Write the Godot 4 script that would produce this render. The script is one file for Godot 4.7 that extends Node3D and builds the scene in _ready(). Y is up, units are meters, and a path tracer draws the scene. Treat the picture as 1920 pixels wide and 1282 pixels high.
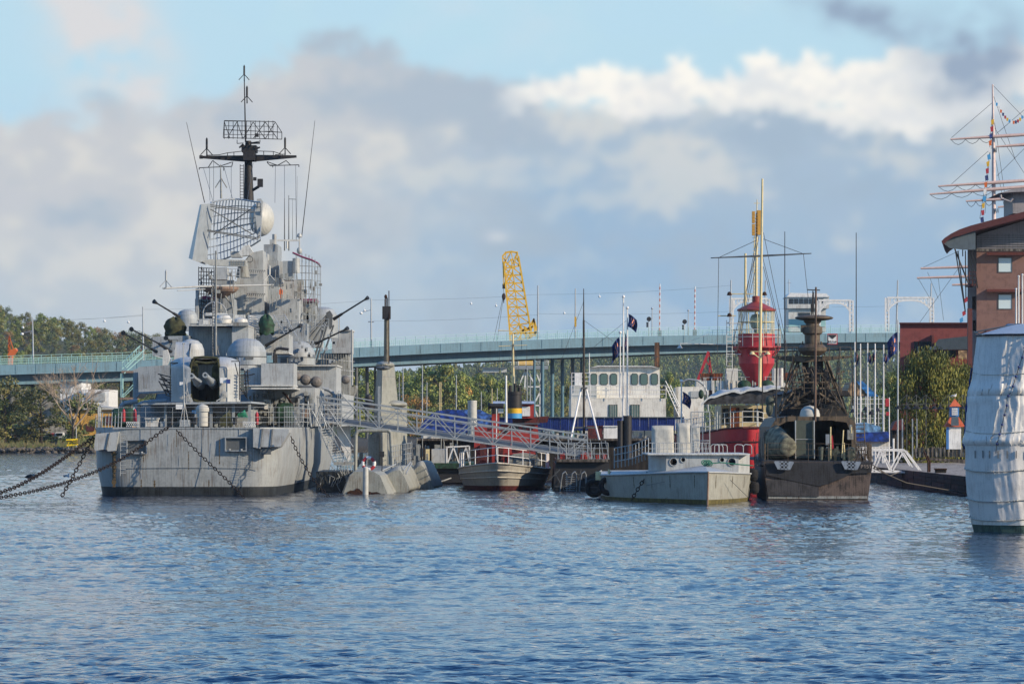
extends Node3D

# The photograph's lens: focal length and horizon in pixels of a 1920 x 1282 picture, eye height in metres.
const F := 7260.0
const HOR := 796.0
const EYE := 4.06
var tilt := atan((HOR - 641.0) / F)
var M := {}
var T := {}
var rng := RandomNumberGenerator.new()
var used := {}

# ---------------------------------------------------------------- mesh collecting
class Mb:
	var v := PackedVector3Array()
	var n := PackedVector3Array()
	var c := PackedColorArray()
	var uv := PackedVector2Array()
	var col := Color(1, 1, 1)
	var colored := false

	func tri(a: Vector3, b: Vector3, d: Vector3, na: Vector3, nb: Vector3, nd: Vector3) -> void:
		if (b - a).cross(d - a).dot(na + nb + nd) > 0.0:
			v.append(a); v.append(d); v.append(b)
			n.append(na); n.append(nd); n.append(nb)
		else:
			v.append(a); v.append(b); v.append(d)
			n.append(na); n.append(nb); n.append(nd)
		if colored:
			c.append(col); c.append(col); c.append(col)

	func quad(a: Vector3, b: Vector3, d: Vector3, e: Vector3, out := Vector3.ZERO) -> void:
		var nn := (b - a).cross(d - a)
		if nn.length_squared() < 1e-14:
			nn = (d - a).cross(e - a)
		nn = nn.normalized()
		if nn.dot(out) < 0.0:
			nn = -nn
		tri(a, b, d, nn, nn, nn)
		tri(a, d, e, nn, nn, nn)

	# eight corners: four below, four above, in the same order
	func hexa(p: Array) -> void:
		var m := Vector3.ZERO
		for q in p:
			m += q
		m /= 8.0
		for f in [[0, 1, 2, 3], [4, 5, 6, 7], [0, 1, 5, 4], [1, 2, 6, 5], [2, 3, 7, 6], [3, 0, 4, 7]]:
			var mid: Vector3 = (p[f[0]] + p[f[1]] + p[f[2]] + p[f[3]]) / 4.0
			quad(p[f[0]], p[f[1]], p[f[2]], p[f[3]], mid - m)

	func box(at: Vector3, s: Vector3, b := Basis.IDENTITY) -> void:
		var h := s / 2.0
		var p := []
		for y in [-1, 1]:
			for xz in [[-1, -1], [1, -1], [1, 1], [-1, 1]]:
				p.append(at + b * Vector3(h.x * xz[0], h.y * y, h.z * xz[1]))
		hexa(p)

	# a beam of width w and height h from a to b
	func bar(a: Vector3, b: Vector3, w: float, h := -1.0) -> void:
		if h < 0.0:
			h = w
		var d := (b - a)
		var l := d.length()
		if l < 1e-5:
			return
		d /= l
		var up := Vector3.UP if absf(d.y) < 0.95 else Vector3.BACK
		var x := d.cross(up).normalized()
		var y := x.cross(d).normalized()
		box((a + b) / 2.0, Vector3(w, h, l), Basis(x, y, -d))

	func tube(a: Vector3, b: Vector3, r0: float, r1 := -1.0, k := 8, caps := true) -> void:
		if r1 < 0.0:
			r1 = r0
		var d := (b - a).normalized()
		var up := Vector3.UP if absf(d.y) < 0.95 else Vector3.BACK
		var x := d.cross(up).normalized()
		var y := x.cross(d).normalized()
		for i in k:
			var e0 := x * cos(TAU * i / k) + y * sin(TAU * i / k)
			var e1 := x * cos(TAU * (i + 1) / k) + y * sin(TAU * (i + 1) / k)
			var a0 := a + e0 * r0
			var a1 := a + e1 * r0
			var b0 := b + e0 * r1
			var b1 := b + e1 * r1
			if r0 > 0.0:
				tri(a0, a1, b1, e0, e1, e1)
			if r1 > 0.0:
				tri(a0, b1, b0, e0, e1, e0)
			if caps:
				if r0 > 0.0:
					tri(a, a0, a1, -d, -d, -d)
				if r1 > 0.0:
					tri(b, b0, b1, d, d, d)

	func path(p: Array, r: float, k := 6) -> void:
		for i in p.size() - 1:
			tube(p[i], p[i + 1], r, r, k, true)

	# profile: [[radius, distance along axis], ...]
	func lathe(o: Vector3, axis: Vector3, prof: Array, k := 16, from := 0.0, to := TAU) -> void:
		var d := axis.normalized()
		var up := Vector3.UP if absf(d.y) < 0.95 else Vector3.BACK
		var x := d.cross(up).normalized()
		var y := x.cross(d).normalized()
		for j in prof.size() - 1:
			var r0: float = prof[j][0]
			var h0: float = prof[j][1]
			var r1: float = prof[j + 1][0]
			var h1: float = prof[j + 1][1]
			var sl := Vector2(h1 - h0, -(r1 - r0)).normalized()
			for i in k:
				var t0 := from + (to - from) * i / k
				var t1 := from + (to - from) * (i + 1) / k
				var e0 := x * cos(t0) + y * sin(t0)
				var e1 := x * cos(t1) + y * sin(t1)
				var n0 := e0 * sl.x + d * sl.y
				var n1 := e1 * sl.x + d * sl.y
				var a0 := o + e0 * r0 + d * h0
				var a1 := o + e1 * r0 + d * h0
				var b0 := o + e0 * r1 + d * h1
				var b1 := o + e1 * r1 + d * h1
				if r0 > 1e-5:
					tri(a0, a1, b1, n0, n1, n1)
				if r1 > 1e-5:
					tri(a0, b1, b0, n0, n1, n0)

	func ball(o: Vector3, r: Vector3, k := 16, j := 10) -> void:
		for q in j:
			var p0 := -PI / 2 + PI * q / j
			var p1 := -PI / 2 + PI * (q + 1) / j
			for i in k:
				var e := []
				for t in [[i, p0], [i + 1, p0], [i + 1, p1], [i, p1]]:
					e.append(Vector3(cos(TAU * t[0] / k) * cos(t[1]), sin(t[1]), sin(TAU * t[0] / k) * cos(t[1])))
				var nn := []
				for u in e:
					nn.append((u / r).normalized())
				if q > 0:
					tri(o + e[0] * r, o + e[1] * r, o + e[2] * r, nn[0], nn[1], nn[2])
				if q < j - 1:
					tri(o + e[0] * r, o + e[2] * r, o + e[3] * r, nn[0], nn[2], nn[3])

	func ring(o: Vector3, axis: Vector3, rad: float, r: float, k := 16, m := 8, from := 0.0, to := TAU) -> void:
		var d := axis.normalized()
		var up := Vector3.UP if absf(d.y) < 0.95 else Vector3.BACK
		var x := d.cross(up).normalized()
		var y := x.cross(d).normalized()
		for i in k:
			for j in m:
				var q := []
				var w := []
				for s in [[i, j], [i + 1, j], [i + 1, j + 1], [i, j + 1]]:
					var t: float = from + (to - from) * s[0] / k
					var e := x * cos(t) + y * sin(t)
					var nn: Vector3 = e * cos(TAU * s[1] / m) + d * sin(TAU * s[1] / m)
					q.append(o + e * rad + nn * r)
					w.append(nn)
				tri(q[0], q[1], q[2], w[0], w[1], w[2])
				tri(q[0], q[2], q[3], w[0], w[2], w[3])

	# a flat outline pushed along a vector
	func ext(p: Array, push: Vector3) -> void:
		var m := Vector3.ZERO
		for q in p:
			m += q
		m /= p.size()
		var nn := Vector3.ZERO
		for i in p.size():
			nn += (p[i] - m).cross(p[(i + 1) % p.size()] - m)
		nn = nn.normalized()
		var x: Vector3 = (p[1] - p[0]).normalized()
		var y := nn.cross(x)
		var flat := PackedVector2Array()
		for q in p:
			flat.append(Vector2((q - p[0]).dot(x), (q - p[0]).dot(y)))
		var ix := Geometry2D.triangulate_polygon(flat)
		var o := -push.normalized()
		for i in range(0, ix.size(), 3):
			tri(p[ix[i]], p[ix[i + 1]], p[ix[i + 2]], o, o, o)
			tri(p[ix[i]] + push, p[ix[i + 1]] + push, p[ix[i + 2]] + push, -o, -o, -o)
		var turn := 1.0 if nn.dot(push) > 0.0 else -1.0
		for i in p.size():
			var a: Vector3 = p[i]
			var b: Vector3 = p[(i + 1) % p.size()]
			quad(a, b, b + push, a + push, (b - a).cross(push) * turn)

	# rings of equal length joined into a skin; smooth across and along
	func loft(rows: Array, closed := false, flip := false) -> void:
		var k: int = rows[0].size()
		var nr := rows.size()
		var norm := []
		for i in nr:
			var line := PackedVector3Array()
			for j in k:
				var j0 := (j - 1 + k) % k if closed else maxi(j - 1, 0)
				var j1 := (j + 1) % k if closed else mini(j + 1, k - 1)
				var du: Vector3 = rows[i][j1] - rows[i][j0]
				var dv: Vector3 = rows[mini(i + 1, nr - 1)][j] - rows[maxi(i - 1, 0)][j]
				var nn := du.cross(dv).normalized()
				line.append(-nn if flip else nn)
			norm.append(line)
		for i in nr - 1:
			for j in (k if closed else k - 1):
				var jj := (j + 1) % k
				tri(rows[i][j], rows[i][jj], rows[i + 1][jj], norm[i][j], norm[i][jj], norm[i + 1][jj])
				tri(rows[i][j], rows[i + 1][jj], rows[i + 1][j], norm[i][j], norm[i + 1][jj], norm[i + 1][j])

	# every square of the grid flat, for plating with hard edges
	func skin(rows: Array, inside: Vector3) -> void:
		for i in rows.size() - 1:
			for j in rows[i].size() - 1:
				var m: Vector3 = (rows[i][j] + rows[i + 1][j + 1]) / 2.0
				quad(rows[i][j], rows[i][j + 1], rows[i + 1][j + 1], rows[i + 1][j], m - inside)

	func count() -> int:
		return v.size()

	func mesh(shift: Vector3) -> ArrayMesh:
		var q := PackedVector3Array(v)
		if shift != Vector3.ZERO:
			for i in q.size():
				q[i] -= shift
		var a := []
		a.resize(Mesh.ARRAY_MAX)
		a[Mesh.ARRAY_VERTEX] = q
		a[Mesh.ARRAY_NORMAL] = n
		if colored:
			a[Mesh.ARRAY_COLOR] = c
		if uv.size() == q.size() and uv.size() > 0:
			a[Mesh.ARRAY_TEX_UV] = uv
		var m := ArrayMesh.new()
		m.add_surface_from_arrays(Mesh.PRIMITIVE_TRIANGLES, a)
		return m


func mb() -> Mb:
	return Mb.new()


# a point of the place: where the line of sight through a pixel of the photograph is d metres away
func W(px: float, py: float, d: float) -> Vector3:
	var u := (px - 960.0) / F
	var w := -(py - 641.0) / F
	var y := w * cos(tilt) + sin(tilt)
	var z := cos(tilt) - w * sin(tilt)
	return Vector3(u * d / z, EYE + y * d / z, -d)


# metres covered by one pixel at distance d
func px(d: float) -> float:
	return d / F


# a block with its front filling a rectangle of the picture at distance d, and its own depth
func pbox(b: Mb, x0: float, y0: float, x1: float, y1: float, d: float, deep: float) -> void:
	var p := W(x0, y1, d)
	var q := W(x1, y0, d)
	b.box(Vector3((p.x + q.x) / 2, (p.y + q.y) / 2, -d - deep / 2), Vector3(absf(q.x - p.x), absf(q.y - p.y), deep))


func ptube(b: Mb, x0: float, y0: float, d0: float, x1: float, y1: float, d1: float, r0: float, r1 := -1.0, k := 8) -> void:
	b.tube(W(x0, y0, d0), W(x1, y1, d1), r0 * px(d0), (r0 if r1 < 0 else r1) * px(d1), k)


func pbar(b: Mb, x0: float, y0: float, d0: float, x1: float, y1: float, d1: float, w: float) -> void:
	b.bar(W(x0, y0, d0), W(x1, y1, d1), w * px(d0))


# an outline of the picture at distance d with its own thickness
func pext(b: Mb, pts: Array, d: float, deep: float) -> void:
	var p := []
	for i in range(0, pts.size(), 2):
		p.append(W(pts[i], pts[i + 1], d))
	b.ext(p, Vector3(0, 0, -deep))


# the same, pushed back along a direction of its own (walls that do not run straight away from the camera)
func pextv(b: Mb, pts: Array, d: float, push: Vector3) -> void:
	var p := []
	for i in range(0, pts.size(), 2):
		p.append(W(pts[i], pts[i + 1], d))
	b.ext(p, push)


func pboxv(b: Mb, x0: float, y0: float, x1: float, y1: float, d: float, push: Vector3) -> void:
	pextv(b, [x0, y0, x1, y0, x1, y1, x0, y1], d, push)


func rail(b: Mb, p: Array, high: float, wires: int, step: float, r := 0.02) -> void:
	for i in p.size() - 1:
		var a: Vector3 = p[i]
		var e: Vector3 = p[i + 1]
		var k := maxi(1, int(round(a.distance_to(e) / step)))
		for j in k + 1:
			if j == 0 and i > 0:
				continue
			var q := a.lerp(e, float(j) / k)
			b.tube(q, q + Vector3(0, high, 0), r * 1.2, r * 1.2, 5)
		for w in wires:
			var h := Vector3(0, high * (w + 1) / wires, 0)
			b.tube(a + h, e + h, r, r, 5)


func ladder(b: Mb, a: Vector3, e: Vector3, wide: Vector3, step: float, r := 0.02) -> void:
	b.tube(a - wide / 2, e - wide / 2, r, r, 5)
	b.tube(a + wide / 2, e + wide / 2, r, r, 5)
	var k := int(a.distance_to(e) / step)
	for i in k:
		var q := a.lerp(e, (i + 0.5) / k)
		b.tube(q - wide / 2, q + wide / 2, r * 0.8, r * 0.8, 5)


# ---------------------------------------------------------------- naming
func numbered(called: String) -> String:
	var k: int = used.get(called, 0)
	used[called] = k + 1
	return called if k == 0 else "%s_%03d" % [called, k]


func thing(called: String, label: String, category: String, at := Vector3.ZERO, group := "") -> Node3D:
	var o := Node3D.new()
	o.name = numbered(called)
	add_child(o)
	o.position = at
	o.set_meta("label", label)
	o.set_meta("category", category)
	if group != "":
		o.set_meta("group", group)
	return o


func base_of(o: Node) -> Vector3:
	var p := Vector3.ZERO
	while o != self and o is Node3D:
		p += (o as Node3D).position
		o = o.get_parent()
	return p


# one named mesh; the collected corners are places in the world
func obj(called: String, b: Mb, m: Material, parent: Node = self) -> MeshInstance3D:
	var o := MeshInstance3D.new()
	o.mesh = b.mesh(base_of(parent))
	o.material_override = m
	if parent == self:
		o.name = numbered(called)
		add_child(o)
	else:
		o.name = called
		parent.add_child(o, true)
	return o


func tag(o: Node, label: String, category: String, group := "") -> Node:
	o.set_meta("label", label)
	o.set_meta("category", category)
	if group != "":
		o.set_meta("group", group)
	return o


func struct(called: String, b: Mb, m: Material) -> MeshInstance3D:
	var o := obj(called, b, m)
	o.set_meta("kind", "structure")
	return o


func dup(src: Node3D, at: Vector3, label := "", group := "") -> Node3D:
	var r: Node3D = src.duplicate()
	var stem := String(src.name)
	if stem.length() > 4 and stem[stem.length() - 4] == "_" and stem.right(3).is_valid_int():
		stem = stem.left(stem.length() - 4)
	r.name = numbered(stem)
	add_child(r)
	r.position = at
	if label != "":
		r.set_meta("label", label)
	if group != "":
		r.set_meta("group", group)
	return r


# ---------------------------------------------------------------- materials
func noise(seed_: int, freq: float, oct := 4, kind := FastNoiseLite.TYPE_SIMPLEX_SMOOTH) -> FastNoiseLite:
	var f := FastNoiseLite.new()
	f.seed = seed_
	f.frequency = freq
	f.noise_type = kind
	f.fractal_type = FastNoiseLite.FRACTAL_FBM if oct > 1 else FastNoiseLite.FRACTAL_NONE
	f.fractal_octaves = oct
	return f


# worn paint: mottling, downward runs of dirt and a few rust runs; near 1 = the paint itself
func make_paint(seed_: int, mottle: float, run: float, rust: float, stain := Color(0.42, 0.24, 0.12)) -> ImageTexture:
	var s := 512
	var im := Image.create(s, s, false, Image.FORMAT_RGB8)
	var a := noise(seed_, 0.012, 5)
	var b := noise(seed_ + 1, 0.05, 3)
	var g := noise(seed_ + 2, 0.006, 3)
	for y in s:
		for x in s:
			var k := 1.0 + mottle * (a.get_noise_2d(x, y) * 0.9 + b.get_noise_2d(x * 1.7, y * 1.7) * 0.5)
			k -= run * maxf(0.0, b.get_noise_2d(x * 2.3 + 90, y * 0.10) + 0.1 + a.get_noise_2d(x, y * 0.4) * 0.4)
			var r := rust * smoothstep(0.33, 0.6, b.get_noise_2d(x * 3.1 + 400, y * 0.16 + 70) + g.get_noise_2d(x * 1.3 + 50, y) * 0.75)
			k = clampf(k, 0.0, 1.0) if k < 1.0 else minf(k, 1.0)
			var c := Color(k, k, k).lerp(stain, clampf(r, 0.0, 0.85))
			im.set_pixel(x, y, c)
	return ImageTexture.create_from_image(im)


func make_grain(seed_: int, fx: float, fy: float, deep: float) -> ImageTexture:
	var s := 256
	var im := Image.create(s, s, false, Image.FORMAT_RGB8)
	var a := noise(seed_, 0.03, 4)
	for y in s:
		for x in s:
			var k := clampf(1.0 - deep * 0.5 + deep * a.get_noise_2d(x * fx, y * fy), 0.0, 1.0)
			im.set_pixel(x, y, Color(k, k, k))
	return ImageTexture.create_from_image(im)


func mat(called: String, c: Color, rough := 0.6, metal := 0.0, tex: Texture2D = null, tile := 0.2, bump := 0.0) -> StandardMaterial3D:
	var m := StandardMaterial3D.new()
	m.resource_name = called
	m.albedo_color = c
	m.roughness = rough
	m.metallic = metal
	if tex:
		m.albedo_texture = tex
		m.uv1_triplanar = true
		m.uv1_world_triplanar = true
		m.uv1_scale = Vector3(tile, tile, tile)
		if bump > 0.0:
			m.heightmap_enabled = true
			m.heightmap_texture = tex
			m.heightmap_scale = bump
	M[called] = m
	return m


func hexc(s: String) -> Color:
	return Color(s)


func materials() -> void:
	T.paint = make_paint(3, 0.14, 0.18, 0.18)
	T.rusty = make_paint(11, 0.22, 0.3, 0.45)
	T.clean = make_paint(23, 0.12, 0.18, 0.0)
	T.hull = make_paint(37, 0.17, 0.2, 0.24)
	T.grain = make_grain(5, 1.0, 0.12, 0.6)
	T.cloth = make_grain(8, 0.6, 0.6, 0.5)
	T.rough = make_grain(15, 2.2, 2.2, 0.9)
	T.brick = make_paint(71, 0.2, 0.1, 0.0)
	T.grime = make_paint(51, 0.5, 0.6, 0.3, Color(0.3, 0.2, 0.12))
	mat("grey", Color("949b9e"), 0.55, 0.0, T.paint, 0.16)
	mat("grey_hull", Color("969b9b"), 0.5, 0.0, T.hull, 0.11, 1.6)
	mat("grey_worn", Color("8d908c"), 0.7, 0.0, T.rusty, 0.2)
	mat("grey_light", Color("a7abaa"), 0.5, 0.0, T.paint, 0.2)
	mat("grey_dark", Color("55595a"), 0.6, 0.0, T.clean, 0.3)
	mat("gunmetal", Color("2c2d2e"), 0.45, 0.3, T.clean, 0.5)
	mat("black", Color("1c1c1e"), 0.6, 0.0, T.clean, 0.3)
	mat("black_mast", Color("262424"), 0.65, 0.0, T.rusty, 0.25)
	mat("boottop", Color("2d3336"), 0.6, 0.0, T.grime, 0.2)
	mat("rust", Color("5d3a26"), 0.9, 0.2, T.rough, 0.8)
	mat("chain", Color("453630"), 0.8, 0.4, T.rough, 1.2)
	mat("radar", Color("a9b2b8"), 0.4, 0.35, T.clean, 0.2)
	mat("raft", Color("6d6862"), 0.6, 0.0, T.clean, 0.5)
	mat("cream_white", Color("b4b5ae"), 0.5, 0.0, T.clean, 0.3)
	mat("rust_paint", Color("8a7464"), 0.8, 0.0, T.rusty, 0.4)
	mat("rust_film", Color("8a7552"), 0.9, 0.0, T.rough, 1.1)
	mat("grey_sub", Color("909289"), 0.6, 0.0, T.hull, 0.16)
	mat("peri", Color("6e6a5e"), 0.5, 0.2, T.rusty, 0.3)
	mat("dark_wood", Color("2e2924"), 0.9, 0.0, T.grain, 0.4)
	mat("navy_panel", Color("26408a"), 0.6, 0.0, T.paint, 0.3)
	mat("blue_mid", Color("4a74c0"), 0.45, 0.0, T.cloth, 0.4)
	mat("blue_pale", Color("9fb4d6"), 0.6, 0.0, T.clean, 0.4)
	mat("white_hull", Color("aaa69a"), 0.45, 0.0, T.hull, 0.2)
	mat("gunboat", Color("9a9b91"), 0.5, 0.0, T.hull, 0.18, 1.2)
	mat("weed", Color("6a6234"), 0.9, 0.0, T.grime, 0.4)
	mat("rail_white", Color("b9bdb9"), 0.5, 0.0, T.clean, 0.2)
	mat("emblem", Color("c8886e"), 0.8)
	mat("green_rope", Color("2e6a58"), 0.9)
	var gg := mat("green_glass", Color("4f665d"), 0.06, 0.0)
	gg.metallic_specular = 0.7
	mat("canvas_house", Color("c9bd98"), 0.6, 0.0, T.paint, 0.3)
	mat("awning", Color("c4c6c2"), 0.8, 0.0, T.clean, 0.4)
	var ln := mat("lens", Color("6a7f74"), 0.08, 0.0)
	ln.metallic_specular = 0.8
	mat("roof_brick", Color("8f3a34"), 0.55, 0.0, T.clean, 0.4)
	mat("camo_dusk", Color("3b3a3c"), 0.7, 0.0, T.grime, 0.25)
	mat("grey_blue", Color("7f8a96"), 0.6, 0.0, T.clean, 0.4)
	mat("letter_grey", Color("7d746c"), 0.8)
	mat("hood_light", Color("8b8870"), 0.85, 0.0, T.cloth, 0.5)
	mat("pole_brown", Color("6b5140"), 0.6, 0.0, T.grain, 0.4)
	mat("paving", Color("9c948a"), 0.95, 0.0, T.grime, 0.12)
	mat("quay_wood", Color("4a3832"), 0.9, 0.0, T.grain, 0.5)
	mat("quay_wood2", Color("5c4038"), 0.9, 0.0, T.grain, 0.5)
	mat("board_pale", Color("a29a8c"), 0.9, 0.0, T.grain, 0.5)
	mat("board_grey", Color("7d7a76"), 0.9, 0.0, T.grain, 0.5)
	mat("blue_trim", Color("3f78b4"), 0.6)
	mat("tan", Color("b79a76"), 0.7, 0.0, T.cloth, 0.4)
	mat("blue_pale2", Color("7fb2dc"), 0.5, 0.0, T.cloth, 0.4)
	mat("window_pale", Color("c3d4d6"), 0.1, 0.0)
	mat("spar_pale", Color("d9c4bc"), 0.5, 0.0, T.clean, 0.3)
	mat("tarp_grey", Color("c8c7c3"), 0.6, 0.0, T.clean, 0.3)
	mat("green_boot", Color("3f5a50"), 0.8, 0.0, T.grime, 0.4)
	mat("tent", Color("8e9cac"), 0.6, 0.0, T.clean, 0.3)
	mat("white_ferry", Color("dad8ce"), 0.45, 0.0, T.paint, 0.16)
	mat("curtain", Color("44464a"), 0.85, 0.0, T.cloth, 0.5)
	mat("stripe", Color("c07a62"), 0.6)
	mat("olive", Color("4a4c2c"), 0.9, 0.0, T.cloth, 0.5)
	mat("green_tarp", Color("1e4a30"), 0.75, 0.0, T.cloth, 0.6)
	mat("green_bright", Color("14885c"), 0.7, 0.0, T.cloth, 0.6)
	mat("magenta", Color("7a2452"), 0.6)
	mat("white", Color("c9cac4"), 0.45, 0.0, T.paint, 0.16)
	mat("white_clean", Color("e2e2de"), 0.4, 0.0, T.clean, 0.2)
	mat("cream", Color("d9c896"), 0.5, 0.0, T.clean, 0.4)
	mat("red", Color("a82a34"), 0.5, 0.0, T.paint, 0.25)
	mat("red_dull", Color("98322a"), 0.5, 0.0, T.paint, 0.3)
	mat("red_dark", Color("5a1f1c"), 0.7, 0.0, T.grime, 0.3)
	mat("orange", Color("c8601e"), 0.6)
	mat("yellow", Color("d4a81c"), 0.5, 0.0, T.clean, 0.4)
	mat("yellow_sign", Color("f2cc0c"), 0.5)
	mat("crane", Color("e6b622"), 0.6, 0.0, T.paint, 0.25)
	mat("blue_band", Color("3f8fc0"), 0.5)
	mat("navy", Color("2b4486"), 0.8, 0.0, T.cloth, 0.5)
	mat("blue_tarp", Color("1f449c"), 0.45, 0.0, T.cloth, 0.4)
	mat("blue_light", Color("3f8ed8"), 0.45, 0.0, T.cloth, 0.4)
	mat("steel_blue", Color("4d7689"), 0.55, 0.0, T.paint, 0.05)
	mat("rail_green", Color("8fb8b4"), 0.5)
	mat("steel", Color("b4b8ba"), 0.4, 0.5, T.clean, 0.5)
	mat("galvanised", Color("9aa0a2"), 0.5, 0.3, T.clean, 0.6)
	mat("wood", Color("7a5436"), 0.75, 0.0, T.grain, 0.6)
	mat("teak", Color("8c4a24"), 0.5, 0.0, T.grain, 0.8)
	mat("spar", Color("c9aea4"), 0.6, 0.0, T.clean, 0.3)
	mat("old_wood", Color("6d655c"), 0.9, 0.0, T.grain, 0.5)
	mat("camo_brown", Color("5c4f47"), 0.7, 0.0, T.grime, 0.25)
	mat("camo_black", Color("25262a"), 0.7, 0.0, T.grime, 0.25)
	mat("camo_green", Color("434b43"), 0.75, 0.0, T.clean, 0.3)
	mat("camo_frame", Color("5f5241"), 0.6, 0.0, T.grime, 0.4)
	mat("rubber", Color("17171a"), 0.85, 0.0, T.rough, 0.8)
	mat("canvas", Color("b4b3aa"), 0.85, 0.0, T.clean, 0.5)
	mat("tarp_white", Color("d6d5d0"), 0.55, 0.0, T.clean, 0.25)
	mat("stone", Color("8d8578"), 0.95, 0.0, T.rough, 0.4)
	mat("concrete", Color("989488"), 0.9, 0.0, T.grime, 0.15)
	mat("brick", Color("8e6c60"), 0.9, 0.0, T.brick, 0.2)
	mat("brick_red", Color("8a4a46"), 0.9, 0.0, T.brick, 0.2)
	mat("cladding", Color("8d8a8c"), 0.6, 0.0, T.clean, 0.1)
	mat("roof_red", Color("5a2a26"), 0.7, 0.0, T.clean, 0.3)
	mat("roof_tile", Color("c25f3c"), 0.8, 0.0, T.brick, 0.6)
	mat("lead", Color("4d5a62"), 0.6, 0.0, T.clean, 0.3)
	mat("ochre", Color("c99a45"), 0.8, 0.0, T.clean, 0.1)
	mat("soil", Color("5c5138"), 0.95, 0.0, T.rough, 0.2)
	mat("grass", Color("5b6330"), 0.95, 0.0, T.rough, 0.3)
	mat("bark", Color("4a4036"), 0.95, 0.0, T.rough, 0.6)
	mat("skin", Color("c79a80"), 0.6)
	mat("rope", Color("4f4a42"), 0.95)
	mat("wire", Color("3c3c3e"), 0.6)
	var g := mat("glass", Color(0.05, 0.08, 0.1), 0.05)
	g.metallic_specular = 0.7
	var pane := StandardMaterial3D.new()
	pane.resource_name = "clear_glass"
	pane.albedo_color = Color(0.5, 0.7, 0.66, 0.12)
	pane.transparency = BaseMaterial3D.TRANSPARENCY_ALPHA
	pane.roughness = 0.04
	M.pane = pane
	var leaf := StandardMaterial3D.new()
	leaf.resource_name = "leaves"
	leaf.vertex_color_use_as_albedo = true
	leaf.roughness = 0.7
	leaf.backlight_enabled = true
	leaf.backlight = Color(0.35, 0.4, 0.2)
	leaf.cull_mode = BaseMaterial3D.CULL_DISABLED
	M.leaf = leaf
	var tint := StandardMaterial3D.new()
	tint.resource_name = "coloured_paint"
	tint.vertex_color_use_as_albedo = true
	tint.roughness = 0.7
	tint.cull_mode = BaseMaterial3D.CULL_DISABLED
	M.tint = tint


# ---------------------------------------------------------------- sky
var n_sky_a := noise(101, 1.0, 5)
var n_sky_b := noise(202, 1.0, 4)


func at_curve(p: Array, x: float) -> float:
	if x <= p[0]:
		return p[1]
	for i in range(2, p.size(), 2):
		if x <= p[i]:
			return lerpf(p[i - 1], p[i + 1], smoothstep(p[i - 2], p[i], x))
	return p[p.size() - 1]


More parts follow.
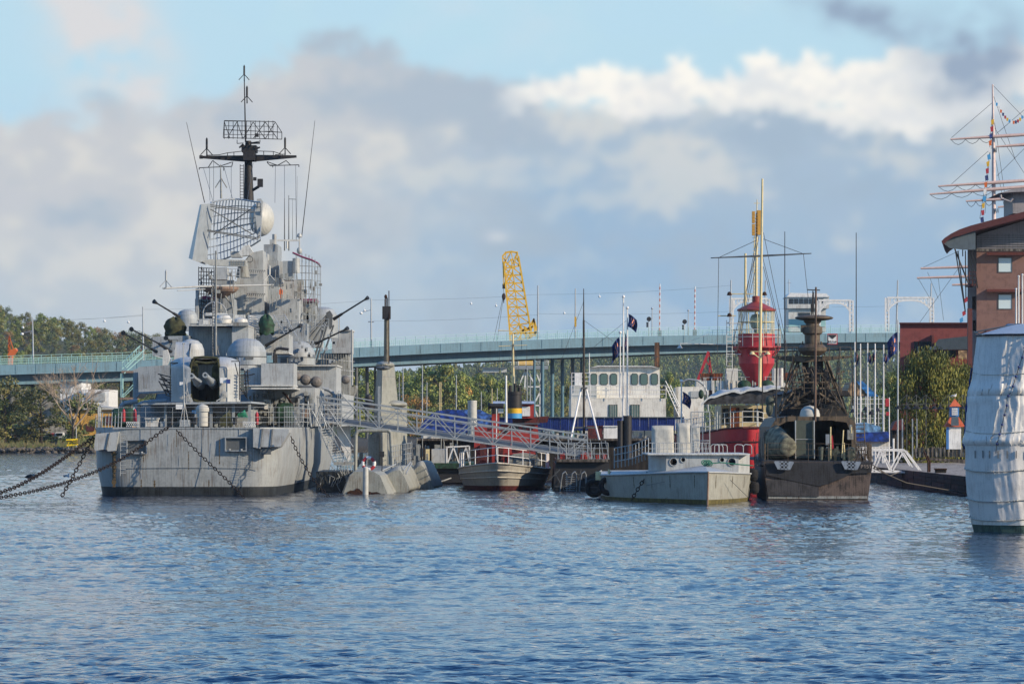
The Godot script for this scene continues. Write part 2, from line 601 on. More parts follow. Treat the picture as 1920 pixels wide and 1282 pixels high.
func sky_color(az: float, el: float) -> Color:
	var u := 960.0 + az * F
	var v := HOR - el * F
	var dir := Vector3(sin(az) * cos(el), sin(el) * 1.6, -cos(az) * cos(el))
	var big := n_sky_a.get_noise_3dv(dir * 9.0)
	var mid := n_sky_a.get_noise_3dv(dir * 24.0 + Vector3(7, 3, 1))
	var fine := n_sky_b.get_noise_3dv(dir * 70.0)
	var crisp := n_sky_b.get_noise_3dv(dir * 190.0 + Vector3(3, 1, 9))
	fine += crisp * 0.35
	# clear air
	var up := clampf(el / 1.2, 0.0, 1.0)
	var c := Color("a9c4de").lerp(Color("b3d3e3"), smoothstep(0.02, 0.1, el))
	c = c.lerp(Color("84bdf0"), smoothstep(0.1, 0.3, el))
	c = c.lerp(Color("4585d4"), smoothstep(0.28, 0.7, el))
	c = c.lerp(Color("356cb4"), smoothstep(0.6, 1.4, el))
	# thin veils and scattered clouds higher up
	var veil := smoothstep(0.1, 0.6, big + mid * 0.35 - up * 0.2)
	c = c.lerp(Color("cfd6de"), 0.55 * veil * smoothstep(0.03, 0.14, el))
	# pale wisp
	var wisp := exp(-pow((u - 215.0 - (v - 100.0) * 0.25) / 95.0, 2.0)) * smoothstep(300.0, 160.0, v)
	c = c.lerp(Color("d6d3d3"), clampf(wisp * (1.0 + mid * 1.3 + fine * 0.9), 0.0, 0.9))
	# the long bank of grey cloud
	var top := at_curve([-4000, 150, -300, 215, 0, 205, 120, 212, 260, 205, 400, 190, 480, 120, 600, 90, 720, 95, 800, 130, 900, 150, 1000, 160, 1150, 165, 1400, 165, 1700, 170, 1900, 150, 2300, 200, 6000, 150], u)
	top += mid * 75.0 + fine * 26.0
	top += crisp * 16.0
	var bank := smoothstep(top - 14.0, top + 34.0, v)
	var side := smoothstep(500.0, 1250.0, u + mid * 500.0)
	var low := smoothstep(330.0, 640.0, v + big * 160.0 + side * 120.0)
	var b := Color("bfc3c8").lerp(Color("a9b9c8"), side)
	b = b.lerp(Color("b3c0ca").lerp(Color("93b0cb"), side), low)
	b = b.lerp(Color("d8d6d0"), clampf(smoothstep(0.02, 0.45, mid + fine * 0.45) * 0.7 * (1.0 - low * 0.6), 0.0, 1.0))
	b = b.lerp(Color("9db0c2"), clampf(smoothstep(0.0, 0.45, -mid + big * 0.5 + crisp * 0.15) * 0.65, 0.0, 1.0))
	c = c.lerp(b, bank)
	# sunlit cumulus standing on the bank
	var ct := at_curve([780, 260, 900, 180, 960, 150, 1050, 135, 1160, 132, 1270, 118, 1330, 140, 1440, 108, 1520, 112, 1610, 118, 1720, 92, 1830, 100, 1960, 84, 2200, 190], u)
	var cb := at_curve([780, 250, 900, 170, 960, 192, 1060, 212, 1180, 238, 1240, 206, 1330, 212, 1450, 206, 1560, 232, 1640, 248, 1720, 268, 1800, 252, 1880, 215, 1960, 226, 2200, 200], u)
	var puff := smoothstep(ct - 7.0, ct + 9.0, v + fine * 36.0 + mid * 26.0 + crisp * 12.0) * smoothstep(cb + 16.0, cb - 20.0, v + fine * 48.0 + mid * 42.0 + crisp * 14.0)
	puff *= smoothstep(840.0, 1010.0, u + mid * 90.0) * smoothstep(2200.0, 1900.0, u)
	var bright := clampf(0.6 + fine * 1.1 + mid * 0.8 + crisp * 0.6, 0.0, 1.0)
	c = c.lerp(Color("dcdedf").lerp(Color("f6f1e8"), bright), puff * 0.95)
	# small lit scrap and dark tatters
	var scrap := exp(-pow((u - 935.0) / 26.0, 2.0) - pow((v - 444.0) / 9.0, 2.0)) + 0.7 * exp(-pow((u - 620.0) / 40.0, 2.0) - pow((v - 472.0) / 20.0, 2.0))
	c = c.lerp(Color("d6d8da"), clampf(scrap * (0.6 + fine), 0.0, 0.7))
	var dark := exp(-pow((u - 1815.0 + (v - 110.0) * 0.2) / 96.0, 2.0) - pow((v - 118.0) / 84.0, 2.0))
	dark += 0.8 * exp(-pow((u - 1610.0) / 110.0, 2.0) - pow((v - 30.0 - (u - 1600.0) * 0.25) / 32.0, 2.0))
	c = c.lerp(Color("90a2b8"), clampf(dark * (1.0 + mid * 1.5 + fine * 1.3), 0.0, 0.95))
	return c


func make_sky() -> ImageTexture:
	var w := 4096
	var h := 2048
	var small := Image.create(512, 256, false, Image.FORMAT_RGB8)
	for y in 128:
		for x in 512:
			# column 0 of a panorama looks along -z
			small.set_pixel(x, y, sky_color(wrapf((x + 0.5) / 512.0 * TAU, -PI, PI), PI / 2 - (y + 0.5) / 256.0 * PI))
	for y in range(128, 256):
		for x in 512:
			small.set_pixel(x, y, Color("8296a8"))
	small.resize(w, h, Image.INTERPOLATE_CUBIC)
	for y in range(h / 2 - 200, h / 2):
		for x in range(-300, 300):
			small.set_pixel(posmod(x, w), y, sky_color((x + 0.5) / w * TAU, PI / 2 - (y + 0.5) / h * PI))
	return ImageTexture.create_from_image(small)


func _ready() -> void:
	rng.seed = 77
	# camera
	var cam := Camera3D.new()
	cam.name = "camera"
	cam.fov = rad_to_deg(2.0 * atan(641.0 / F))
	cam.position = Vector3(0, EYE, 0)
	cam.rotation.x = tilt
	cam.near = 1.0
	cam.far = 9000.0
	add_child(cam)
	# sky, air and exposure
	var we := WorldEnvironment.new()
	we.name = "environment"
	var e := Environment.new()
	e.background_mode = Environment.BG_SKY
	var sm := PanoramaSkyMaterial.new()
	sm.panorama = make_sky()
	e.sky = Sky.new()
	e.sky.sky_material = sm
	e.tonemap_mode = Environment.TONE_MAPPER_LINEAR
	e.tonemap_exposure = 1.12
	e.fog_enabled = true
	e.fog_density = 0.00006
	e.fog_light_color = Color("c4d6ea")
	e.sdfgi_enabled = true
	e.ssao_enabled = true
	e.ssil_enabled = true
	we.environment = e
	add_child(we)
	# low autumn sun from the starboard side, a little behind the camera
	var sun := DirectionalLight3D.new()
	sun.name = "sun"
	sun.light_energy = 1.6
	sun.light_color = Color("ffebd0")
	sun.light_angular_distance = 0.6
	sun.shadow_enabled = true
	add_child(sun)
	sun.look_at_from_position(Vector3.ZERO, -Vector3(0.83, 0.39, 0.40))
	materials()
	build_water()
	build_land()
	build_bridge()
	build_destroyer()
	build_submarine()
	build_gangway()
	build_middle()
	build_right()
	build_quay()
	build_small()


# ---------------------------------------------------------------- water
func build_water() -> void:
	# ripples finer than the mesh: a normal map computed from noise, metres across
	var im := Image.create(512, 512, false, Image.FORMAT_RGB8)
	var f := noise(31, 1.0, 2)
	for y in 512:
		for x in 512:
			# wraps round: noise on two circles
			var a := TAU * x / 512.0
			var b := TAU * y / 512.0
			var q := Vector3(cos(a) * 2.0 + cos(b) * 3.1, sin(a) * 2.0 + sin(b) * 1.3, cos(b) * 1.7 - sin(b) * 3.0)
			var k := 0.5 + 0.5 * f.get_noise_3dv(q * 1.3)
			im.set_pixel(x, y, Color(k, k, k))
	im.bump_map_to_normal_map(9.0)
	var m := StandardMaterial3D.new()
	m.resource_name = "river"
	m.albedo_color = Color(0.04, 0.12, 0.23)
	m.roughness = 0.02
	m.metallic_specular = 0.42
	m.normal_enabled = true
	m.normal_texture = ImageTexture.create_from_image(im)
	m.normal_scale = 0.26
	m.uv1_triplanar = true
	m.uv1_world_triplanar = true
	m.uv1_scale = Vector3(0.16, 0.16, 0.24)
	M.river = m
	var n1 := noise(41, 1.0, 3)
	var n2 := noise(42, 1.0, 3)
	var n3 := noise(43, 1.0, 2)
	var ds := []
	var d := 42.0
	while d < 600.0:
		ds.append(d)
		d += 0.085 * pow(d / 50.0, 1.55)
	var cols := 440
	var rows := ds.size()
	var v := PackedVector3Array()
	v.resize(rows * cols)
	for i in rows:
		var dd: float = ds[i]
		var half := 9.0 + 0.142 * dd
		var keep := clampf(1.6 - dd / 400.0, 0.5, 1.0)
		for j in cols:
			var x := (float(j) / (cols - 1) * 2.0 - 1.0) * half
			var z := -dd
			var gust := 0.85 + 0.9 * n3.get_noise_2d(x * 0.022, z * 0.016) 
			var long := n3.get_noise_2d(x * 0.10 + 30.0, z * 0.21)
			var a := n1.get_noise_2d(x * 0.34 + z * 0.06, z * 0.62 - x * 0.08)
			var b := n2.get_noise_2d(x * 0.95 - z * 0.15, z * 1.5 + x * 0.16)
			var h := 0.06 * long + gust * (0.165 * (0.5 - absf(a)) + 0.062 * (0.4 - absf(b)) * keep)
			v[i * cols + j] = Vector3(x, h - 0.03, z)
	var n := PackedVector3Array()
	n.resize(rows * cols)
	for i in rows:
		for j in cols:
			var a := v[i * cols + mini(j + 1, cols - 1)] - v[i * cols + maxi(j - 1, 0)]
			var b := v[maxi(i - 1, 0) * cols + j] - v[mini(i + 1, rows - 1) * cols + j]
			n[i * cols + j] = b.cross(a).normalized()
	var ix := PackedInt32Array()
	ix.resize((rows - 1) * (cols - 1) * 6)
	var k := 0
	for i in rows - 1:
		for j in cols - 1:
			var o := i * cols + j
			for q in [o, o + cols, o + 1, o + 1, o + cols, o + cols + 1]:
				ix[k] = q
				k += 1
	var a := []
	a.resize(Mesh.ARRAY_MAX)
	a[Mesh.ARRAY_VERTEX] = v
	a[Mesh.ARRAY_NORMAL] = n
	a[Mesh.ARRAY_INDEX] = ix
	var me := ArrayMesh.new()
	me.add_surface_from_arrays(Mesh.PRIMITIVE_TRIANGLES, a)
	var o := MeshInstance3D.new()
	o.mesh = me
	o.material_override = m
	o.name = numbered("water")
	add_child(o)
	o.set_meta("kind", "structure")
	# the rest of the river, round that stretch
	var b := mb()
	var near := 9.0 + 0.142 * 42.0
	var far := 9.0 + 0.142 * 598.0
	var up := Vector3.UP
	b.quad(Vector3(-far, -0.02, -598.0), Vector3(far, -0.02, -598.0), Vector3(900, -0.02, -3000), Vector3(-900, -0.02, -3000), up)
	b.quad(Vector3(-far, -0.02, -598.0), Vector3(-900, -0.02, -3000), Vector3(-900, -0.02, 60), Vector3(-near, -0.02, -42.2), up)
	b.quad(Vector3(far, -0.02, -598.0), Vector3(900, -0.02, -3000), Vector3(900, -0.02, 60), Vector3(near, -0.02, -42.2), up)
	b.quad(Vector3(-near, -0.02, -42.2), Vector3(near, -0.02, -42.2), Vector3(900, -0.02, 60), Vector3(-900, -0.02, 60), up)
	struct("water", b, m)


# ---------------------------------------------------------------- trees
# a crown of leaf-sized faces gathered in clumps; about one metre high and wide, standing on y = low
func crown(seed_: int, leaves: int, size: float, clumps: int, shape: String, tones: Array) -> Mb:
	var r := RandomNumberGenerator.new()
	r.seed = seed_
	var b := mb()
	b.colored = true
	var spots := []
	for i in clumps:
		var y := r.randf()
		var wide := 1.0
		if shape == "round":
			wide = sqrt(maxf(0.05, 1.0 - pow(2.0 * y - 0.9, 2.0) * 0.85))
		elif shape == "cone":
			wide = lerpf(0.95, 0.16, y)
		elif shape == "pine":
			wide = 0.35 + 0.65 * sin(PI * clampf(y * 1.1 - 0.05, 0.0, 1.0))
		elif shape == "tall":
			wide = 0.55 + 0.45 * sin(PI * clampf(y * 0.95, 0.0, 1.0))
		elif shape == "weep":
			wide = sqrt(maxf(0.12, 1.0 - pow(1.25 * y - 0.3, 2.0)))
		var a := r.randf() * TAU
		var q := sqrt(r.randf()) * 0.43 * wide
		spots.append([Vector3(cos(a) * q, 0.05 + y * 0.88, sin(a) * q), r.randf_range(0.07, 0.15) * (0.75 if shape == "cone" else 1.0), tones[r.randi() % tones.size()] as Color])
	for i in leaves:
		var s: Array = spots[r.randi() % clumps]
		var dir := Vector3(r.randfn(), r.randfn(), r.randfn()).normalized()
		var p: Vector3 = s[0] + dir * s[1] * pow(r.randf(), 0.4) * Vector3(1.1, 0.75, 1.1)
		if shape == "weep":
			p.y -= r.randf() * r.randf() * 0.16
		var nn := (dir + Vector3(r.randfn(), r.randfn() + 0.4, r.randfn()) * 0.6).normalized()
		var x := nn.cross(Vector3(r.randfn(), r.randfn(), r.randfn())).normalized()
		var y := nn.cross(x)
		if shape == "weep":
			y = (y * 0.4 + Vector3(0, -1, 0)).normalized()
		var l := size * r.randf_range(0.6, 1.3)
		var t: Color = s[2]
		b.col = t * r.randf_range(1.6, 2.35)
		var tip := y * l * (1.6 if shape == "weep" else 1.0)
		b.tri(p - tip * 0.5 - x * l * 0.3, p - tip * 0.5 + x * l * 0.3, p + tip * 0.5, nn, nn, nn)
		b.tri(p - tip * 0.5 + x * l * 0.3, p + x * l * 0.45 + tip * 0.2, p + tip * 0.5, nn, nn, nn)
	return b


func limbs(b: Mb, r: RandomNumberGenerator, a: Vector3, dir: Vector3, l: float, rad: float, depth: int, spread: float) -> void:
	var e := a + dir * l
	b.tube(a, e, rad, rad * 0.62, 5 if depth > 1 else 3, false)
	if depth == 0:
		return
	for i in (3 if depth > 1 else 4):
		var d := (dir + Vector3(r.randfn(), r.randfn() * 0.6 + 0.15, r.randfn()) * spread).normalized()
		limbs(b, r, a.lerp(e, r.randf_range(0.55, 1.0)), d, l * r.randf_range(0.55, 0.85), rad * 0.58, depth - 1, spread)


func trunk(seed_: int, top: float, rad: float) -> Mb:
	var r := RandomNumberGenerator.new()
	r.seed = seed_
	var b := mb()
	b.tube(Vector3.ZERO, Vector3(0, top * 0.4, 0), rad, rad * 0.75, 7, false)
	b.tube(Vector3(0, top * 0.4, 0), Vector3(r.randfn() * 0.02, top, r.randfn() * 0.02), rad * 0.75, rad * 0.25, 7, false)
	for i in 7:
		var d := Vector3(r.randfn(), r.randf_range(0.5, 1.2), r.randfn()).normalized()
		limbs(b, r, Vector3(0, top * r.randf_range(0.3, 0.85), 0), d, r.randf_range(0.16, 0.3), rad * 0.35, 1, 0.5)
	return b


var protos := {}


func tree_kind(kind: String) -> Array:
	if not protos.has(kind):
		var o := []
		match kind:
			"green": o = [crown(1, 5200, 0.036, 60, "round", [Color(0.115, 0.135, 0.03), Color(0.09, 0.115, 0.024), Color(0.15, 0.145, 0.035), Color(0.075, 0.10, 0.022)]), trunk(1, 0.8, 0.022)]
			"loose": o = [crown(2, 2600, 0.04, 30, "round", [Color(0.085, 0.095, 0.025), Color(0.11, 0.10, 0.03), Color(0.06, 0.08, 0.02)]), trunk(2, 0.85, 0.02)]
			"olive": o = [crown(3, 3600, 0.032, 40, "round", [Color(0.075, 0.07, 0.02), Color(0.10, 0.085, 0.022), Color(0.05, 0.06, 0.016)]), trunk(3, 0.8, 0.022)]
			"birch": o = [crown(4, 2600, 0.034, 36, "tall", [Color(0.24, 0.135, 0.03), Color(0.19, 0.10, 0.022), Color(0.16, 0.12, 0.03)]), trunk(4, 0.85, 0.014)]
			"russet": o = [crown(5, 2000, 0.04, 34, "tall", [Color(0.13, 0.075, 0.035), Color(0.10, 0.075, 0.03), Color(0.15, 0.09, 0.04)]), trunk(5, 0.85, 0.015)]
			"pine": o = [crown(6, 2200, 0.04, 34, "pine", [Color(0.05, 0.068, 0.03), Color(0.06, 0.078, 0.034), Color(0.045, 0.06, 0.027)]), trunk(6, 0.9, 0.016)]
			"bush": o = [crown(7, 1800, 0.055, 24, "round", [Color(0.07, 0.10, 0.02), Color(0.10, 0.12, 0.025), Color(0.06, 0.08, 0.02)]), trunk(7, 0.5, 0.015)]
			"willow": o = [crown(8, 30000, 0.0165, 150, "weep", [Color(0.095, 0.095, 0.016), Color(0.065, 0.07, 0.013), Color(0.12, 0.11, 0.018), Color(0.045, 0.055, 0.012)]), trunk(8, 0.8, 0.025)]
			"far": o = [crown(9, 90, 0.17, 12, "cone", [Color(0.05, 0.07, 0.025), Color(0.065, 0.085, 0.03)]), trunk(9, 0.8, 0.02)]
		var made := []
		for q in o:
			made.append(q.mesh(Vector3.ZERO))
		protos[kind] = made
	return protos[kind]


func tree(kind: String, called: String, label: String, at: Vector3, high: float, wide: float, group := "", category := "tree") -> Node3D:
	var k := tree_kind(kind)
	var t := thing(called, label, category, at, group)
	t.rotation.y = rng.randf() * TAU
	t.scale = Vector3(wide, high, wide)
	var c := MeshInstance3D.new()
	c.name = "crown"
	c.mesh = k[0]
	c.material_override = M.leaf
	t.add_child(c)
	var s := MeshInstance3D.new()
	s.name = "trunk"
	s.mesh = k[1]
	s.material_override = M.bark
	t.add_child(s)
	return t


# ---------------------------------------------------------------- land
func build_land() -> void:
	# the far bank: a sheet with a rough stone edge, reaching back under the hills
	var edge := noise(61, 0.03, 3)
	var b := mb()
	var rows := [[], [], [], [], []]
	for i in 141:
		var x := -700.0 + i * 10.0
		var z := -549.0 - 6.0 * edge.get_noise_2d(x, 3.0) - maxf(0.0, x + 40.0) * 0.5
		rows[0].append(Vector3(x, -1.0, z + 3.0))
		rows[1].append(Vector3(x, 0.5 + 0.3 * edge.get_noise_2d(x * 6.0, 9.0), z))
		rows[2].append(Vector3(x, 1.0 + 0.4 * edge.get_noise_2d(x * 4.0, 19.0), z - 4.0))
		rows[3].append(Vector3(x, 1.6, z - 14.0))
		rows[4].append(Vector3(x * 3.0, 1.6, -5000.0))
	b.loft(rows)
	struct("ground", b, M.soil)
	# wooded hill behind the bridge, at the picture's left
	b = mb()
	var hill := []
	for i in 9:
		var d := 820.0 + i * 70.0
		var line := []
		for j in 33:
			var x := -330.0 + j * 12.0
			var p := 960.0 + x * F / d
			var rise := smoothstep(0.0, 7.0, i) * lerpf(36.5, 25.5, smoothstep(-100.0, 330.0, p)) * smoothstep(900.0, 300.0, p)
			line.append(Vector3(x, 1.4 + rise + edge.get_noise_2d(x, d) * 1.5, -d))
		hill.append(line)
	b.loft(hill)
	struct("hill", b, M.grass)
	var kinds := ["pine", "green", "olive", "loose", "pine", "olive", "green", "loose", "russet"]
	var say := {"pine": "dark green pine on the wooded hill behind the bridge", "green": "leafy green tree on the wooded hill behind the bridge", "russet": "reddish brown autumn tree on the wooded hill behind the bridge", "loose": "thin olive green tree on the wooded hill behind the bridge", "olive": "dull olive tree on the wooded hill behind the bridge", "birch": "yellowing birch on the wooded hill behind the bridge"}
	for i in 150:
		var row := i % 6
		var d := 880.0 + row * 80.0 + rng.randf() * 50.0
		var p := -60.0 + (i / 6) * 16.5 + rng.randf_range(-9, 9)
		var x := (p - 960.0) / F * d
		var step := (d - 820.0) / 70.0
		var y := 1.4 + smoothstep(0.0, 7.0, step) * lerpf(36.5, 25.5, smoothstep(-100.0, 330.0, p))
		var k: String = kinds[rng.randi() % kinds.size()]
		var high := rng.randf_range(5.5, 9.0)
		tree(k, "pine_tree" if k == "pine" else "hill_tree", say[k], Vector3(x, y - 0.4, -d), high, high * rng.randf_range(0.65, 0.95), say[k].replace(" on the wooded hill behind the bridge", "s on the hill"))
	# distant ridge, blue with haze
	b = mb()
	var ridge := []
	var tops := [200, 705, 640, 702, 760, 694, 860, 684, 940, 676, 1000, 668, 1100, 654, 1250, 648, 1500, 646, 1750, 650, 2100, 664]
	for i in 8:
		var d := 1900.0 + i * 100.0
		var line := []
		for j in 61:
			var p := 150.0 + j * 32.0
			var y := 1.0 + ((HOR - at_curve(tops, p)) * 2600.0 / F + EYE - 11.0) * smoothstep(0.0, 7.0, i)
			line.append(Vector3((p - 960.0) / F * d, y, -d))
		ridge.append(line)
	b.loft(ridge)
	struct("ridge", b, M.grass)
	var mm := MultiMesh.new()
	mm.transform_format = MultiMesh.TRANSFORM_3D
	mm.use_colors = true
	mm.mesh = tree_kind("far")[0]
	mm.mesh.surface_set_material(0, M.leaf)
	mm.instance_count = 5200
	for i in mm.instance_count:
		var step := pow(rng.randf(), 0.8) * 7.0
		var d := 1900.0 + step * 100.0
		var p := rng.randf_range(560.0, 1900.0)
		var y := 1.0 + ((HOR - at_curve(tops, p)) * 2600.0 / F + EYE - 11.0) * smoothstep(0.0, 7.0, step)
		var h := rng.randf_range(7.0, 12.5)
		var w := h * rng.randf_range(0.35, 0.6)
		mm.set_instance_transform(i, Transform3D(Basis.from_euler(Vector3(0, rng.randf() * TAU, 0)).scaled_local(Vector3(w, h, w)), Vector3((p - 960.0) / F * d, y - 0.6, -d)))
		var t := rng.randf()
		mm.set_instance_color(i, Color(0.9, 1.0, 0.8).lerp(Color(1.9, 1.25, 0.7), t * t * t) * rng.randf_range(0.7, 1.25))
	var mi := MultiMeshInstance3D.new()
	mi.multimesh = mm
	mi.name = "distant_forest"
	mi.set_meta("kind", "stuff")
	add_child(mi)
	tag(mi, "hazy blue green conifer forest on the distant ridge", "forest")
	# far pale buildings on the ridge
	var far := thing("distant_building", "long pale flat building on the hazy ridge", "building", W(920, 690, 2350))
	b = mb()
	pbox(b, 905, 690.5, 950, 698, 2350, 12)
	obj("wall", b, M.white, far)
	b = mb()
	pbox(b, 904, 689, 951, 690.4, 2348, 15)
	obj("roof", b, M.lead, far)
	# trees of the middle distance, beyond the bridge
	var mids := [["green", 668, 692, 60], ["green", 700, 700, 58], ["green", 735, 702, 60], ["green", 762, 704, 50], ["green", 795, 692, 66], ["green", 832, 687, 70], ["green", 866, 703, 56], ["birch", 850, 716, 48], ["green", 893, 706, 56], ["olive", 815, 722, 56], ["green", 922, 709, 44], ["green", 946, 716, 46], ["loose", 972, 722, 40], ["birch", 780, 742, 44], ["loose", 1060, 716, 38], ["loose", 1092, 712, 40], ["green", 1254, 704, 36], ["green", 1270, 716, 30], ["green", 1460, 716, 40], ["green", 1672, 704, 48], ["green", 1700, 700, 50]]
	var where := ["behind the submarine fin", "just right of the submarine fin", "behind the thin white mast", "left of the brown autumn tree", "with the broad top under the bridge", "tallest under the middle of the bridge", "right of the tallest under the bridge", "rounded and rust coloured under the bridge", "right of the rust coloured birch", "low and olive in front of the tall ones", "behind the blue boat cover's chimney", "left of the yellow crane base", "behind the yellow crane's tower", "small and orange near the blue cover", "between the bridge columns", "beside the right bridge columns", "directly right of the white wheelhouse", "small one behind the white ferry stairs", "behind the red lantern tower", "behind the row of flagpoles", "half hidden behind the brick building"]
	for i in mids.size():
		var q: Array = mids[i]
		var d := 745.0 + (i * 37 % 60)
		var foot := W(q[1], 822, d)
		foot.y = 1.4
		var high := W(q[1], q[2], d).y - 1.4
		tree(q[0], "bank_tree", "%s tree %s" % [{"green": "yellow green leafy", "birch": "rust orange birch", "olive": "dull olive", "loose": "sparse green"}[q[0]], where[i]], foot, high * 1.06, q[3] * px(d) * 1.75, "trees beyond the bridge")
	# stones and rough grass along the water's edge
	var rk := mb()
	var gr := mb()
	gr.colored = true
	for i in 420:
		var p := rng.randf_range(-120.0, 240.0)
		var d := rng.randf_range(545.0, 550.5)
		var c := Vector3((p - 960.0) / F * d, rng.randf_range(0.0, 0.7), -d)
		var r := rng.randf_range(0.15, 0.5)
		rk.ball(c, Vector3(r * rng.randf_range(0.8, 1.6), r * 0.7, r), 6, 4)
	var ro := obj("bank_stones", rk, M.stone)
	ro.set_meta("kind", "stuff")
	tag(ro, "grey boulders along the water's edge of the far bank", "stones")
	for i in 3600:
		var p := rng.randf_range(-140.0, 260.0)
		var d := rng.randf_range(549.0, 562.0)
		var c := Vector3((p - 960.0) / F * d, 0.6 + rng.randf() * 0.5, -d)
		var h := rng.randf_range(0.2, 0.8) * (0.6 + 1.6 * maxf(0.0, edge.get_noise_2d(p * 1.7, 40.0) + 0.3))
		var x := Vector3(rng.randf_range(0.08, 0.2), 0, 0)
		gr.col = Color(0.10, 0.13, 0.035).lerp(Color(0.22, 0.17, 0.07), rng.randf()) * rng.randf_range(0.6, 1.2)
		var lean := Vector3(rng.randfn() * 0.2, h, rng.randfn() * 0.2)
		gr.tri(c - x, c + x, c + lean, Vector3(0, 0.5, 0.8), Vector3(0, 0.5, 0.8), Vector3(0, 0.5, 0.8))
	var go := obj("bank_grass", gr, M.leaf)
	go.set_meta("kind", "stuff")
	tag(go, "rough yellow green grass on the far bank", "grass")
	# the near left bank
	var bank := [["olive", 8, 712, 846, 110], ["green", -40, 722, 848, 110], ["olive", 76, 724, 838, 120], ["loose", 150, 742, 838, 76], ["bush", 45, 800, 848, 80], ["bush", 12, 778, 847, 60], ["bush", 96, 818, 849, 60], ["bush", 118, 822, 850, 56], ["bush", 150, 806, 849, 60], ["bush", 168, 816, 850, 40]]
	var tell := ["big olive brown tree at the picture's left edge, on the far bank", "green tree cut off by the picture's left edge", "broad olive tree on the far bank before the bridge", "thin olive tree beside the bare one on the bank", "low bush at the water's edge under the broad olive tree", "bright bush at the far left of the bank", "low green bush left of the yellow number sign", "small bush just below the yellow number sign", "dark bush behind the yellow number sign", "small bush next to the warship's stern"]
	for i in bank.size():
		var q: Array = bank[i]
		var d := 556.0 + i * 1.5
		var foot := W(q[1], q[3], d)
		foot.y = 0.7
		tree(q[0], "bank_shrub" if q[0] == "bush" else "bank_tree", tell[i], foot, (W(q[1], q[2], d).y - 0.7) * 1.05, q[4] * px(d) * 1.3, "", "bush" if q[0] == "bush" else "tree")
	var bare := thing("bare_tree", "nearly leafless grey tree standing before the bridge at the far bank", "tree", Vector3(W(134, 830, 552).x, 0.7, -552))
	b = mb()
	var r := RandomNumberGenerator.new()
	r.seed = 12
	var at := bare.position
	b.tube(at, at + Vector3(0.2, 4.2, 0), 0.22, 0.16, 8, false)
	obj("trunk", b, M.bark, bare)
	b = mb()
	for i in 6:
		limbs(b, r, at + Vector3(0.1, 2.6 + i * 0.3, 0), Vector3(cos(i * 1.1) * 0.75, 0.9, sin(i * 1.1) * 0.6).normalized(), 3.7, 0.13, 4, 0.42)
	mat("twig", Color("a3917c"), 0.95)
	obj("branches", b, M.twig, bare)
	# buildings and clutter on that bank
	var h := thing("white_building", "white flat roofed building under the bridge behind the bare tree", "building", W(150, 820, 600))
	b = mb()
	pbox(b, 112, 717, 152, 790, 604, 14)
	pbox(b, 152.2, 730, 203, 790, 602, 14)
	obj("wall", b, M.white_clean, h)
	b = mb()
	pbox(b, 110, 714, 153, 716.8, 603, 17)
	obj("roof", b, M.lead, h)
	for q in [[118, 728, 132, 740], [160, 736, 196, 752]]:
		b = mb()
		pbox(b, q[0], q[1], q[2], q[3], 601.8, 0.5)
		obj("window", b, M.grey_light, h)
	h = thing("yellow_shed", "long ochre yellow shed with pale roof on the far bank", "shed", W(170, 835, 585))
	b = mb()
	pbox(b, 128, 768, 240, 816, 585, 12)
	obj("wall", b, M.ochre, h)
	b = mb()
	pext(b, [124, 768, 165, 757, 205, 765, 244, 766.5, 244, 768], 584.4, 14)
	obj("roof", b, M.canvas, h)
	for q in [[136, 796, 148, 816], [196, 780, 212, 796], [160, 794, 176, 808]]:
		b = mb()
		pbox(b, q[0], q[1], q[2], q[3], 584.8, 0.3)
		obj("opening", b, M.red_dark, h)
	var cars := [[26, 806, 44, 825, "red_dull", "red van parked under the trees on the far bank"], [92, 812, 100, 828, "red", "bright red box between the trunks on the far bank"], [102, 810, 122, 828, "white", "white van parked behind the bank's bushes"], [52, 810, 66, 826, "navy", "dark blue car on the far bank behind the olive tree"]]
	for q in cars:
		var t := thing("parked_van", q[5], "van", W((q[0] + q[2]) / 2.0, q[3], 572))
		b = mb()
		var w: float = q[2] - q[0]
		pext(b, [q[0], q[3] - 4, q[0], q[1] + 2, q[0] + w * 0.1, q[1], q[0] + w * 0.72, q[1], q[0] + w * 0.82, q[1] + 7, q[2], q[1] + 9, q[2], q[3] - 4], 572, 2.0)
		obj("body", b, M[q[4]], t)
		for k in [0.2, 0.78]:
			b = mb()
			var c := W(q[0] + w * k, q[3] - 3.5, 571.8)
			b.tube(c, c + Vector3(0, 0, -0.3), 0.33, 0.33, 10)
			obj("wheel", b, M.rubber, t)
		b = mb()
		pbox(b, q[0] + w * 0.12, q[1] + 2, q[0] + w * 0.7, q[1] + 7, 571.9, 0.2)
		obj("window", b, M.glass, t)
	var block := obj("stone_block", (func(): var s := mb(); pext(s, [70, 842, 97, 840, 99, 848, 71, 849], 551, 1.2); return s).call(), M.stone)
	tag(block, "long pale stone block on the far bank's edge", "block")
	# small orange crane beyond the bridge
	var oc := thing("orange_crane", "small orange crane standing beyond the bridge before the wooded hill", "crane", W(20, 670, 760))
	b = mb()
	for q in [[14, 667, 16, 629], [18.5, 668, 16, 629], [16, 629, 24, 655], [14.5, 655, 18, 645], [15, 645, 17.6, 636]]:
		pbar(b, q[0], q[1], 760, q[2], q[3], 760, 1.6)
	obj("jib", b, M.orange, oc)
	b = mb()
	pext(b, [12.5, 667, 17, 656, 28, 653, 30, 657, 22, 667], 759, 2.5)
	obj("cab", b, M.orange, oc)
	b = mb()
	pbox(b, 14, 667.2, 22, 700, 759.5, 1.6)
	obj("tower", b, M.orange, oc)


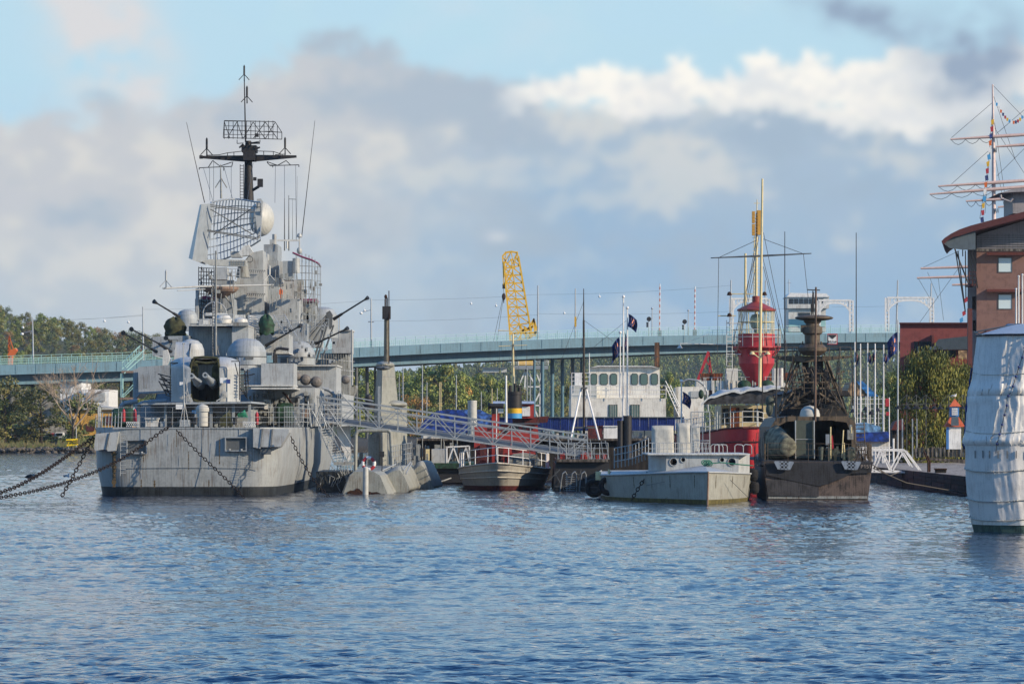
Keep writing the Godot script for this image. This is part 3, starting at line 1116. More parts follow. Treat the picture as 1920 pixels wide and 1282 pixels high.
# ---------------------------------------------------------------- bridge
var deck_y := [-400, 692, 0, 684, 240, 677, 450, 665, 660, 652, 860, 642.5, 1075, 634, 1240, 629.5, 1380, 627.3, 1500, 625.6, 1640, 624, 1760, 624, 2300, 626]


func bridge_d(p: float) -> float:
	var xa := -960.0 / F * 630.0
	var xb := 690.0 / F * 705.0
	var u := (p - 960.0) / F
	var t := (630.0 * u - xa) / (xb - xa - 75.0 * u)
	return 630.0 + 75.0 * t


func B(p: float, off := 0.0, back := 0.0) -> Vector3:
	var d := bridge_d(p)
	var q := W(p, at_line(deck_y, p), d)
	return q + Vector3(0, off, -back)


func at_line(p: Array, x: float) -> float:
	for i in range(2, p.size(), 2):
		if x <= p[i]:
			return remap(x, p[i - 2], p[i], p[i - 1], p[i + 1])
	return p[p.size() - 1]


func build_bridge() -> void:
	var t := thing("road_bridge", "long blue green steel girder bridge crossing the whole picture", "bridge", Vector3(0, 0, -670))
	var deck := mb()
	var web := mb()
	var fr := []
	var wr := []
	for i in 55:
		var p := -400.0 + i * 50.0
		var low: float = remap(clampf(p, 0.0, 1640.0), 0.0, 1640.0, 1.62, 1.62)
		var deep: float = at_line([-400, 3.3, 660, 3.2, 1100, 3.3, 1500, 2.9, 1640, 2.7, 2300, 2.7], p)
		fr.append([B(p, 0, 24), B(p, 0), B(p, -low), B(p, -low, 2.2), B(p, -low, 21.8), B(p, -low, 24), B(p, 0, 24)])
		wr.append([B(p, -low + 0.004, 2.4), B(p, -deep, 2.4), B(p, -deep, 21.6), B(p, -low + 0.004, 21.6)])
	for i in 54:
		for j in 6:
			deck.quad(fr[i][j], fr[i][j + 1], fr[i + 1][j + 1], fr[i + 1][j], (fr[i][j] + fr[i][j + 1]) / 2.0 - B(-400.0 + i * 50.0, -0.8, 12.0))
		for j in 3:
			web.quad(wr[i][j], wr[i][j + 1], wr[i + 1][j + 1], wr[i + 1][j], (wr[i][j] + wr[i][j + 1]) / 2.0 - B(-400.0 + i * 50.0, -2.0, 12.0))
	obj("deck", deck, M.steel_blue, t)
	obj("girder", web, M.steel_blue, t)
	# stiffeners on the fascia
	var st := mb()
	for i in 60:
		var p := -200.0 + i * 38.0
		st.box(B(p, -0.82) + Vector3(0, 0, 0.04), Vector3(0.06, 1.5, 0.06))
	st.bar(B(-300, -1.6) + Vector3(0, 0, 0.05), B(0, -1.6) + Vector3(0, 0, 0.05), 0.12)
	for i in 26:
		st.bar(B(i * 80.0, -1.6) + Vector3(0, 0, 0.05), B(i * 80.0 + 80.0, -1.6) + Vector3(0, 0, 0.05), 0.14, 0.1)
	obj("flange", st, M.steel_blue, t)
	# two railings: posts, top rail, mid rails and the glass screen on the near side
	for back in [0.25, 23.5]:
		var ra := mb()
		var p := -380.0
		while p < 2250.0:
			var a := B(p, 0, back)
			var e := B(p + 19.0, 0, back)
			ra.box(a + Vector3(0, 0.72, 0), Vector3(0.09, 1.44, 0.09))
			for h in [0.16, 0.7, 1.05, 1.44]:
				ra.bar(a + Vector3(0, h, 0), e + Vector3(0, h, 0), 0.035 if h < 1.4 else 0.05)
			for k in range(1, 5):
				var q := a.lerp(e, k / 5.0)
				ra.bar(q + Vector3(0, 0.05, 0), q + Vector3(0, 1.05, 0), 0.03)
			p += 19.0
		obj("railing", ra, M.rail_green, t)
	var gl := mb()
	for i in 132:
		var a := B(-380.0 + i * 19.8, 0.1, 0.55)
		var e := B(-380.0 + i * 19.8 + 19.0, 0.1, 0.55)
		gl.quad(a, e, e + Vector3(0, 0.85, 0), a + Vector3(0, 0.85, 0), Vector3.BACK)
	obj("wind_screen", gl, M.pane, t)
	# columns
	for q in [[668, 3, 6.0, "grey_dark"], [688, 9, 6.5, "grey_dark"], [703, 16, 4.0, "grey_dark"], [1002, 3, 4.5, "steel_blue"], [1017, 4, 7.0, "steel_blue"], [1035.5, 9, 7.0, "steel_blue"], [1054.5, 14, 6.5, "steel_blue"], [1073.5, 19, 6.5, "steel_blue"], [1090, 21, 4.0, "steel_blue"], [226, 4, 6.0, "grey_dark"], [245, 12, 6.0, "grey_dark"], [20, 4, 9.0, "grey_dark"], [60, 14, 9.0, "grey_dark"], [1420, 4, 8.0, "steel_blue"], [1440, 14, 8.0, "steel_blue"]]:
		var b := mb()
		var a := B(q[0], -3.2, q[1])
		a.x = (q[0] - 960.0) / F * -a.z
		var w: float = q[2] * px(-a.z) / 2.0
		b.tube(Vector3(a.x, 0.0, a.z), a, w, w, 12)
		obj("column", b, M[q[3]], t)
	# abutment in the shade at the left
	var ab := mb()
	var c := B(0, -3.4, 8)
	ab.box(Vector3(c.x - 3.0, 5.4, c.z - 4.0), Vector3(30, 9.0, 14))
	obj("abutment", ab, M.concrete, t)
	# clearance sign hung on the girder
	var sg := thing("clearance_sign", "square red edged clearance height sign hung on the bridge girder", "sign", W(1561, 650, 697))
	var b2 := mb()
	pbox(b2, 1552, 625.5, 1571, 646, 696.5, 0.1)
	obj("border", b2, M.red, sg)
	b2 = mb()
	pbox(b2, 1553.8, 627.3, 1569.2, 644.2, 696.42, 0.05)
	obj("face", b2, M.white_clean, sg)
	b2 = mb()
	pext(b2, [1554.5, 627.5, 1568.5, 627.5, 1568.5, 630, 1561.5, 635.5, 1554.5, 630], 696.38, 0.03)
	obj("wedge", b2, M.black, sg)
	letters("18,3 m", W(1561.5, 640.3, 696.3), 4.0 * px(696), M.black, sg, "digits")
	# street lamps, wire masts and signals along the deck; every one stands on the deck
	var poles := [[60, 597, 3.2, "pale lamp post on the bridge before the wooded hill"], [267, 575, 3.2, "pale mast on the bridge just left of the warship"], [695.5, 559, 3.6, "galvanised wire mast on the bridge right of the warship"], [1008.5, 535, 3.4, "tall pale blue mast right of the yellow crane"], [1079, 541, 3.2, "tall mast with a yellow box on the bridge"]]
	for q in poles:
		var s := thing("bridge_mast", q[3], "mast", B(q[0], 0, 1.0), "masts along the bridge")
		var foot := B(q[0], 0, 1.0)
		var top := W(q[0], q[1], -foot.z)
		b2 = mb()
		b2.tube(foot, top, q[2] * 0.5 * px(690), q[2] * 0.32 * px(690), 8)
		obj("pole", b2, M.steel, s)
		if q[0] == 60 or q[0] == 695.5:
			b2 = mb()
			b2.tube(top + Vector3(0, -2.0, 0), top + Vector3(-1.7, -2.4, 0), 0.05, 0.05, 5)
			if q[0] > 600:
				b2.tube(top + Vector3(0.5, -4.0, 0), top + Vector3(-0.5, -4.0, 0), 0.12, 0.12, 6)
			obj("bracket", b2, M.steel, s)
			b2 = mb()
			b2.ball(top + Vector3(-1.7, -2.55, 0), Vector3(0.28, 0.24, 0.28), 10, 6)
			obj("lamp_globe", b2, M.white_clean, s)
		if q[0] == 1079:
			b2 = mb()
			pbox(b2, 1077.2, 594, 1081, 612, -foot.z - 0.4, 0.5)
			obj("yellow_box", b2, M.yellow, s)
	for q in [[1237.5, 532, "red and white barrier pole raised on the bridge, the taller one"], [1303.5, 537, "red and white barrier pole raised on the bridge, near the lantern tower"]]:
		var foot := B(q[0], 0.9, 1.5)
		var top := W(q[0], q[1], -foot.z)
		var s := thing("barrier_pole", q[2], "barrier", B(q[0], 0, 1.5))
		for k in 16:
			b2 = mb()
			b2.tube(foot.lerp(top, k / 16.0), foot.lerp(top, (k + 1) / 16.0), 0.1, 0.1, 6)
			obj("white_band" if k % 2 else "red_band", b2, M.white_clean if k % 2 else M.stripe, s)
		b2 = mb()
		b2.box(B(q[0], 0.5, 1.5), Vector3(0.7, 1.0, 0.7))
		obj("housing", b2, M.galvanised, s)
	for q in [[1223, 578, 1217, 598, "traffic signal on the bridge left of the taller barrier pole"], [1291, 582, 1284, 603, "traffic signal on the bridge between the two barrier poles"]]:
		var foot := B(q[0], 0, 1.2)
		var s := thing("traffic_signal", q[4], "traffic light", foot)
		b2 = mb()
		b2.tube(foot, W(q[0], q[1], -foot.z), 0.09, 0.07, 6)
		b2.tube(B(q[2], 0, 1.2), W(q[2], q[3], -foot.z), 0.08, 0.08, 6)
		obj("pole", b2, M.steel, s)
		b2 = mb()
		var hd := W(q[2], q[3], -foot.z)
		b2.tube(hd + Vector3(0, 0, 0.25), hd + Vector3(0, 0, -0.1), 0.42, 0.42, 10)
		b2.box(hd + Vector3(-0.3, -1.0, 0), Vector3(0.3, 0.9, 0.3))
		obj("signal_head", b2, M.black, s)
		b2 = mb()
		b2.ball(W(q[0], q[1], -foot.z), Vector3(0.2, 0.2, 0.2), 8, 6)
		obj("lamp", b2, M.steel, s)
	# globe lamps hung from the span wires, the wires themselves
	for q in [[883, 569], [930, 573], [1124, 556], [1170, 556], [42, 614], [683, 582], [1058, 587], [240, 604], [195, 602]]:
		var d := bridge_d(q[0]) + 9.0
		b2 = mb()
		b2.ball(W(q[0], q[1], d), Vector3(0.22, 0.2, 0.22), 10, 6)
		b2.tube(W(q[0], q[1], d), W(q[0], q[1] - 6, d), 0.03, 0.03, 4)
		tag(obj("globe_lamp", b2, M.white_clean), "small white globe lamp hung on the wires over the bridge", "lamp", "globe lamps over the bridge")
	for q in [[267, 580, 695.5, 563, 4.0], [695.5, 562, 1008.5, 552, 3.0], [1008.5, 552, 1370, 535, 4.0], [695.5, 602, 1008.5, 590, 3.0], [1008.5, 588, 1480, 578, 5.0], [-200, 606, 267, 592, 4.0], [1560, 575, 1690, 573, 1.0], [60, 600, 267, 590, 3.0]]:
		b2 = mb()
		var d := bridge_d((q[0] + q[2]) / 2.0) + 8.0
		var line := []
		for k in 13:
			var s := k / 12.0
			line.append(W(lerpf(q[0], q[2], s), lerpf(q[1], q[3], s) + q[4] * 4.0 * s * (1.0 - s), d))
		b2.path(line, 0.014, 4)
		tag(obj("span_wire", b2, M.wire), "thin tram wire strung between the bridge masts", "wire", "wires over the bridge")
	# control tower and the wire portals of the lifting span
	var ct := thing("control_tower", "white bridge control tower with a band of windows", "tower", B(1510, 0, 8))
	var D := bridge_d(1510) + 8.0
	b2 = mb()
	pbox(b2, 1479, 578, 1549, 622, D, 8)
	obj("wall", b2, M.white, ct)
	b2 = mb()
	pbox(b2, 1477, 557, 1555, 577.8, D - 0.7, 9.6)
	obj("cabin", b2, M.white, ct)
	b2 = mb()
	pext(b2, [1475, 556.8, 1482, 549, 1550, 550, 1557, 556.8], D - 1.0, 10.4)
	obj("roof", b2, M.white_clean, ct)
	for k in 7:
		b2 = mb()
		pbox(b2, 1480 + k * 9.4, 560, 1488 + k * 9.4, 569.5, D - 0.76, 0.2)
		obj("window", b2, M.glass, ct)
	b2 = mb()
	pbox(b2, 1497, 586, 1520, 592, D - 0.06, 0.2)
	obj("lower_window", b2, M.glass, ct)
	b2 = mb()
	pbox(b2, 1479.5, 598, 1548.5, 612, D - 0.1, 0.4)
	obj("glazed_band", b2, M.rail_green, ct)
	b2 = mb()
	ptube(b2, 1480, 549, D + 3, 1480, 524, D + 3, 0.8)
	ptube(b2, 1476, 530, D + 3, 1484, 530, D + 3, 0.5)
	obj("aerial", b2, M.steel, ct)
	for q in [[1372, 1440, 560, "steel wire portal behind the red lantern tower"], [1535, 1597, 563, "steel wire portal right of the control tower"], [1664, 1748, 558, "steel wire portal next to the red brick building"]]:
		var s := thing("wire_portal", q[3], "portal", B(q[0], 0, 3), "wire portals on the lifting span")
		var d := bridge_d(q[0]) + 3.0
		var y0 := 622.0
		var x0: float = q[0]
		var x1: float = q[1]
		var y1: float = q[2]
		for x in [x0, x1]:
			b2 = mb()
			for k in [-3.0, 3.0]:
				pbar(b2, x + k, y0, d, x + k, y1, d, 3.0)
			for k in 9:
				var ya := lerpf(y0, y1, k / 9.0)
				var yb := lerpf(y0, y1, (k + 1) / 9.0)
				pbar(b2, x - 3, ya, d, x + 3, yb, d, 1.3)
				pbar(b2, x + 3, ya, d, x - 3, yb, d, 1.3)
			obj("leg", b2, M.white_clean, s)
		b2 = mb()
		pbar(b2, x0, y1, d, x1, y1, d, 3.4)
		var n := 12
		for k in n:
			var a := k / float(n)
			var e := (k + 1) / float(n)
			var ya := y1 + 5.0 + 20.0 * pow(absf(2 * a - 1), 3.0)
			var yb := y1 + 5.0 + 20.0 * pow(absf(2 * e - 1), 3.0)
			pbar(b2, lerpf(x0, x1, a), ya, d, lerpf(x0, x1, e), yb, d, 3.2)
			pbar(b2, lerpf(x0, x1, a), ya, d, lerpf(x0, x1, a), y1, d, 1.8)
			pbar(b2, lerpf(x0, x1, a), ya, d, lerpf(x0, x1, e), y1, d, 1.1)
		obj("arch", b2, M.white_clean, s)
		if q[0] != 1535:
			b2 = mb()
			for x in ([1684.0, 1747.0] if q[0] == 1664 else [1371.0, 1436.0]):
				var f := B(x, 0, 2.6)
				b2.tube(f, W(x, 525 if x < 1700 else 531, -f.z), 0.2, 0.12, 8)
			obj("mast", b2, M.steel, s)
	# yellow lattice crane beyond the bridge
	var cr := thing("harbour_crane", "yellow lattice boom crane rising behind the bridge", "crane", W(985, 800, 800))
	D = 800.0
	b2 = mb()
	var L0 := W(961, 640, D - 1.5)
	var R0 := W(1001, 634, D - 1.5)
	var bk := Vector3(0, 0, -3.0)
	var left := [[957, 640], [955, 610], [952, 575], [949, 545], [947, 515], [945, 490]]
	var right := [[997, 632], [993, 605], [988, 575], [983, 545], [978, 515], [972, 480]]
	for k in 5:
		var a := W(left[k][0], left[k][1], D)
		var a2 := W(left[k + 1][0], left[k + 1][1], D)
		var e := W(right[k][0], right[k][1], D)
		var e2 := W(right[k + 1][0], right[k + 1][1], D)
		var m := (a + e) / 2.0
		var m2 := (a2 + e2) / 2.0
		for s in [Vector3.ZERO, bk]:
			b2.bar(a + s, a2 + s, 0.36)
			b2.bar(e + s, e2 + s, 0.36)
			b2.bar(m + s, m2 + s, 0.22)
			for h in 2:
				var p := a.lerp(a2, h / 2.0)
				var p2 := a.lerp(a2, (h + 1) / 2.0)
				var q := e.lerp(e2, h / 2.0)
				var q2 := e.lerp(e2, (h + 1) / 2.0)
				b2.bar(p + s, q + s, 0.19)
				b2.bar(p + s, (q2 + p2) / 2.0 + s, 0.15)
				b2.bar(q + s, (q2 + p2) / 2.0 + s, 0.15)
				b2.bar((p + q) / 2.0 + s, p2 + s, 0.12)
		b2.bar(a, a + bk, 0.12)
		b2.bar(e, e + bk, 0.12)
		b2.bar(a, a2 + bk, 0.1)
		b2.bar(e, e2 + bk, 0.1)
	obj("boom", b2, M.crane, cr)
	b2 = mb()
	var head := [[947, 490], [943, 494], [942, 480], [948, 473], [958, 471], [970, 473], [973, 490], [966, 480]]
	for s in [Vector3.ZERO, bk]:
		for k in head.size() - 1:
			b2.bar(W(head[k][0], head[k][1], D) + s, W(head[k + 1][0], head[k + 1][1], D) + s, 0.24)
		for q in [[947, 490, 958, 471], [958, 471, 966, 505], [943, 494, 944, 535], [944, 535, 962, 510], [944, 535, 968, 476], [942, 480, 956, 500], [948, 473, 944, 520], [970, 473, 952, 540]]:
			b2.bar(W(q[0], q[1], D) + s, W(q[2], q[3], D) + s, 0.16)
	b2.bar(W(948, 473, D), W(948, 473, D) + bk, 0.3)
	b2.bar(W(970, 473, D), W(970, 473, D) + bk, 0.3)
	obj("boom_head", b2, M.crane, cr)
	b2 = mb()
	for q in [[992, 634, 1001, 598], [1001, 598, 1008, 622], [1008, 622, 992, 634], [1001, 598, 1004, 630], [1001, 598, 985, 625], [985, 625, 1008, 622], [970, 640, 985, 612], [975, 610, 990, 636], [965, 625, 1000, 612]]:
		for s in [Vector3.ZERO, bk]:
			b2.bar(W(q[0], q[1], D) + s, W(q[2], q[3], D) + s, 0.34)
		b2.bar(W(q[0], q[1], D), W(q[0], q[1], D) + bk, 0.3)
	obj("heel", b2, M.crane, cr)
	b2 = mb()
	for q in [[944, 495, 944, 548], [945, 548, 925, 640], [945, 548, 932, 640], [958, 471, 944, 520]]:
		b2.tube(W(q[0], q[1], D), W(q[2], q[3], D), 0.04, 0.04, 4)
	obj("hoist_wire", b2, M.wire, cr)
	b2 = mb()
	b2.ball(W(944.5, 556, D), Vector3(0.4, 0.75, 0.3), 10, 6)
	b2.tube(W(944.5, 560, D), W(944.5, 568, D), 0.12, 0.08, 6)
	pbox(b2, 942, 532, 947, 541, D, 0.7)
	obj("hook_block", b2, M.rust, cr)
	b2 = mb()
	pbox(b2, 972, 673, 1000, 684, D, 5)
	pbox(b2, 976, 640, 998, 672.8, D + 1, 3)
	obj("slewing_house", b2, M.crane, cr)
	b2 = mb()
	pbox(b2, 960, 685, 1028, 692, D - 1.5, 8)
	obj("platform", b2, M.galvanised, cr)
	b2 = mb()
	rail(b2, [W(958, 685, D - 1.5), W(1028, 685, D - 1.5)], 1.0, 3, 1.5, 0.05)
	for q in [[986, 692, 980, 800], [1014, 692, 1012, 800], [1003, 692, 1016, 725], [1018, 725, 1000, 760], [1000, 760, 1016, 800], [986, 692, 1003, 720], [990, 725, 1016, 725], [984, 760, 1016, 760], [964, 692, 966, 800], [966, 740, 986, 692]]:
		pbar(b2, q[0], q[1], D, q[2], q[3], D, 2.6)
		pbar(b2, q[0], q[1], D + 6, q[2], q[3], D + 6, 2.6)
	obj("tower_frame", b2, M.white_clean, cr)


func letters(s: String, at: Vector3, high: float, m: Material, parent: Node, called: String, yaw := 0.0, bold := true) -> MeshInstance3D:
	var t := TextMesh.new()
	var f := SystemFont.new()
	f.font_names = PackedStringArray(["Droid Sans"])
	f.font_weight = 700 if bold else 400
	t.font = f
	t.text = s
	t.font_size = 64
	t.pixel_size = high / 46.0
	t.depth = high * 0.06
	t.curve_step = 4.0
	var o := MeshInstance3D.new()
	o.mesh = t
	o.material_override = m
	o.name = called
	o.position = at - base_of(parent)
	o.rotation.y = yaw
	parent.add_child(o, true)
	return o


# ---------------------------------------------------------------- the grey warship
var ship: Node3D


func part(called: String, b: Mb, m: String) -> MeshInstance3D:
	var o := obj(called, b, M[m], ship)
	if called.ends_with("fittings") or called.ends_with("racks"):
		o.set_meta("kind", "stuff")
	return o


# a point of the ship: metres right of its keel line, up from the water, forward of the stern
func S(x: float, y: float, s: float) -> Vector3:
	return Vector3(-18.5 - 0.015 * s + x, y, -220.0 - s)


func hull_rows(plan: Array, lev: Array) -> Array:
	var rows := []
	for l in lev:
		var line := []
		for q in plan:
			var y: float = l[0]
			if l[0] > 3.0:
				y += 2.6 * smoothstep(52.0, 60.0, q[1])
			line.append(S(q[0] * l[1], y, q[1] * (1.0 if q[1] > 3.0 else 1.0) + l[2] * (1.0 if q[1] < 3.0 else 0.0)))
		rows.append(line)
	return rows


func whip(b: Mb, x0: float, y0: float, x1: float, y1: float, d: float, r := 0.035) -> void:
	b.tube(W(x0, y0, d), W(x1, y1, d), r, r * 0.45, 5)


# rocket shaped aerial on three splayed legs
func dart(parent: Node, x: float, y0: float, y1: float, d: float, m: String, called := "aerial") -> void:
	var b := mb()
	var top := W(x, y0, d)
	var low := W(x, y1, d)
	var h := top.y - low.y
	b.lathe(low + Vector3(0, h * 0.42, 0), Vector3.UP, [[0.001, 0.0], [h * 0.055, 0.0], [h * 0.055, h * 0.48], [0.001, h * 0.58]], 8)
	b.tube(low, low + Vector3(0, h * 0.45, 0), h * 0.028, h * 0.028, 6)
	for k in 3:
		var a := TAU * k / 3.0 + 0.5
		b.tube(low + Vector3(0, h * 0.42, 0), low + Vector3(cos(a) * h * 0.36, h * 0.06, sin(a) * h * 0.36), h * 0.026, h * 0.026, 5)
	obj(called, b, M[m], parent)


func build_destroyer() -> void:
	ship = thing("warship", "large grey destroyer moored stern on with turret, domes and black mast", "warship", S(0, 0, 40))
	var half := [[0.35, 121], [3.4, 106], [5.5, 88], [6.3, 64], [6.3, 60], [6.3, 56], [6.3, 52], [6.25, 30], [5.95, 12], [5.6, 5], [5.36, 2.4], [5.15, 1.3], [4.75, 0.55], [4.2, 0.15], [3.4, 0.0], [1.7, -0.02]]
	var plan := []
	for q in half:
		plan.append([-q[0], q[1]])
	plan.append([0.0, -0.03])
	for i in half.size():
		var q: Array = half[half.size() - 1 - i]
		plan.append([q[0], q[1]])
	var b := mb()
	b.loft(hull_rows(plan, [[3.9, 1.0, 0.0], [3.0, 1.005, 0.0], [1.6, 0.995, 0.05], [0.53, 0.95, 0.2]]))
	part("hull", b, "grey_hull")
	b = mb()
	b.loft(hull_rows(plan, [[0.53, 0.952, 0.19], [0.0, 0.935, 0.28], [-1.2, 0.85, 0.7]]))
	part("boot_topping", b, "boottop")
	b = mb()
	var dk := hull_rows(plan, [[3.89, 0.99, 0.02]])[0] as Array
	for i in dk.size() / 2 - 1:
		b.quad(dk[i], dk[i + 1], dk[dk.size() - 2 - i], dk[dk.size() - 1 - i], Vector3.UP)
	part("weather_deck", b, "grey_dark")
	# plate seams and guard strips proud of the plating
	b = mb()
	for q in [[-2.6, 1.0], [0.9, 1.0], [3.0, 1.0]]:
		b.box(S(q[0], 2.2, -0.035), Vector3(0.03, 3.2, 0.02))
	b.box(S(0, 1.62, -0.02), Vector3(8.6, 0.02, 0.03))
	b.box(S(0, 3.86, -0.04), Vector3(8.4, 0.08, 0.06))
	part("seams", b, "grey_hull")
	# mine chutes at both corners
	for pts in [[474, 803, 474, 838, 488, 841, 488, 838, 507, 838, 508, 837, 524, 838, 527, 834, 541, 811, 541, 805, 500, 803.5], [222, 809, 216, 845, 201, 846, 200, 843, 190, 843, 178, 845, 175.5, 840, 178, 813]]:
		b = mb()
		pext(b, pts, 219.55, 2.6)
		part("mine_chute", b, "grey_light")
	b = mb()
	pext(b, [488, 840, 507, 839, 507, 852, 488, 852], 219.7, 0.4)  # flat dark plate, painted as the shadow in the chute mouth
	pbar(b, 492, 803, 219.5, 488, 838, 219.5, 1.2)
	pbar(b, 511, 803.5, 219.5, 507.5, 838, 219.5, 1.2)
	pbar(b, 205, 811, 219.5, 198, 843, 219.5, 1.4)
	part("chute_edges_shade", b, "grey_dark")
	# recessed ports: frame, plate set back, sill with two feet
	for q in [[236, 824, 275, 851], [421, 819, 462, 846]]:
		b = mb()
		for k in [[q[0], q[1], q[2], q[1] + 2], [q[0], q[1] + 2.1, q[0] + 2, q[3]], [q[2] - 2, q[1] + 2.1, q[2], q[3]], [q[0] + 2.1, q[3] - 2, q[2] - 2.1, q[3]]]:
			pbox(b, k[0], k[1], k[2], k[3], 219.72, 0.22)
		var fr := part("port_frame", b, "grey")
		b = mb()
		pbox(b, q[0] + 2.2, q[1] + 2.2, q[2] - 2.2, q[3] - 2.2, 219.9, 0.08)
		obj("plate", b, M.grey_dark, fr)
		b = mb()
		pbox(b, q[0] + 8, q[3] - 4.5, q[0] + 11, q[3] - 2, 219.66, 0.1)
		pbox(b, q[2] - 11, q[3] - 4.5, q[2] - 8, q[3] - 2, 219.66, 0.1)
		obj("lug", b, M.white, fr)
	# rungs up the stern
	b = mb()
	for i in 11:
		var y := 815.0 + i * 7.2
		ptube(b, 225, y, 219.5, 235, y, 219.5, 0.7, 0.7, 5)
	ptube(b, 225, 812, 219.5, 225, 892, 219.5, 0.7, 0.7, 5)
	part("rungs", b, "grey_light")
	b = mb()
	for i in 14:
		var y := 840.0 + i * 4.0
		pbar(b, 458 + rng.randf_range(-5, 0), y, 219.75, 470 + rng.randf_range(-3, 3), y + rng.randf_range(-1.5, 1.5), 219.75, 0.5)
	part("scrapes", b, "grey_dark")
	# rust and scupper runs down the stern: thin films of rust with ragged outlines
	for q in [[213, 846, 913, 8.0], [289, 900, 914, 3.0], [264, 898, 914, 2.0], [411, 822, 870, 1.6], [353, 845, 880, 1.2], [391, 899, 913, 2.2], [268, 852, 866, 1.6], [330, 806, 838, 1.2]]:
		b = mb()
		var n := 16
		var pr := [W(q[0], q[1], 219.75), W(q[0], q[1], 219.75)]
		for k in range(1, n + 1):
			var y: float = lerpf(q[1], q[2], k / float(n))
			var w: float = q[3] * rng.randf_range(0.25, 0.75)
			var a := W(q[0] - w, y, 219.72)
			var e := W(q[0] + w, y, 219.72)
			if q[1] < 840 or q[2] > 912:
				a.z += 0.0
			b.quad(pr[0], pr[1], e, a, Vector3.BACK)
			pr = [a, e]
		part("rust_run", b, "rust_film")
	# ------------------------------------------------ quarterdeck rail and clutter
	b = mb()
	rail(b, [S(-5.1, 3.9, 1.4), S(-3.9, 3.9, 0.25), S(3.8, 3.9, 0.2), S(4.9, 3.9, 1.0), S(5.4, 3.9, 3.5)], 1.15, 4, 1.5, 0.011)
	rail(b, [S(5.4, 3.9, 3.5), S(5.75, 3.9, 9), S(6.0, 3.9, 16)], 1.2, 4, 0.9, 0.014)
	rail(b, [S(-5.2, 3.9, 1.6), S(-5.7, 3.9, 9)], 1.2, 4, 0.7, 0.014)
	part("guard_rail", b, "galvanised")
	b = mb()
	for i in 9:
		var x := 178.0 + i * 6.0
		ptube(b, x, 806, 222, x + 1.5, 778 - (i % 3) * 3, 222, 1.1, 0.9, 5)
	part("net_posts", b, "galvanised")
	b = mb()
	for q in [[236, 0], [455, 1]]:
		for k in 6:
			var x: float = q[0] + k * 4.0
			pbar(b, x, 792, 221, x + 4, 800, 221, 0.8)
			pbar(b, x + 4, 792, 221, x, 800, 221, 0.8)
		pbar(b, q[0], 791, 221, q[0] + 24.0, 791, 221, 0.9)
	part("lattice_guard", b, "white_clean")
	# the deckhouse wall under the gun deck
	b = mb()
	pbox(b, 262, 757, 470, 802, 236, 8)
	part("after_deckhouse", b, "grey")
	b = mb()
	pbox(b, 464, 727, 590, 799, 243, 12)
	pbox(b, 590.2, 738, 640, 799, 262, 20)
	part("side_deckhouse", b, "grey_light")
	b = mb()
	for q in [[505, 752, 512, 796], [536, 744, 541, 796], [558, 742, 570, 790], [583, 748, 588, 796], [470, 738, 474, 796]]:
		pbox(b, q[0], q[1], q[2], q[3], 242.6, 0.4)
	for q in [[525, 745, 536, 755], [546, 736, 553, 744], [574, 736, 583, 748], [478, 772, 490, 780], [482, 786, 491, 795]]:
		pbox(b, q[0], q[1], q[2], q[3], 242.7, 0.5)
	part("wall_fittings", b, "grey")
	b = mb()
	for q in [[513, 746, 524, 796], [543, 746, 556, 796], [572, 750, 582, 796], [482, 786, 489, 794]]:
		pbox(b, q[0], q[1], q[2], q[3], 242.9, 0.15)
	part("door", b, "grey_worn")
	for q in [[470, 745], [480, 741], [495, 735]]:
		b = mb()
		b.ring(W(q[0], q[1], 242.9), Vector3.BACK, 0.13, 0.035, 14, 6)
		var o := part("porthole", b, "grey")
		b = mb()
		b.tube(W(q[0], q[1], 242.95), W(q[0], q[1], 242.85), 0.12, 0.12, 12)
		obj("pane", b, M.glass, o)
	b = mb()
	pbox(b, 494, 749, 507.5, 767, 242.5, 0.08)
	pbox(b, 430, 0, 430.1, 0.1, 242, 0.01)
	part("notice_board", b, "white_clean")
	b = mb()
	pbox(b, 329, 758.5, 344, 767, 226, 0.06)
	part("name_plate", b, "white_clean")
	b = mb()
	pbox(b, 359, 769, 367, 775, 226, 0.06)
	part("blue_sign", b, "blue_light")
	b = mb()
	pbox(b, 476, 763, 479, 792, 241.5, 0.06)
	pbox(b, 471, 780, 485, 782.5, 241.5, 0.06)
	part("red_sign", b, "red_dull")
	# gun deck with its edge and pillars
	b = mb()
	pext(b, [252, 759, 252, 756.5, 320, 754.5, 470, 752.5, 471, 756, 320, 758.5], 226, 16)
	part("gun_deck", b, "grey")
	for x in [309, 367, 395, 259, 437, 467]:
		b = mb()
		pbox(b, x - 2.6, 758, x + 2.6, 801, 226.6, 0.16)
		part("pillar", b, "grey")
	b = mb()
	pext(b, [404, 757, 470, 756, 470, 760, 416, 786, 404, 787], 233, 0.3)
	part("bracket_plate", b, "grey")
	# curved frames over the side decks
	for pts in [[[224, 800], [224, 772], [226, 762], [232, 756], [244, 754], [257, 752]], [[254, 800], [254, 772], [258, 760], [268, 755], [290, 753], [312, 752]], [[552, 708], [556, 724], [585, 727], [598, 733], [603, 745], [604, 775]], [[604, 728], [616, 731], [625, 738], [627, 752], [627, 775]]]:
		b = mb()
		var line := []
		for q in pts:
			line.append(W(q[0], q[1], 234 if q[0] < 400 else 256))
		b.path(line, 0.11 if pts[0][0] > 300 else 0.14, 8)
		part("curved_frame", b, "grey_dark" if pts[0][0] == 552 else "grey")
	# ------------------------------------------------ the twin gun turret facing the camera
	var tur := ship
	var sh := []
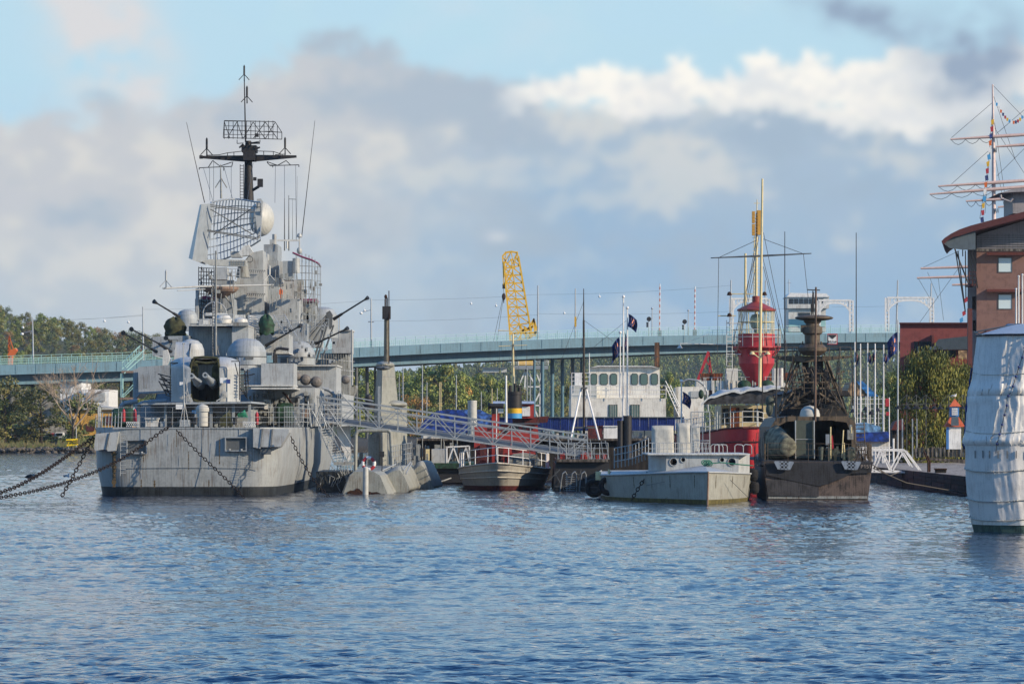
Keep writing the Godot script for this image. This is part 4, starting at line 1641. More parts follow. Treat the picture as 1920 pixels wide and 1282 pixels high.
	for q in [[320, 357], [411, 450]]:
		b = mb()
		var x0: float = q[0]
		var x1: float = q[1]
		var rows := []
		# front plating: vertical below, rounded over the top, running back
		for k in 13:
			var a := clampf((k - 3) / 8.0, 0.0, 1.0) * PI / 2.0
			var y := 753.0 - (k / 3.0 * 60.0 if k <= 3 else 60.0 + sin(a) * 24.0)
			var back := 0.0 if k <= 3 else (1.0 - cos(a)) * 2.2 + (2.2 if k == 12 else 0.0)
			var line := []
			for j in 9:
				var u := j / 8.0
				# the outer flank curves away
				var edge := (1.0 - u) if x0 < 380 else u
				var bend := 1.7 * pow(edge, 3.0)
				line.append(W(lerpf(x0, x1, u), y + 10.0 * pow(edge, 3.0) * (1.0 if k > 5 else 0.0), 228.2 + back + bend))
			rows.append(line)
		b.loft(rows, false, true)
		# flanks and inner cheek
		for x in [x0, x1]:
			var far := 1.7 if (x < 380) == (x == x0) and x != 357 and x != 411 else 0.0
			var cheek := [W(x, 753, 228.25 + far), W(x, 693, 228.25 + far), W(x, 680, 229 + far), W(x, 670, 231 + far), W(x, 671, 234), W(x, 751, 234)]
			b.ext(cheek, Vector3(0.05 if x == x0 else -0.05, 0, 0))
		part("gun_shield", b, "grey_light")
	b = mb()
	pbox(b, 322, 674, 446, 752, 235, 0.3)
	pbox(b, 358, 671, 410, 673, 229.2, 6)
	pbox(b, 357, 673, 358.6, 752, 229.4, 5.6)
	pbox(b, 409.4, 673, 411, 752, 229.4, 5.6)
	part("turret_walls", b, "grey_worn")
	b = mb()
	pext(b, [368, 684, 400, 684, 401, 710, 396, 720, 376, 720, 369, 712], 230.4, 0.5)
	part("mantlet", b, "grey_light")
	# canvas round the opening
	for pts in [[[358, 752], [355.5, 730], [355, 700], [358, 680], [363, 672]], [[411, 752], [411, 715], [410.5, 690], [407, 673]], [[362, 671], [380, 669.5], [408, 671]], [[366, 678], [385, 681], [402, 679]], [[362, 750], [376, 754], [394, 754], [408, 750]]]:
		b = mb()
		var line := []
		for q in pts:
			line.append(W(q[0], q[1], 228.3))
		b.path(line, 0.08, 7)
		part("canvas_rim", b, "olive")
	b = mb()
	pext(b, [356, 700, 360, 675, 368, 680, 371, 690, 370, 712, 360, 722], 228.9, 0.3)
	pext(b, [411, 690, 404, 676, 397, 690, 396, 704, 402, 716, 411, 722], 228.9, 0.3)
	part("canvas_flap", b, "olive")
	for q in [[375, 723, 358.5, 704.5], [401, 722, 384, 703]]:
		b = mb()
		var br := W(q[0], q[1], 230.2)
		var mu := W(q[2], q[3], 224.4)
		b.tube(br, br.lerp(mu, 0.35), 0.28, 0.25, 14)
		b.tube(br.lerp(mu, 0.35), br.lerp(mu, 0.97), 0.2, 0.14, 14)
		b.lathe(br, mu - br, [[0.14, br.distance_to(mu) * 0.94], [0.165, br.distance_to(mu) * 0.95], [0.165, br.distance_to(mu)], [0.085, br.distance_to(mu)], [0.08, br.distance_to(mu) - 0.5]], 16)
		part("gun_barrel", b, "grey")
	# boarding frames, racks, wheels and lamps on the shields
	b = mb()
	for q in [[318.5, 680, 318.5, 752], [318.5, 680, 333, 680.5], [333, 680.5, 322, 683], [448.5, 677, 448.5, 750], [448.5, 677, 433, 677.5], [440, 680, 446, 705]]:
		pbar(b, q[0], q[1], 227.9, q[2], q[3], 227.9, 1.7)
	part("boarding_frame", b, "gunmetal")
	b = mb()
	for k in 16:
		var s := float(k % 8)
		if k < 8:
			pbar(b, 296 + s * 2.0, 701 + s * 5.0 + (k % 2) * 4, 229, 320, 707 + s * 5.2, 228.6, 2.0)
		else:
			pbar(b, 449, 698 + s * 6.0, 228.6, 464 + (k % 3) * 2, 696 + s * 5.5, 229, 1.7)
	for q in [[300, 702, 318, 740], [304, 706, 320, 722], [463, 692, 465, 722], [458, 694, 462, 742], [450, 728, 462, 745], [455, 730, 464, 748], [460, 705, 477, 701], [297, 714, 312, 740], [308, 730, 320, 738]]:
		pbar(b, q[0], q[1], 228.8, q[2], q[3], 228.8, 2.2)
	part("ready_racks", b, "gunmetal")
	for q in [[341, 743, 5.5], [420, 740, 7.0]]:
		b = mb()
		b.lathe(W(q[0], q[1], 228.0), Vector3.BACK, [[q[2] * px(228), 0.0], [q[2] * px(228), 0.18], [0.001, 0.22]], 16)
		b.bar(W(q[0], q[1] - q[2] + 1, 227.7), W(q[0], q[1] + q[2] - 1, 227.7), 0.04)
		part("hatch_cover", b, "grey_light")
	b = mb()
	for q in [[336, 716, 344, 722], [412, 708, 424, 718]]:
		pbox(b, q[0], q[1], q[2], q[3], 227.8, 0.25)
	part("sight_box", b, "white_clean")
	b = mb()
	pbox(b, 424, 711, 431, 719, 227.7, 0.1)
	part("sight_window", b, "navy")
	b = mb()
	for q in [[405, 752, 420, 743], [357, 752, 364, 758], [357, 745, 361, 754]]:
		pbar(b, q[0], q[1], 227.6, q[2], q[3], 227.6, 2.0)
	part("shield_strut", b, "grey_light")
	# stern flagstaff with its tripod
	b = mb()
	ptube(b, 343, 644, 221, 344.5, 765, 221, 0.9, 1.2, 6)
	for x in [336, 344.5, 354]:
		ptube(b, 344.5, 752, 221, x, 800, 221.3, 0.9, 0.9, 6)
	for q in [[346, 708, 356, 756], [350, 710, 349, 756], [346, 735, 358, 752]]:
		ptube(b, q[0], q[1], 221.4, q[2], q[3], 221.4, 0.7, 0.7, 5)
	pbox(b, 341, 643, 346, 645.5, 221, 0.12)
	part("flagstaff", b, "grey_light")
	# deck fittings
	b = mb()
	b.lathe(W(379, 799, 223), Vector3.UP, [[0.32, 0.0], [0.32, 0.85], [0.38, 0.85], [0.38, 1.02], [0.3, 1.18], [0.001, 1.3]], 14)
	part("vent_cowl", b, "canvas")
	b = mb()
	pbox(b, 272, 786, 295, 800, 222.5, 0.7)
	pbox(b, 270.5, 783.5, 296.5, 785.8, 222.4, 0.9)
	part("deck_locker", b, "white")
	b = mb()
	pbox(b, 336, 787, 355, 800, 222.2, 0.5)
	pbox(b, 300, 790, 308, 800, 222.6, 0.4)
	part("fairlead_box", b, "grey")
	for q in [[412, 435, 768, 799, "olive", "canvas_cover"], [445, 463, 768, 783, "green_bright", "green_canvas"], [207, 249, 765, 801, "green_tarp", "hawser_reel"], [516, 549, 755, 797, "green_tarp", "hawser_reel"]]:
		b = mb()
		var p0 := W(q[0], q[3], 224.5 if q[0] < 500 else 240.0)
		var p1 := W(q[1], q[2], 224.5 if q[0] < 500 else 240.0)
		if q[5] == "hawser_reel":
			var m := (p0 + p1) / 2.0
			var r := (p1.y - p0.y) / 2.0
			b.lathe(Vector3(p0.x, m.y, m.z - 0.6), Vector3.RIGHT, [[0.001, 0.0], [r * 0.8, 0.02], [r, 0.15], [r * 1.02, (p1.x - p0.x) * 0.5], [r, p1.x - p0.x - 0.15], [r * 0.8, p1.x - p0.x - 0.02], [0.001, p1.x - p0.x]], 18)
		else:
			b.hexa([p0, Vector3(p1.x, p0.y, p0.z), Vector3(p1.x, p0.y, p0.z - 0.9), Vector3(p0.x, p0.y, p0.z - 0.9), p0.lerp(Vector3(p0.x, p1.y, p0.z), 0.5), Vector3(p1.x, p1.y, p0.z) - Vector3(0.25, 0.12, 0), Vector3(p1.x - 0.2, p1.y, p0.z - 0.8), Vector3(p0.x + 0.3, p1.y - 0.1, p0.z - 0.8)])
		part(q[5], b, q[4])
	for x in [231, 252, 481]:
		b = mb()
		var p := W(x, 791 if x < 400 else 796, 223)
		b.lathe(p, Vector3.UP, [[0.001, 0], [0.1, 0.02], [0.1, 0.6], [0.05, 0.72], [0.03, 0.76], [0.001, 0.76]], 10)
		part("fire_extinguisher", b, "red")
	b = mb()
	for i in 46:
		var x := rng.randf_range(250, 470)
		var y := rng.randf_range(776, 797)
		var w := rng.randf_range(1.5, 5.0)
		pbox(b, x, y, x + w, y + rng.randf_range(3, 10), rng.randf_range(226, 235), 0.25)
	for i in 22:
		var x := rng.randf_range(470, 640)
		ptube(b, x, rng.randf_range(730, 760), 242.3, x + rng.randf_range(-3, 3), 796, 242.3, 0.8, 0.8, 5)
	part("deck_fittings", b, "grey")
	b = mb()
	for i in 30:
		var x := rng.randf_range(265, 640)
		var y := rng.randf_range(760, 795)
		pbox(b, x, y, x + rng.randf_range(2, 7), y + rng.randf_range(4, 12), 235.7 if x < 470 else 242.75, 0.25)
	for q in [[592, 752, 598, 797], [600, 744, 612, 770], [616, 752, 626, 797], [630, 742, 638, 764], [603, 776, 612, 797], [628, 772, 637, 797]]:  # boxes coloured darker to stand for shaded gaps among the gear
		pbox(b, q[0], q[1], q[2], q[3], 261.7, 0.35)
	part("dark_gap_fittings", b, "raft")
	b = mb()
	for i in 70:
		var x := rng.randf_range(466, 640)
		var y := rng.randf_range(732, 794)
		var d := 242.6 if x < 588 else 261.6
		pbox(b, x, y, x + rng.randf_range(1.5, 7), y + rng.randf_range(2, 9), d - rng.randf() * 0.3, 0.4)
	for i in 9:
		var x := rng.randf_range(466, 636)
		var y := rng.randf_range(735, 790)
		ptube(b, x, y, 241.8, x + rng.randf_range(10, 40), y + rng.randf_range(-2, 6), 241.8, 0.9, 0.9, 5)
	part("locker_fittings", b, "grey_worn")
	b = mb()
	for q in [[530, 735, 546, 755], [534, 738, 548, 760]]:
		pbar(b, q[0], q[1], 241.6, q[2], q[3], 241.4, 3.0)
	part("rusty_davit", b, "rust")
	b = mb()
	pbox(b, 566, 767, 578, 782, 241.5, 0.3)
	part("orange_box", b, "rust_paint")
	for q in [[366, 796, 4.0], [320, 797, 3.5], [440, 796, 4.0]]:
		b = mb()
		var p := W(q[0], q[1], 222.5)
		b.tube(p, p + Vector3(0, 0.35, 0), 0.12, 0.12, 10)
		b.tube(p + Vector3(0, 0.35, 0), p + Vector3(0, 0.42, 0), 0.16, 0.16, 10)
		part("bollard", b, "gunmetal")
	# ------------------------------------------------ 57 mm gun house on the port side
	b = mb()
	b.lathe(W(357, 690, 242), Vector3.UP, [[0.82, 0.0], [0.85, 0.7], [0.83, 1.15], [0.7, 1.5], [0.45, 1.72], [0.001, 1.82]], 20)
	part("gun_house", b, "grey_light")
	b = mb()
	var gh := []
	for k in 9:
		var a := k / 8.0 * PI / 2.0
		var line := []
		for j in 3:
			line.append(W(325.0 + j * 14.5 + (4.0 * sin(a) if j == 0 else 0.0), 690.0 - sin(a) * 49.0, 239.6 + (1.0 - cos(a)) * 2.0))
		gh.append(line)
	b.loft(gh, false, true)
	for x in [325.0, 354.0]:
		b.ext([W(x, 690, 239.6), W(x + 1.0, 660, 239.8), W(x + 3.5, 645, 240.6), W(x + 4, 642, 241.6), W(x, 690, 241.6)], Vector3(0.04, 0, 0))
	part("gun_front", b, "grey_light")
	for q in [[312, 654, 297, 644, 243, 615.5], [284, 654, 284, 654, 228, 622.5]]:
		b = mb()
		ptube(b, q[0] + 8, q[1] + 5, 239.5, q[2], q[3], 238.5, 3.6, 2.6, 10)
		ptube(b, q[2], q[3], 238.5, q[4], q[5], 235.5, 1.7, 1.5, 8)
		var bar := part("gun_barrel", b, "gunmetal")
		b = mb()
		b.lathe(W(q[4] + 5, q[5] + 3, 235.8), W(q[4], q[5], 235.5) - W(q[4] + 5, q[5] + 3, 235.8), [[0.05, -0.1], [0.14, 0.1], [0.15, 0.2], [0.06, 0.2]], 10)
		obj("flash_cone", b, M.gunmetal, bar)
	b = mb()
	pext(b, [305, 657, 313, 655, 318, 672, 312, 686, 304, 685], 238.4, 0.4)
	pbar(b, 290, 667, 238, 306, 671, 238, 1.6)
	part("shell_chute", b, "white")
	# port screens
	b = mb()
	pext(b, [258, 688, 318, 684, 318, 733, 259, 735], 237.5, 0.12)
	pext(b, [249, 693, 258, 690, 259, 735, 254, 764, 249, 764], 238, 0.1)
	part("port_screen", b, "grey")
	b = mb()
	pext(b, [255, 735, 320, 732, 320, 735, 262, 738, 254, 746], 237.2, 5)
	part("port_ledge", b, "grey")
	b = mb()
	pext(b, [285, 631, 354, 629, 354, 668, 285, 667], 250, 4)
	part("port_platform", b, "grey")
	b = mb()
	for q in [[314, 637, 333, 637], [314, 637, 322, 655], [333, 637, 326, 655]]:
		pbar(b, q[0], q[1], 249.8, q[2], q[3], 249.8, 1.0)
	part("platform_bracket", b, "grey_dark")
	# covered guns
	for q in [[309, 596, 347, 631, 252, "olive"], [486, 591, 513, 626, 256, "green_tarp"]]:
		b = mb()
		var rows := []
		for k in 9:
			var v := k / 8.0
			var y: float = lerpf(q[3], q[1], v)
			var w := 0.5 * (1.0 if v < 0.5 else 1.0 - 0.75 * pow((v - 0.5) / 0.5, 2.2)) + 0.03 * sin(k * 2.1)
			var line := []
			for j in 15:
				var a := TAU * j / 15.0
				var c := W((q[0] + q[2]) / 2.0, y, q[4])
				var r: float = (q[2] - q[0]) * px(q[4]) * w * (1.0 + 0.1 * sin(a * 4.0 + k * 0.4) + 0.06 * sin(a * 7.0))
				line.append(c + Vector3(cos(a) * r, 0.12 * sin(a * 3.0), sin(a) * r * 0.9))
			rows.append(line)
		rows.append([])
		for j in 15:
			rows[9].append(W((q[0] + q[2]) / 2.0, q[1] - 0.5, q[4]))
		b.loft(rows, true, true)
		part("gun_cover", b, q[5])
	# grey domes: guns under smooth houses
	for q in [[462, 38, 634, 684, 246, true], [555.5, 36, 638, 684, 268, true], [350, 20, 580, 620, 262, false], [605, 29, 575, 634, 290, false]]:
		b = mb()
		var r: float = q[1] * px(q[4])
		var h: float = (q[3] - q[2]) * px(q[4])
		var o := W(q[0], q[3], q[4] + r / px(q[4]) * px(q[4]))
		if q[5]:
			b.lathe(o, Vector3.UP, [[r * 0.99, 0.0], [r, h * 0.25], [r * 0.97, h * 0.5], [r * 0.86, h * 0.7], [r * 0.72, h * 0.82], [r * 0.62, h * 0.9], [r * 0.42, h * 0.97], [0.001, h]], 26)
		else:
			b.lathe(o, Vector3.UP, [[r, 0.0], [r, h * 0.55], [r * 0.93, h * 0.75], [r * 0.7, h * 0.92], [r * 0.35, h * 0.99], [0.001, h]], 22)
		var dome := part("gun_dome", b, "grey")
		if q[5]:
			b = mb()
			b.lathe(o, Vector3.UP, [[r * 1.012, h * 0.28], [r * 1.02, h * 0.3], [r * 1.012, h * 0.32]], 26)
			b.box(o + Vector3(-r * 0.6, h * 0.14, r * 0.84), Vector3(r * 0.45, h * 0.24, 0.08), Basis.from_euler(Vector3(0, -0.6, 0)))
			b.box(o + Vector3(r * 0.2, h * 0.24, r * 0.985), Vector3(r * 0.4, h * 0.08, 0.06), Basis.from_euler(Vector3(0, 0.2, 0)))
			obj("hatch_rim", b, M.grey_dark, dome)
	for q in [[505, 644, 562, 611, 256], [590, 645, 650, 616, 272], [632, 594, 688, 559, 288], [331, 591, 289.5, 566, 260], [320, 640, 311, 634, 250]]:
		b = mb()
		ptube(b, q[0], q[1], q[4], q[2], q[3], q[4] - 1.5, 1.9, 1.5, 8)
		ptube(b, q[0] - (q[2] - q[0]) * 0.12, q[1] - (q[3] - q[1]) * 0.12, q[4] + 0.2, lerpf(q[0], q[2], 0.16), lerpf(q[1], q[3], 0.16), q[4] - 0.2, 3.4, 2.6, 8)
		var bar := part("gun_barrel", b, "gunmetal")
		b = mb()
		var dir: Vector3 = (W(q[2], q[3], q[4] - 1.5) - W(q[0], q[1], q[4])).normalized()
		b.lathe(W(q[2], q[3], q[4] - 1.5), dir, [[0.05, -0.3], [0.15, 0.05], [0.16, 0.1], [0.05, 0.1]], 10)
		obj("flash_cone", b, M.gunmetal, bar)
	# boxes and screens of the upper works
	for q in [["deckhouse", 353, 611, 404, 690, 252, 10, "grey"], ["deckhouse", 404.2, 614, 434, 690, 251, 10, "grey_light"], ["deckhouse", 434.2, 612, 465, 690, 250, 12, "grey_light"], ["gun_platform", 464, 626, 541, 661, 258, 5, "grey_light"], ["starboard_screen", 489, 681, 550, 728, 238, 4, "grey_light"], ["ammunition_box", 457, 689, 488.8, 722, 238.6, 3, "grey_light"], ["starboard_screen", 551, 686, 630, 738, 272, 8, "grey_light"], ["upper_box", 622, 620, 658, 662, 298, 5, "grey_light"], ["bridge_block", 404, 560, 438, 611, 268, 8, "grey"], ["bridge_block", 522, 560, 578, 640, 284, 9, "grey_light"], ["side_locker", 578, 600, 600, 640, 280, 3, "grey"], ["bridge_block", 365, 560, 403.8, 600, 276, 6, "grey_worn"]]:
		b = mb()
		pbox(b, q[1], q[2], q[3], q[4], q[5], q[6])
		part(q[0], b, q[7])
	b = mb()
	for q in [[551, 684, 632, 686.2, 271.7, 8], [457, 721.9, 550, 724, 237.7, 5], [470, 727, 552, 729.5, 237.5, 6], [622, 618, 660, 620, 297.8, 5], [353, 609.5, 465, 611, 250.2, 14], [464, 661, 541, 663, 257.8, 6]]:
		pbox(b, q[0], q[1], q[2], q[3], q[4], q[5])
	part("deck_edges", b, "white")
	b = mb()
	pbox(b, 436, 604, 464, 611, 249.6, 0.4)
	pbox(b, 355, 606, 372, 611, 251.5, 0.4)
	pbox(b, 600, 662, 652, 690, 300, 6)
	pbox(b, 640, 690, 655, 740, 300, 4)
	part("recessed_wall", b, "grey_worn")
	b = mb()
	for i in 30:
		var x := rng.randf_range(602, 655)
		var y := rng.randf_range(664, 760)
		pbox(b, x, y, x + rng.randf_range(2, 6), y + rng.randf_range(3, 14), rng.randf_range(292, 299), 0.5)
	for i in 12:
		var x := 602.0 + i * 4.6
		ptube(b, x, 664, 291, x, 760, 291, 0.7, 0.7, 5)
	part("side_fittings", b, "grey_worn")
	for q in [[557, 706, 8], [573, 712, 10], [593, 716, 10.5], [648, 712, 8]]:
		b = mb()
		var r: float = q[2] * px(266)
		var o := W(q[0], q[1], 266.0)
		b.lathe(o + Vector3(0, 0, 0.9), Vector3.FORWARD, [[0.001, 0.0], [r * 0.6, 0.06], [r * 0.94, 0.22], [r, 0.4], [r, 1.5], [r * 0.8, 1.8], [0.001, 1.9]], 18)
		var raft := part("liferaft_canister", b, "raft")
		b = mb()
		b.bar(o + Vector3(-r * 0.98, 0, 0.72), o + Vector3(r * 0.98, 0, 0.72), 0.05, 0.04)
		b.lathe(o + Vector3(0, 0, 0.55), Vector3.FORWARD, [[r * 1.01, 0.0], [r * 1.03, 0.05], [r * 1.01, 0.1]], 18)
		obj("strap", b, M.grey_light, raft)
	# bow flare beyond, with rust
	b = mb()
	pext(b, [640, 735, 667, 722, 668, 728, 660, 748, 652, 782, 640, 792], 302, 3)
	part("flare_plate", b, "grey_worn")
	# davit and boom on the starboard side
	b = mb()
	for q in [[618, 585, 566, 641], [616, 590, 570, 645], [613, 600, 560, 642], [620, 586, 592, 680], [614, 596, 580, 650], [610, 606, 588, 674], [604, 612, 600, 640], [625, 610, 604, 672]]:
		pbar(b, q[0], q[1], 274, q[2], q[3], 272, 2.6)
	pext(b, [611, 586, 618, 582, 623, 590, 622, 612, 618, 618, 612, 604], 273.6, 0.5)
	part("boat_davit", b, "grey_dark")
	b = mb()
	ptube(b, 659.5, 618, 297, 660, 722, 297, 1.8, 1.8, 8)
	ptube(b, 622, 600, 296, 622, 640, 296, 1.0, 1.0, 6)
	ptube(b, 636, 590, 296, 636, 640, 296, 1.0, 1.0, 6)
	for y in [672.0, 690.0, 700.0]:
		ptube(b, 596, y, 290, 664, y + 6, 296, 0.7, 0.7, 5)
	part("side_posts", b, "grey_light")
	b = mb()
	ladder(b, W(523, 590, 262), W(546, 631, 260), Vector3(0.75, 0, 0), 0.22, 0.03)
	ladder(b, W(428, 662, 249), W(428, 684, 249), Vector3(0.3, 0, 0), 0.2, 0.03)
	part("ladder", b, "grey_light")
	b = mb()
	b.path([W(514, 680, 247), W(514, 660, 247), W(516, 655, 247), W(524, 653, 247), W(541, 655, 247)], 0.09, 8)
	b.path([W(518, 680, 247), W(518, 664, 247)], 0.06, 6)
	part("swan_neck", b, "black")
	# coil of netting beside the covered gun
	b = mb()
	for k in 11:
		var y := 596.0 + k * 4.6
		b.ring(W(477, y, 258), Vector3(0.25, 1, 0.2), 0.38, 0.035, 12, 5)
	part("wire_coil", b, "white")
	# thin pole mast with rungs, behind the turret
	b = mb()
	ptube(b, 404, 470, 249, 404, 682, 249, 1.5, 2.4, 8)
	ptube(b, 398, 520, 249.3, 398, 670, 249.3, 0.8, 0.8, 5)
	for k in 26:
		ptube(b, 398, 525 + k * 5.6, 249.2, 404, 525 + k * 5.6, 249.1, 0.6, 0.6, 4)
	for q in [[404, 640, 396, 682], [404, 640, 414, 682], [398, 655, 410, 650]]:
		ptube(b, q[0], q[1], 249, q[2], q[3], 249, 1.0, 1.0, 5)
	part("pole_mast", b, "grey_worn")
	# ------------------------------------------------ tower
	b = mb()
	pext(b, [437, 606, 438, 540, 452, 500, 460, 486, 470, 474, 492, 469, 496, 606], 272, 8)
	part("tower", b, "grey_light")
	b = mb()
	pbox(b, 438.5, 560, 461, 584, 271.9, 0.06)
	pbox(b, 440, 562, 459, 582, 271.8, 0.06)
	part("tower_door", b, "grey_light")
	b = mb()
	for y in [506.0, 550.0, 594.0]:
		for k in 9:
			var x := 462.0 + k * 4.0
			pbar(b, x, y + k * 0.2, 271.7, x + 3.4, y + k * 0.2, 271.7, 0.8)
			pbar(b, x + 1.5, y, 271.7, x, y + 5.0, 271.6, 0.8)
	for q in [[468, 486, 9.0], [466, 588, 6.0]]:
		b.ring(W(q[0], q[1], 271.8), Vector3.BACK, q[2] * px(272) * 0.6, 0.03, 14, 5)
	part("tower_brackets", b, "grey_dark")
	for q in [[493, 488, 521, 520, 278, 6, "grey"], [494, 458, 520, 487.8, 279, 5, "grey"], [496.2, 520.2, 522, 606, 277, 7, "grey_worn"], [530, 489, 548, 524, 276, 3, "grey"], [522.2, 490, 529.8, 606, 280, 2, "grey_light"], [548, 524, 566, 606, 282, 3, "grey_worn"], [401, 501, 425, 524, 266, 2, "grey_light"], [432, 471, 452, 482, 270, 1.5, "grey_light"]]:
		b = mb()
		pbox(b, q[0], q[1], q[2], q[3], q[4], q[5])
		part("tower_block", b, q[6])
	b = mb()
	pext(b, [447, 474, 456, 461, 466, 459, 473, 472, 468, 478, 452, 480], 268, 1.2)
	part("feed_box", b, "white")
	b = mb()
	b.tube(W(555, 512, 276), W(555, 484, 276), 7.0 * px(276), 7.0 * px(276), 16)
	part("sensor_drum", b, "grey_light")
	b = mb()
	b.tube(W(514, 458, 278), W(514, 439, 278), 4.0 * px(278), 4.0 * px(278), 12)
	pbox(b, 505, 449, 513, 457, 277.6, 0.6)
	part("sensor_drum", b, "grey_light")
	b = mb()
	b.lathe(W(561, 444, 276), Vector3.DOWN, [[0.001, -0.28], [0.14, -0.22], [0.2, 0.0], [0.05, 0.06], [0.05, 1.0], [0.001, 1.0]], 12)
	b.ball(W(561, 470, 276), Vector3(0.2, 0.26, 0.2), 10, 6)
	part("mushroom_aerial", b, "grey_light")
	b = mb()
	pbox(b, 519, 449, 560, 452, 275, 0.3)
	b.tube(W(538, 452, 275), W(538, 466, 275), 0.07, 0.07, 6)
	part("navigation_radar", b, "white")
	b = mb()
	for q in [[533, 372, 533, 470], [541, 366, 541, 470], [548, 372, 548, 452], [555, 330, 557, 450]]:
		whip(b, q[0], q[3], q[2], q[1], 276.0, 0.05 if q[0] < 545 else 0.02)
	ptube(b, 541, 373, 276, 555, 373.5, 276, 0.5, 0.5, 4)
	part("stick_aerials", b, "grey_dark")
	b = mb()
	whip(b, 383, 380, 349, 229, 268)
	part("whip_aerial", b, "gunmetal")
	b = mb()
	whip(b, 565, 445, 590, 226, 278)
	part("whip_aerial", b, "gunmetal")
	dart(ship, 505, 496, 528, 270, "white")
	b = mb()
	pbar(b, 505, 528, 270, 505, 606, 270.2, 1.0)
	part("aerial_post", b, "grey_light")
	# red post light
	b = mb()
	ptube(b, 526, 540, 275.5, 526, 600, 275.5, 1.0, 1.0, 6)
	pbox(b, 523, 543, 529, 552, 275.2, 0.3)
	part("red_post", b, "orange")
	# yard and round platform on the port side
	b = mb()
	ptube(b, 305, 540.5, 262, 372, 537, 264, 1.6, 2.0, 8)
	ptube(b, 372, 537, 264, 512, 534, 270, 2.0, 1.6, 8)
	ptube(b, 332, 545, 262, 384, 542, 264, 0.9, 0.9, 6)
	part("lower_yard", b, "grey_light")
	dart(ship, 310.5, 505, 540, 262, "grey_light")
	b = mb()
	b.lathe(W(413, 548, 266), Vector3.UP, [[0.3, -0.4], [1.1, 0.05], [1.24, 0.22], [1.24, 0.36], [0.001, 0.36]], 20)
	part("round_platform", b, "rust_paint")
	b = mb()
	ptube(b, 413, 548, 266, 413, 600, 266, 4.0, 4.0, 10)
	for q in [[418, 550, 436, 575], [432, 548, 438, 600], [436, 575, 424, 582]]:
		ptube(b, q[0], q[1], 265.6, q[2], q[3], 265.8, 1.6, 1.6, 6)
	part("platform_leg", b, "grey_worn")
	b = mb()
	b.ring(W(402, 588, 258), Vector3.BACK, 22 * px(258), 0.035, 30, 5)
	b.ring(W(402, 588, 258), Vector3.RIGHT, 22 * px(258), 0.03, 24, 5)
	b.ring(W(402, 588, 258), Vector3.UP, 22 * px(258), 0.03, 24, 5)
	part("loop_aerial", b, "grey_light")
	b = mb()
	rail(b, [W(425, 524, 265), W(449, 524, 265)], 0.75, 3, 0.35, 0.025)
	part("platform_rail", b, "grey_light")
	b = mb()
	rail(b, [W(380, 606, 251), W(437, 604, 251)], 0.5, 2, 0.6, 0.03)
	part("platform_rail", b, "grey_light")
	b = mb()
	for q in [[380, 608, 392, 600, 0.8], [398, 600, 425, 588, 1.0], [408, 604, 430, 594, 1.2], [385, 592, 400, 586, 0.6], [440, 596, 458, 590, 0.8]]:
		pbox(b, q[0], q[3], q[2], q[1], 254, q[4])
	b.lathe(W(418, 606, 252), Vector3.UP, [[0.6, 0.0], [0.6, 0.25], [0.4, 0.5], [0.001, 0.6]], 14)
	b.lathe(W(450, 604, 252), Vector3.UP, [[0.5, 0.0], [0.45, 0.2], [0.001, 0.32]], 14)
	part("director_fittings", b, "white")
	# scaffold-like cages on both sides of the tower
	b = mb()
	for k in 7:
		var x := 372.0 + k * 4.8
		ptube(b, x, 500 + k, 268, x, 606, 268, 0.9, 0.9, 5)
	for k in 15:
		ptube(b, 372, 502 + k * 7.0, 267.9, 401, 503 + k * 7.0, 267.9, 0.7, 0.7, 4)
	for k in 12:
		ptube(b, rng.randf_range(372, 400), 500 + k * 9.0, 267.6, rng.randf_range(372, 400), 508 + k * 9.0, 267.6, 0.8, 0.8, 4)
	part("port_cage", b, "gunmetal")
	b = mb()
	pbox(b, 366, 540, 371.5, 600, 266, 0.5)
	part("port_leg", b, "grey_light")
	b = mb()
	for j in 2:
		var bk := j * 2.6
		for k in 8:
			var u := k / 7.0
			var x := lerpf(556, 601, pow(u, 0.75)) - j * 1.5
			var y := lerpf(474, 497, u * u)
			ptube(b, x, y, 277 + bk, x, 612, 277 + bk, 0.5, 0.5, 5)
	for k in 9:
		var y := 500.0 + k * 13.0
		b.path([W(556, y - 2, 277), W(582, y - 1, 277), W(596, y, 278), W(601, y + 1, 280)], 0.024, 4)
	b.path([W(548, 474, 277), W(566, 482, 277), W(584, 488, 277), W(596, 494, 278), W(601, 500, 280)], 0.06, 5)
	part("starboard_cage", b, "grey")
	b = mb()
	pbox(b, 545, 560, 592, 565, 277.4, 4)
	part("magenta_walkway", b, "magenta")
	b = mb()
	pbox(b, 378, 555, 401, 560, 267.2, 2)
	part("magenta_walkway", b, "magenta")
	b = mb()
	b.path([W(548, 473, 276.8), W(566, 481, 276.8), W(584, 487, 276.8), W(597, 493.5, 278), W(601, 499, 280)], 0.05, 5)
	part("magenta_rail", b, "magenta")
	# ------------------------------------------------ big curved radar, white radome
	var rad := obj("search_radar", (func():
		var s := mb()
		s.hexa([W(353, 484, 268), W(360, 487, 266.5), W(386, 497, 269), W(378, 492, 270.4), W(374, 384, 268), W(377, 383, 266.5), W(401, 381, 269), W(397, 381, 270.4)])
		return s).call(), M.radar, ship)
	b = mb()
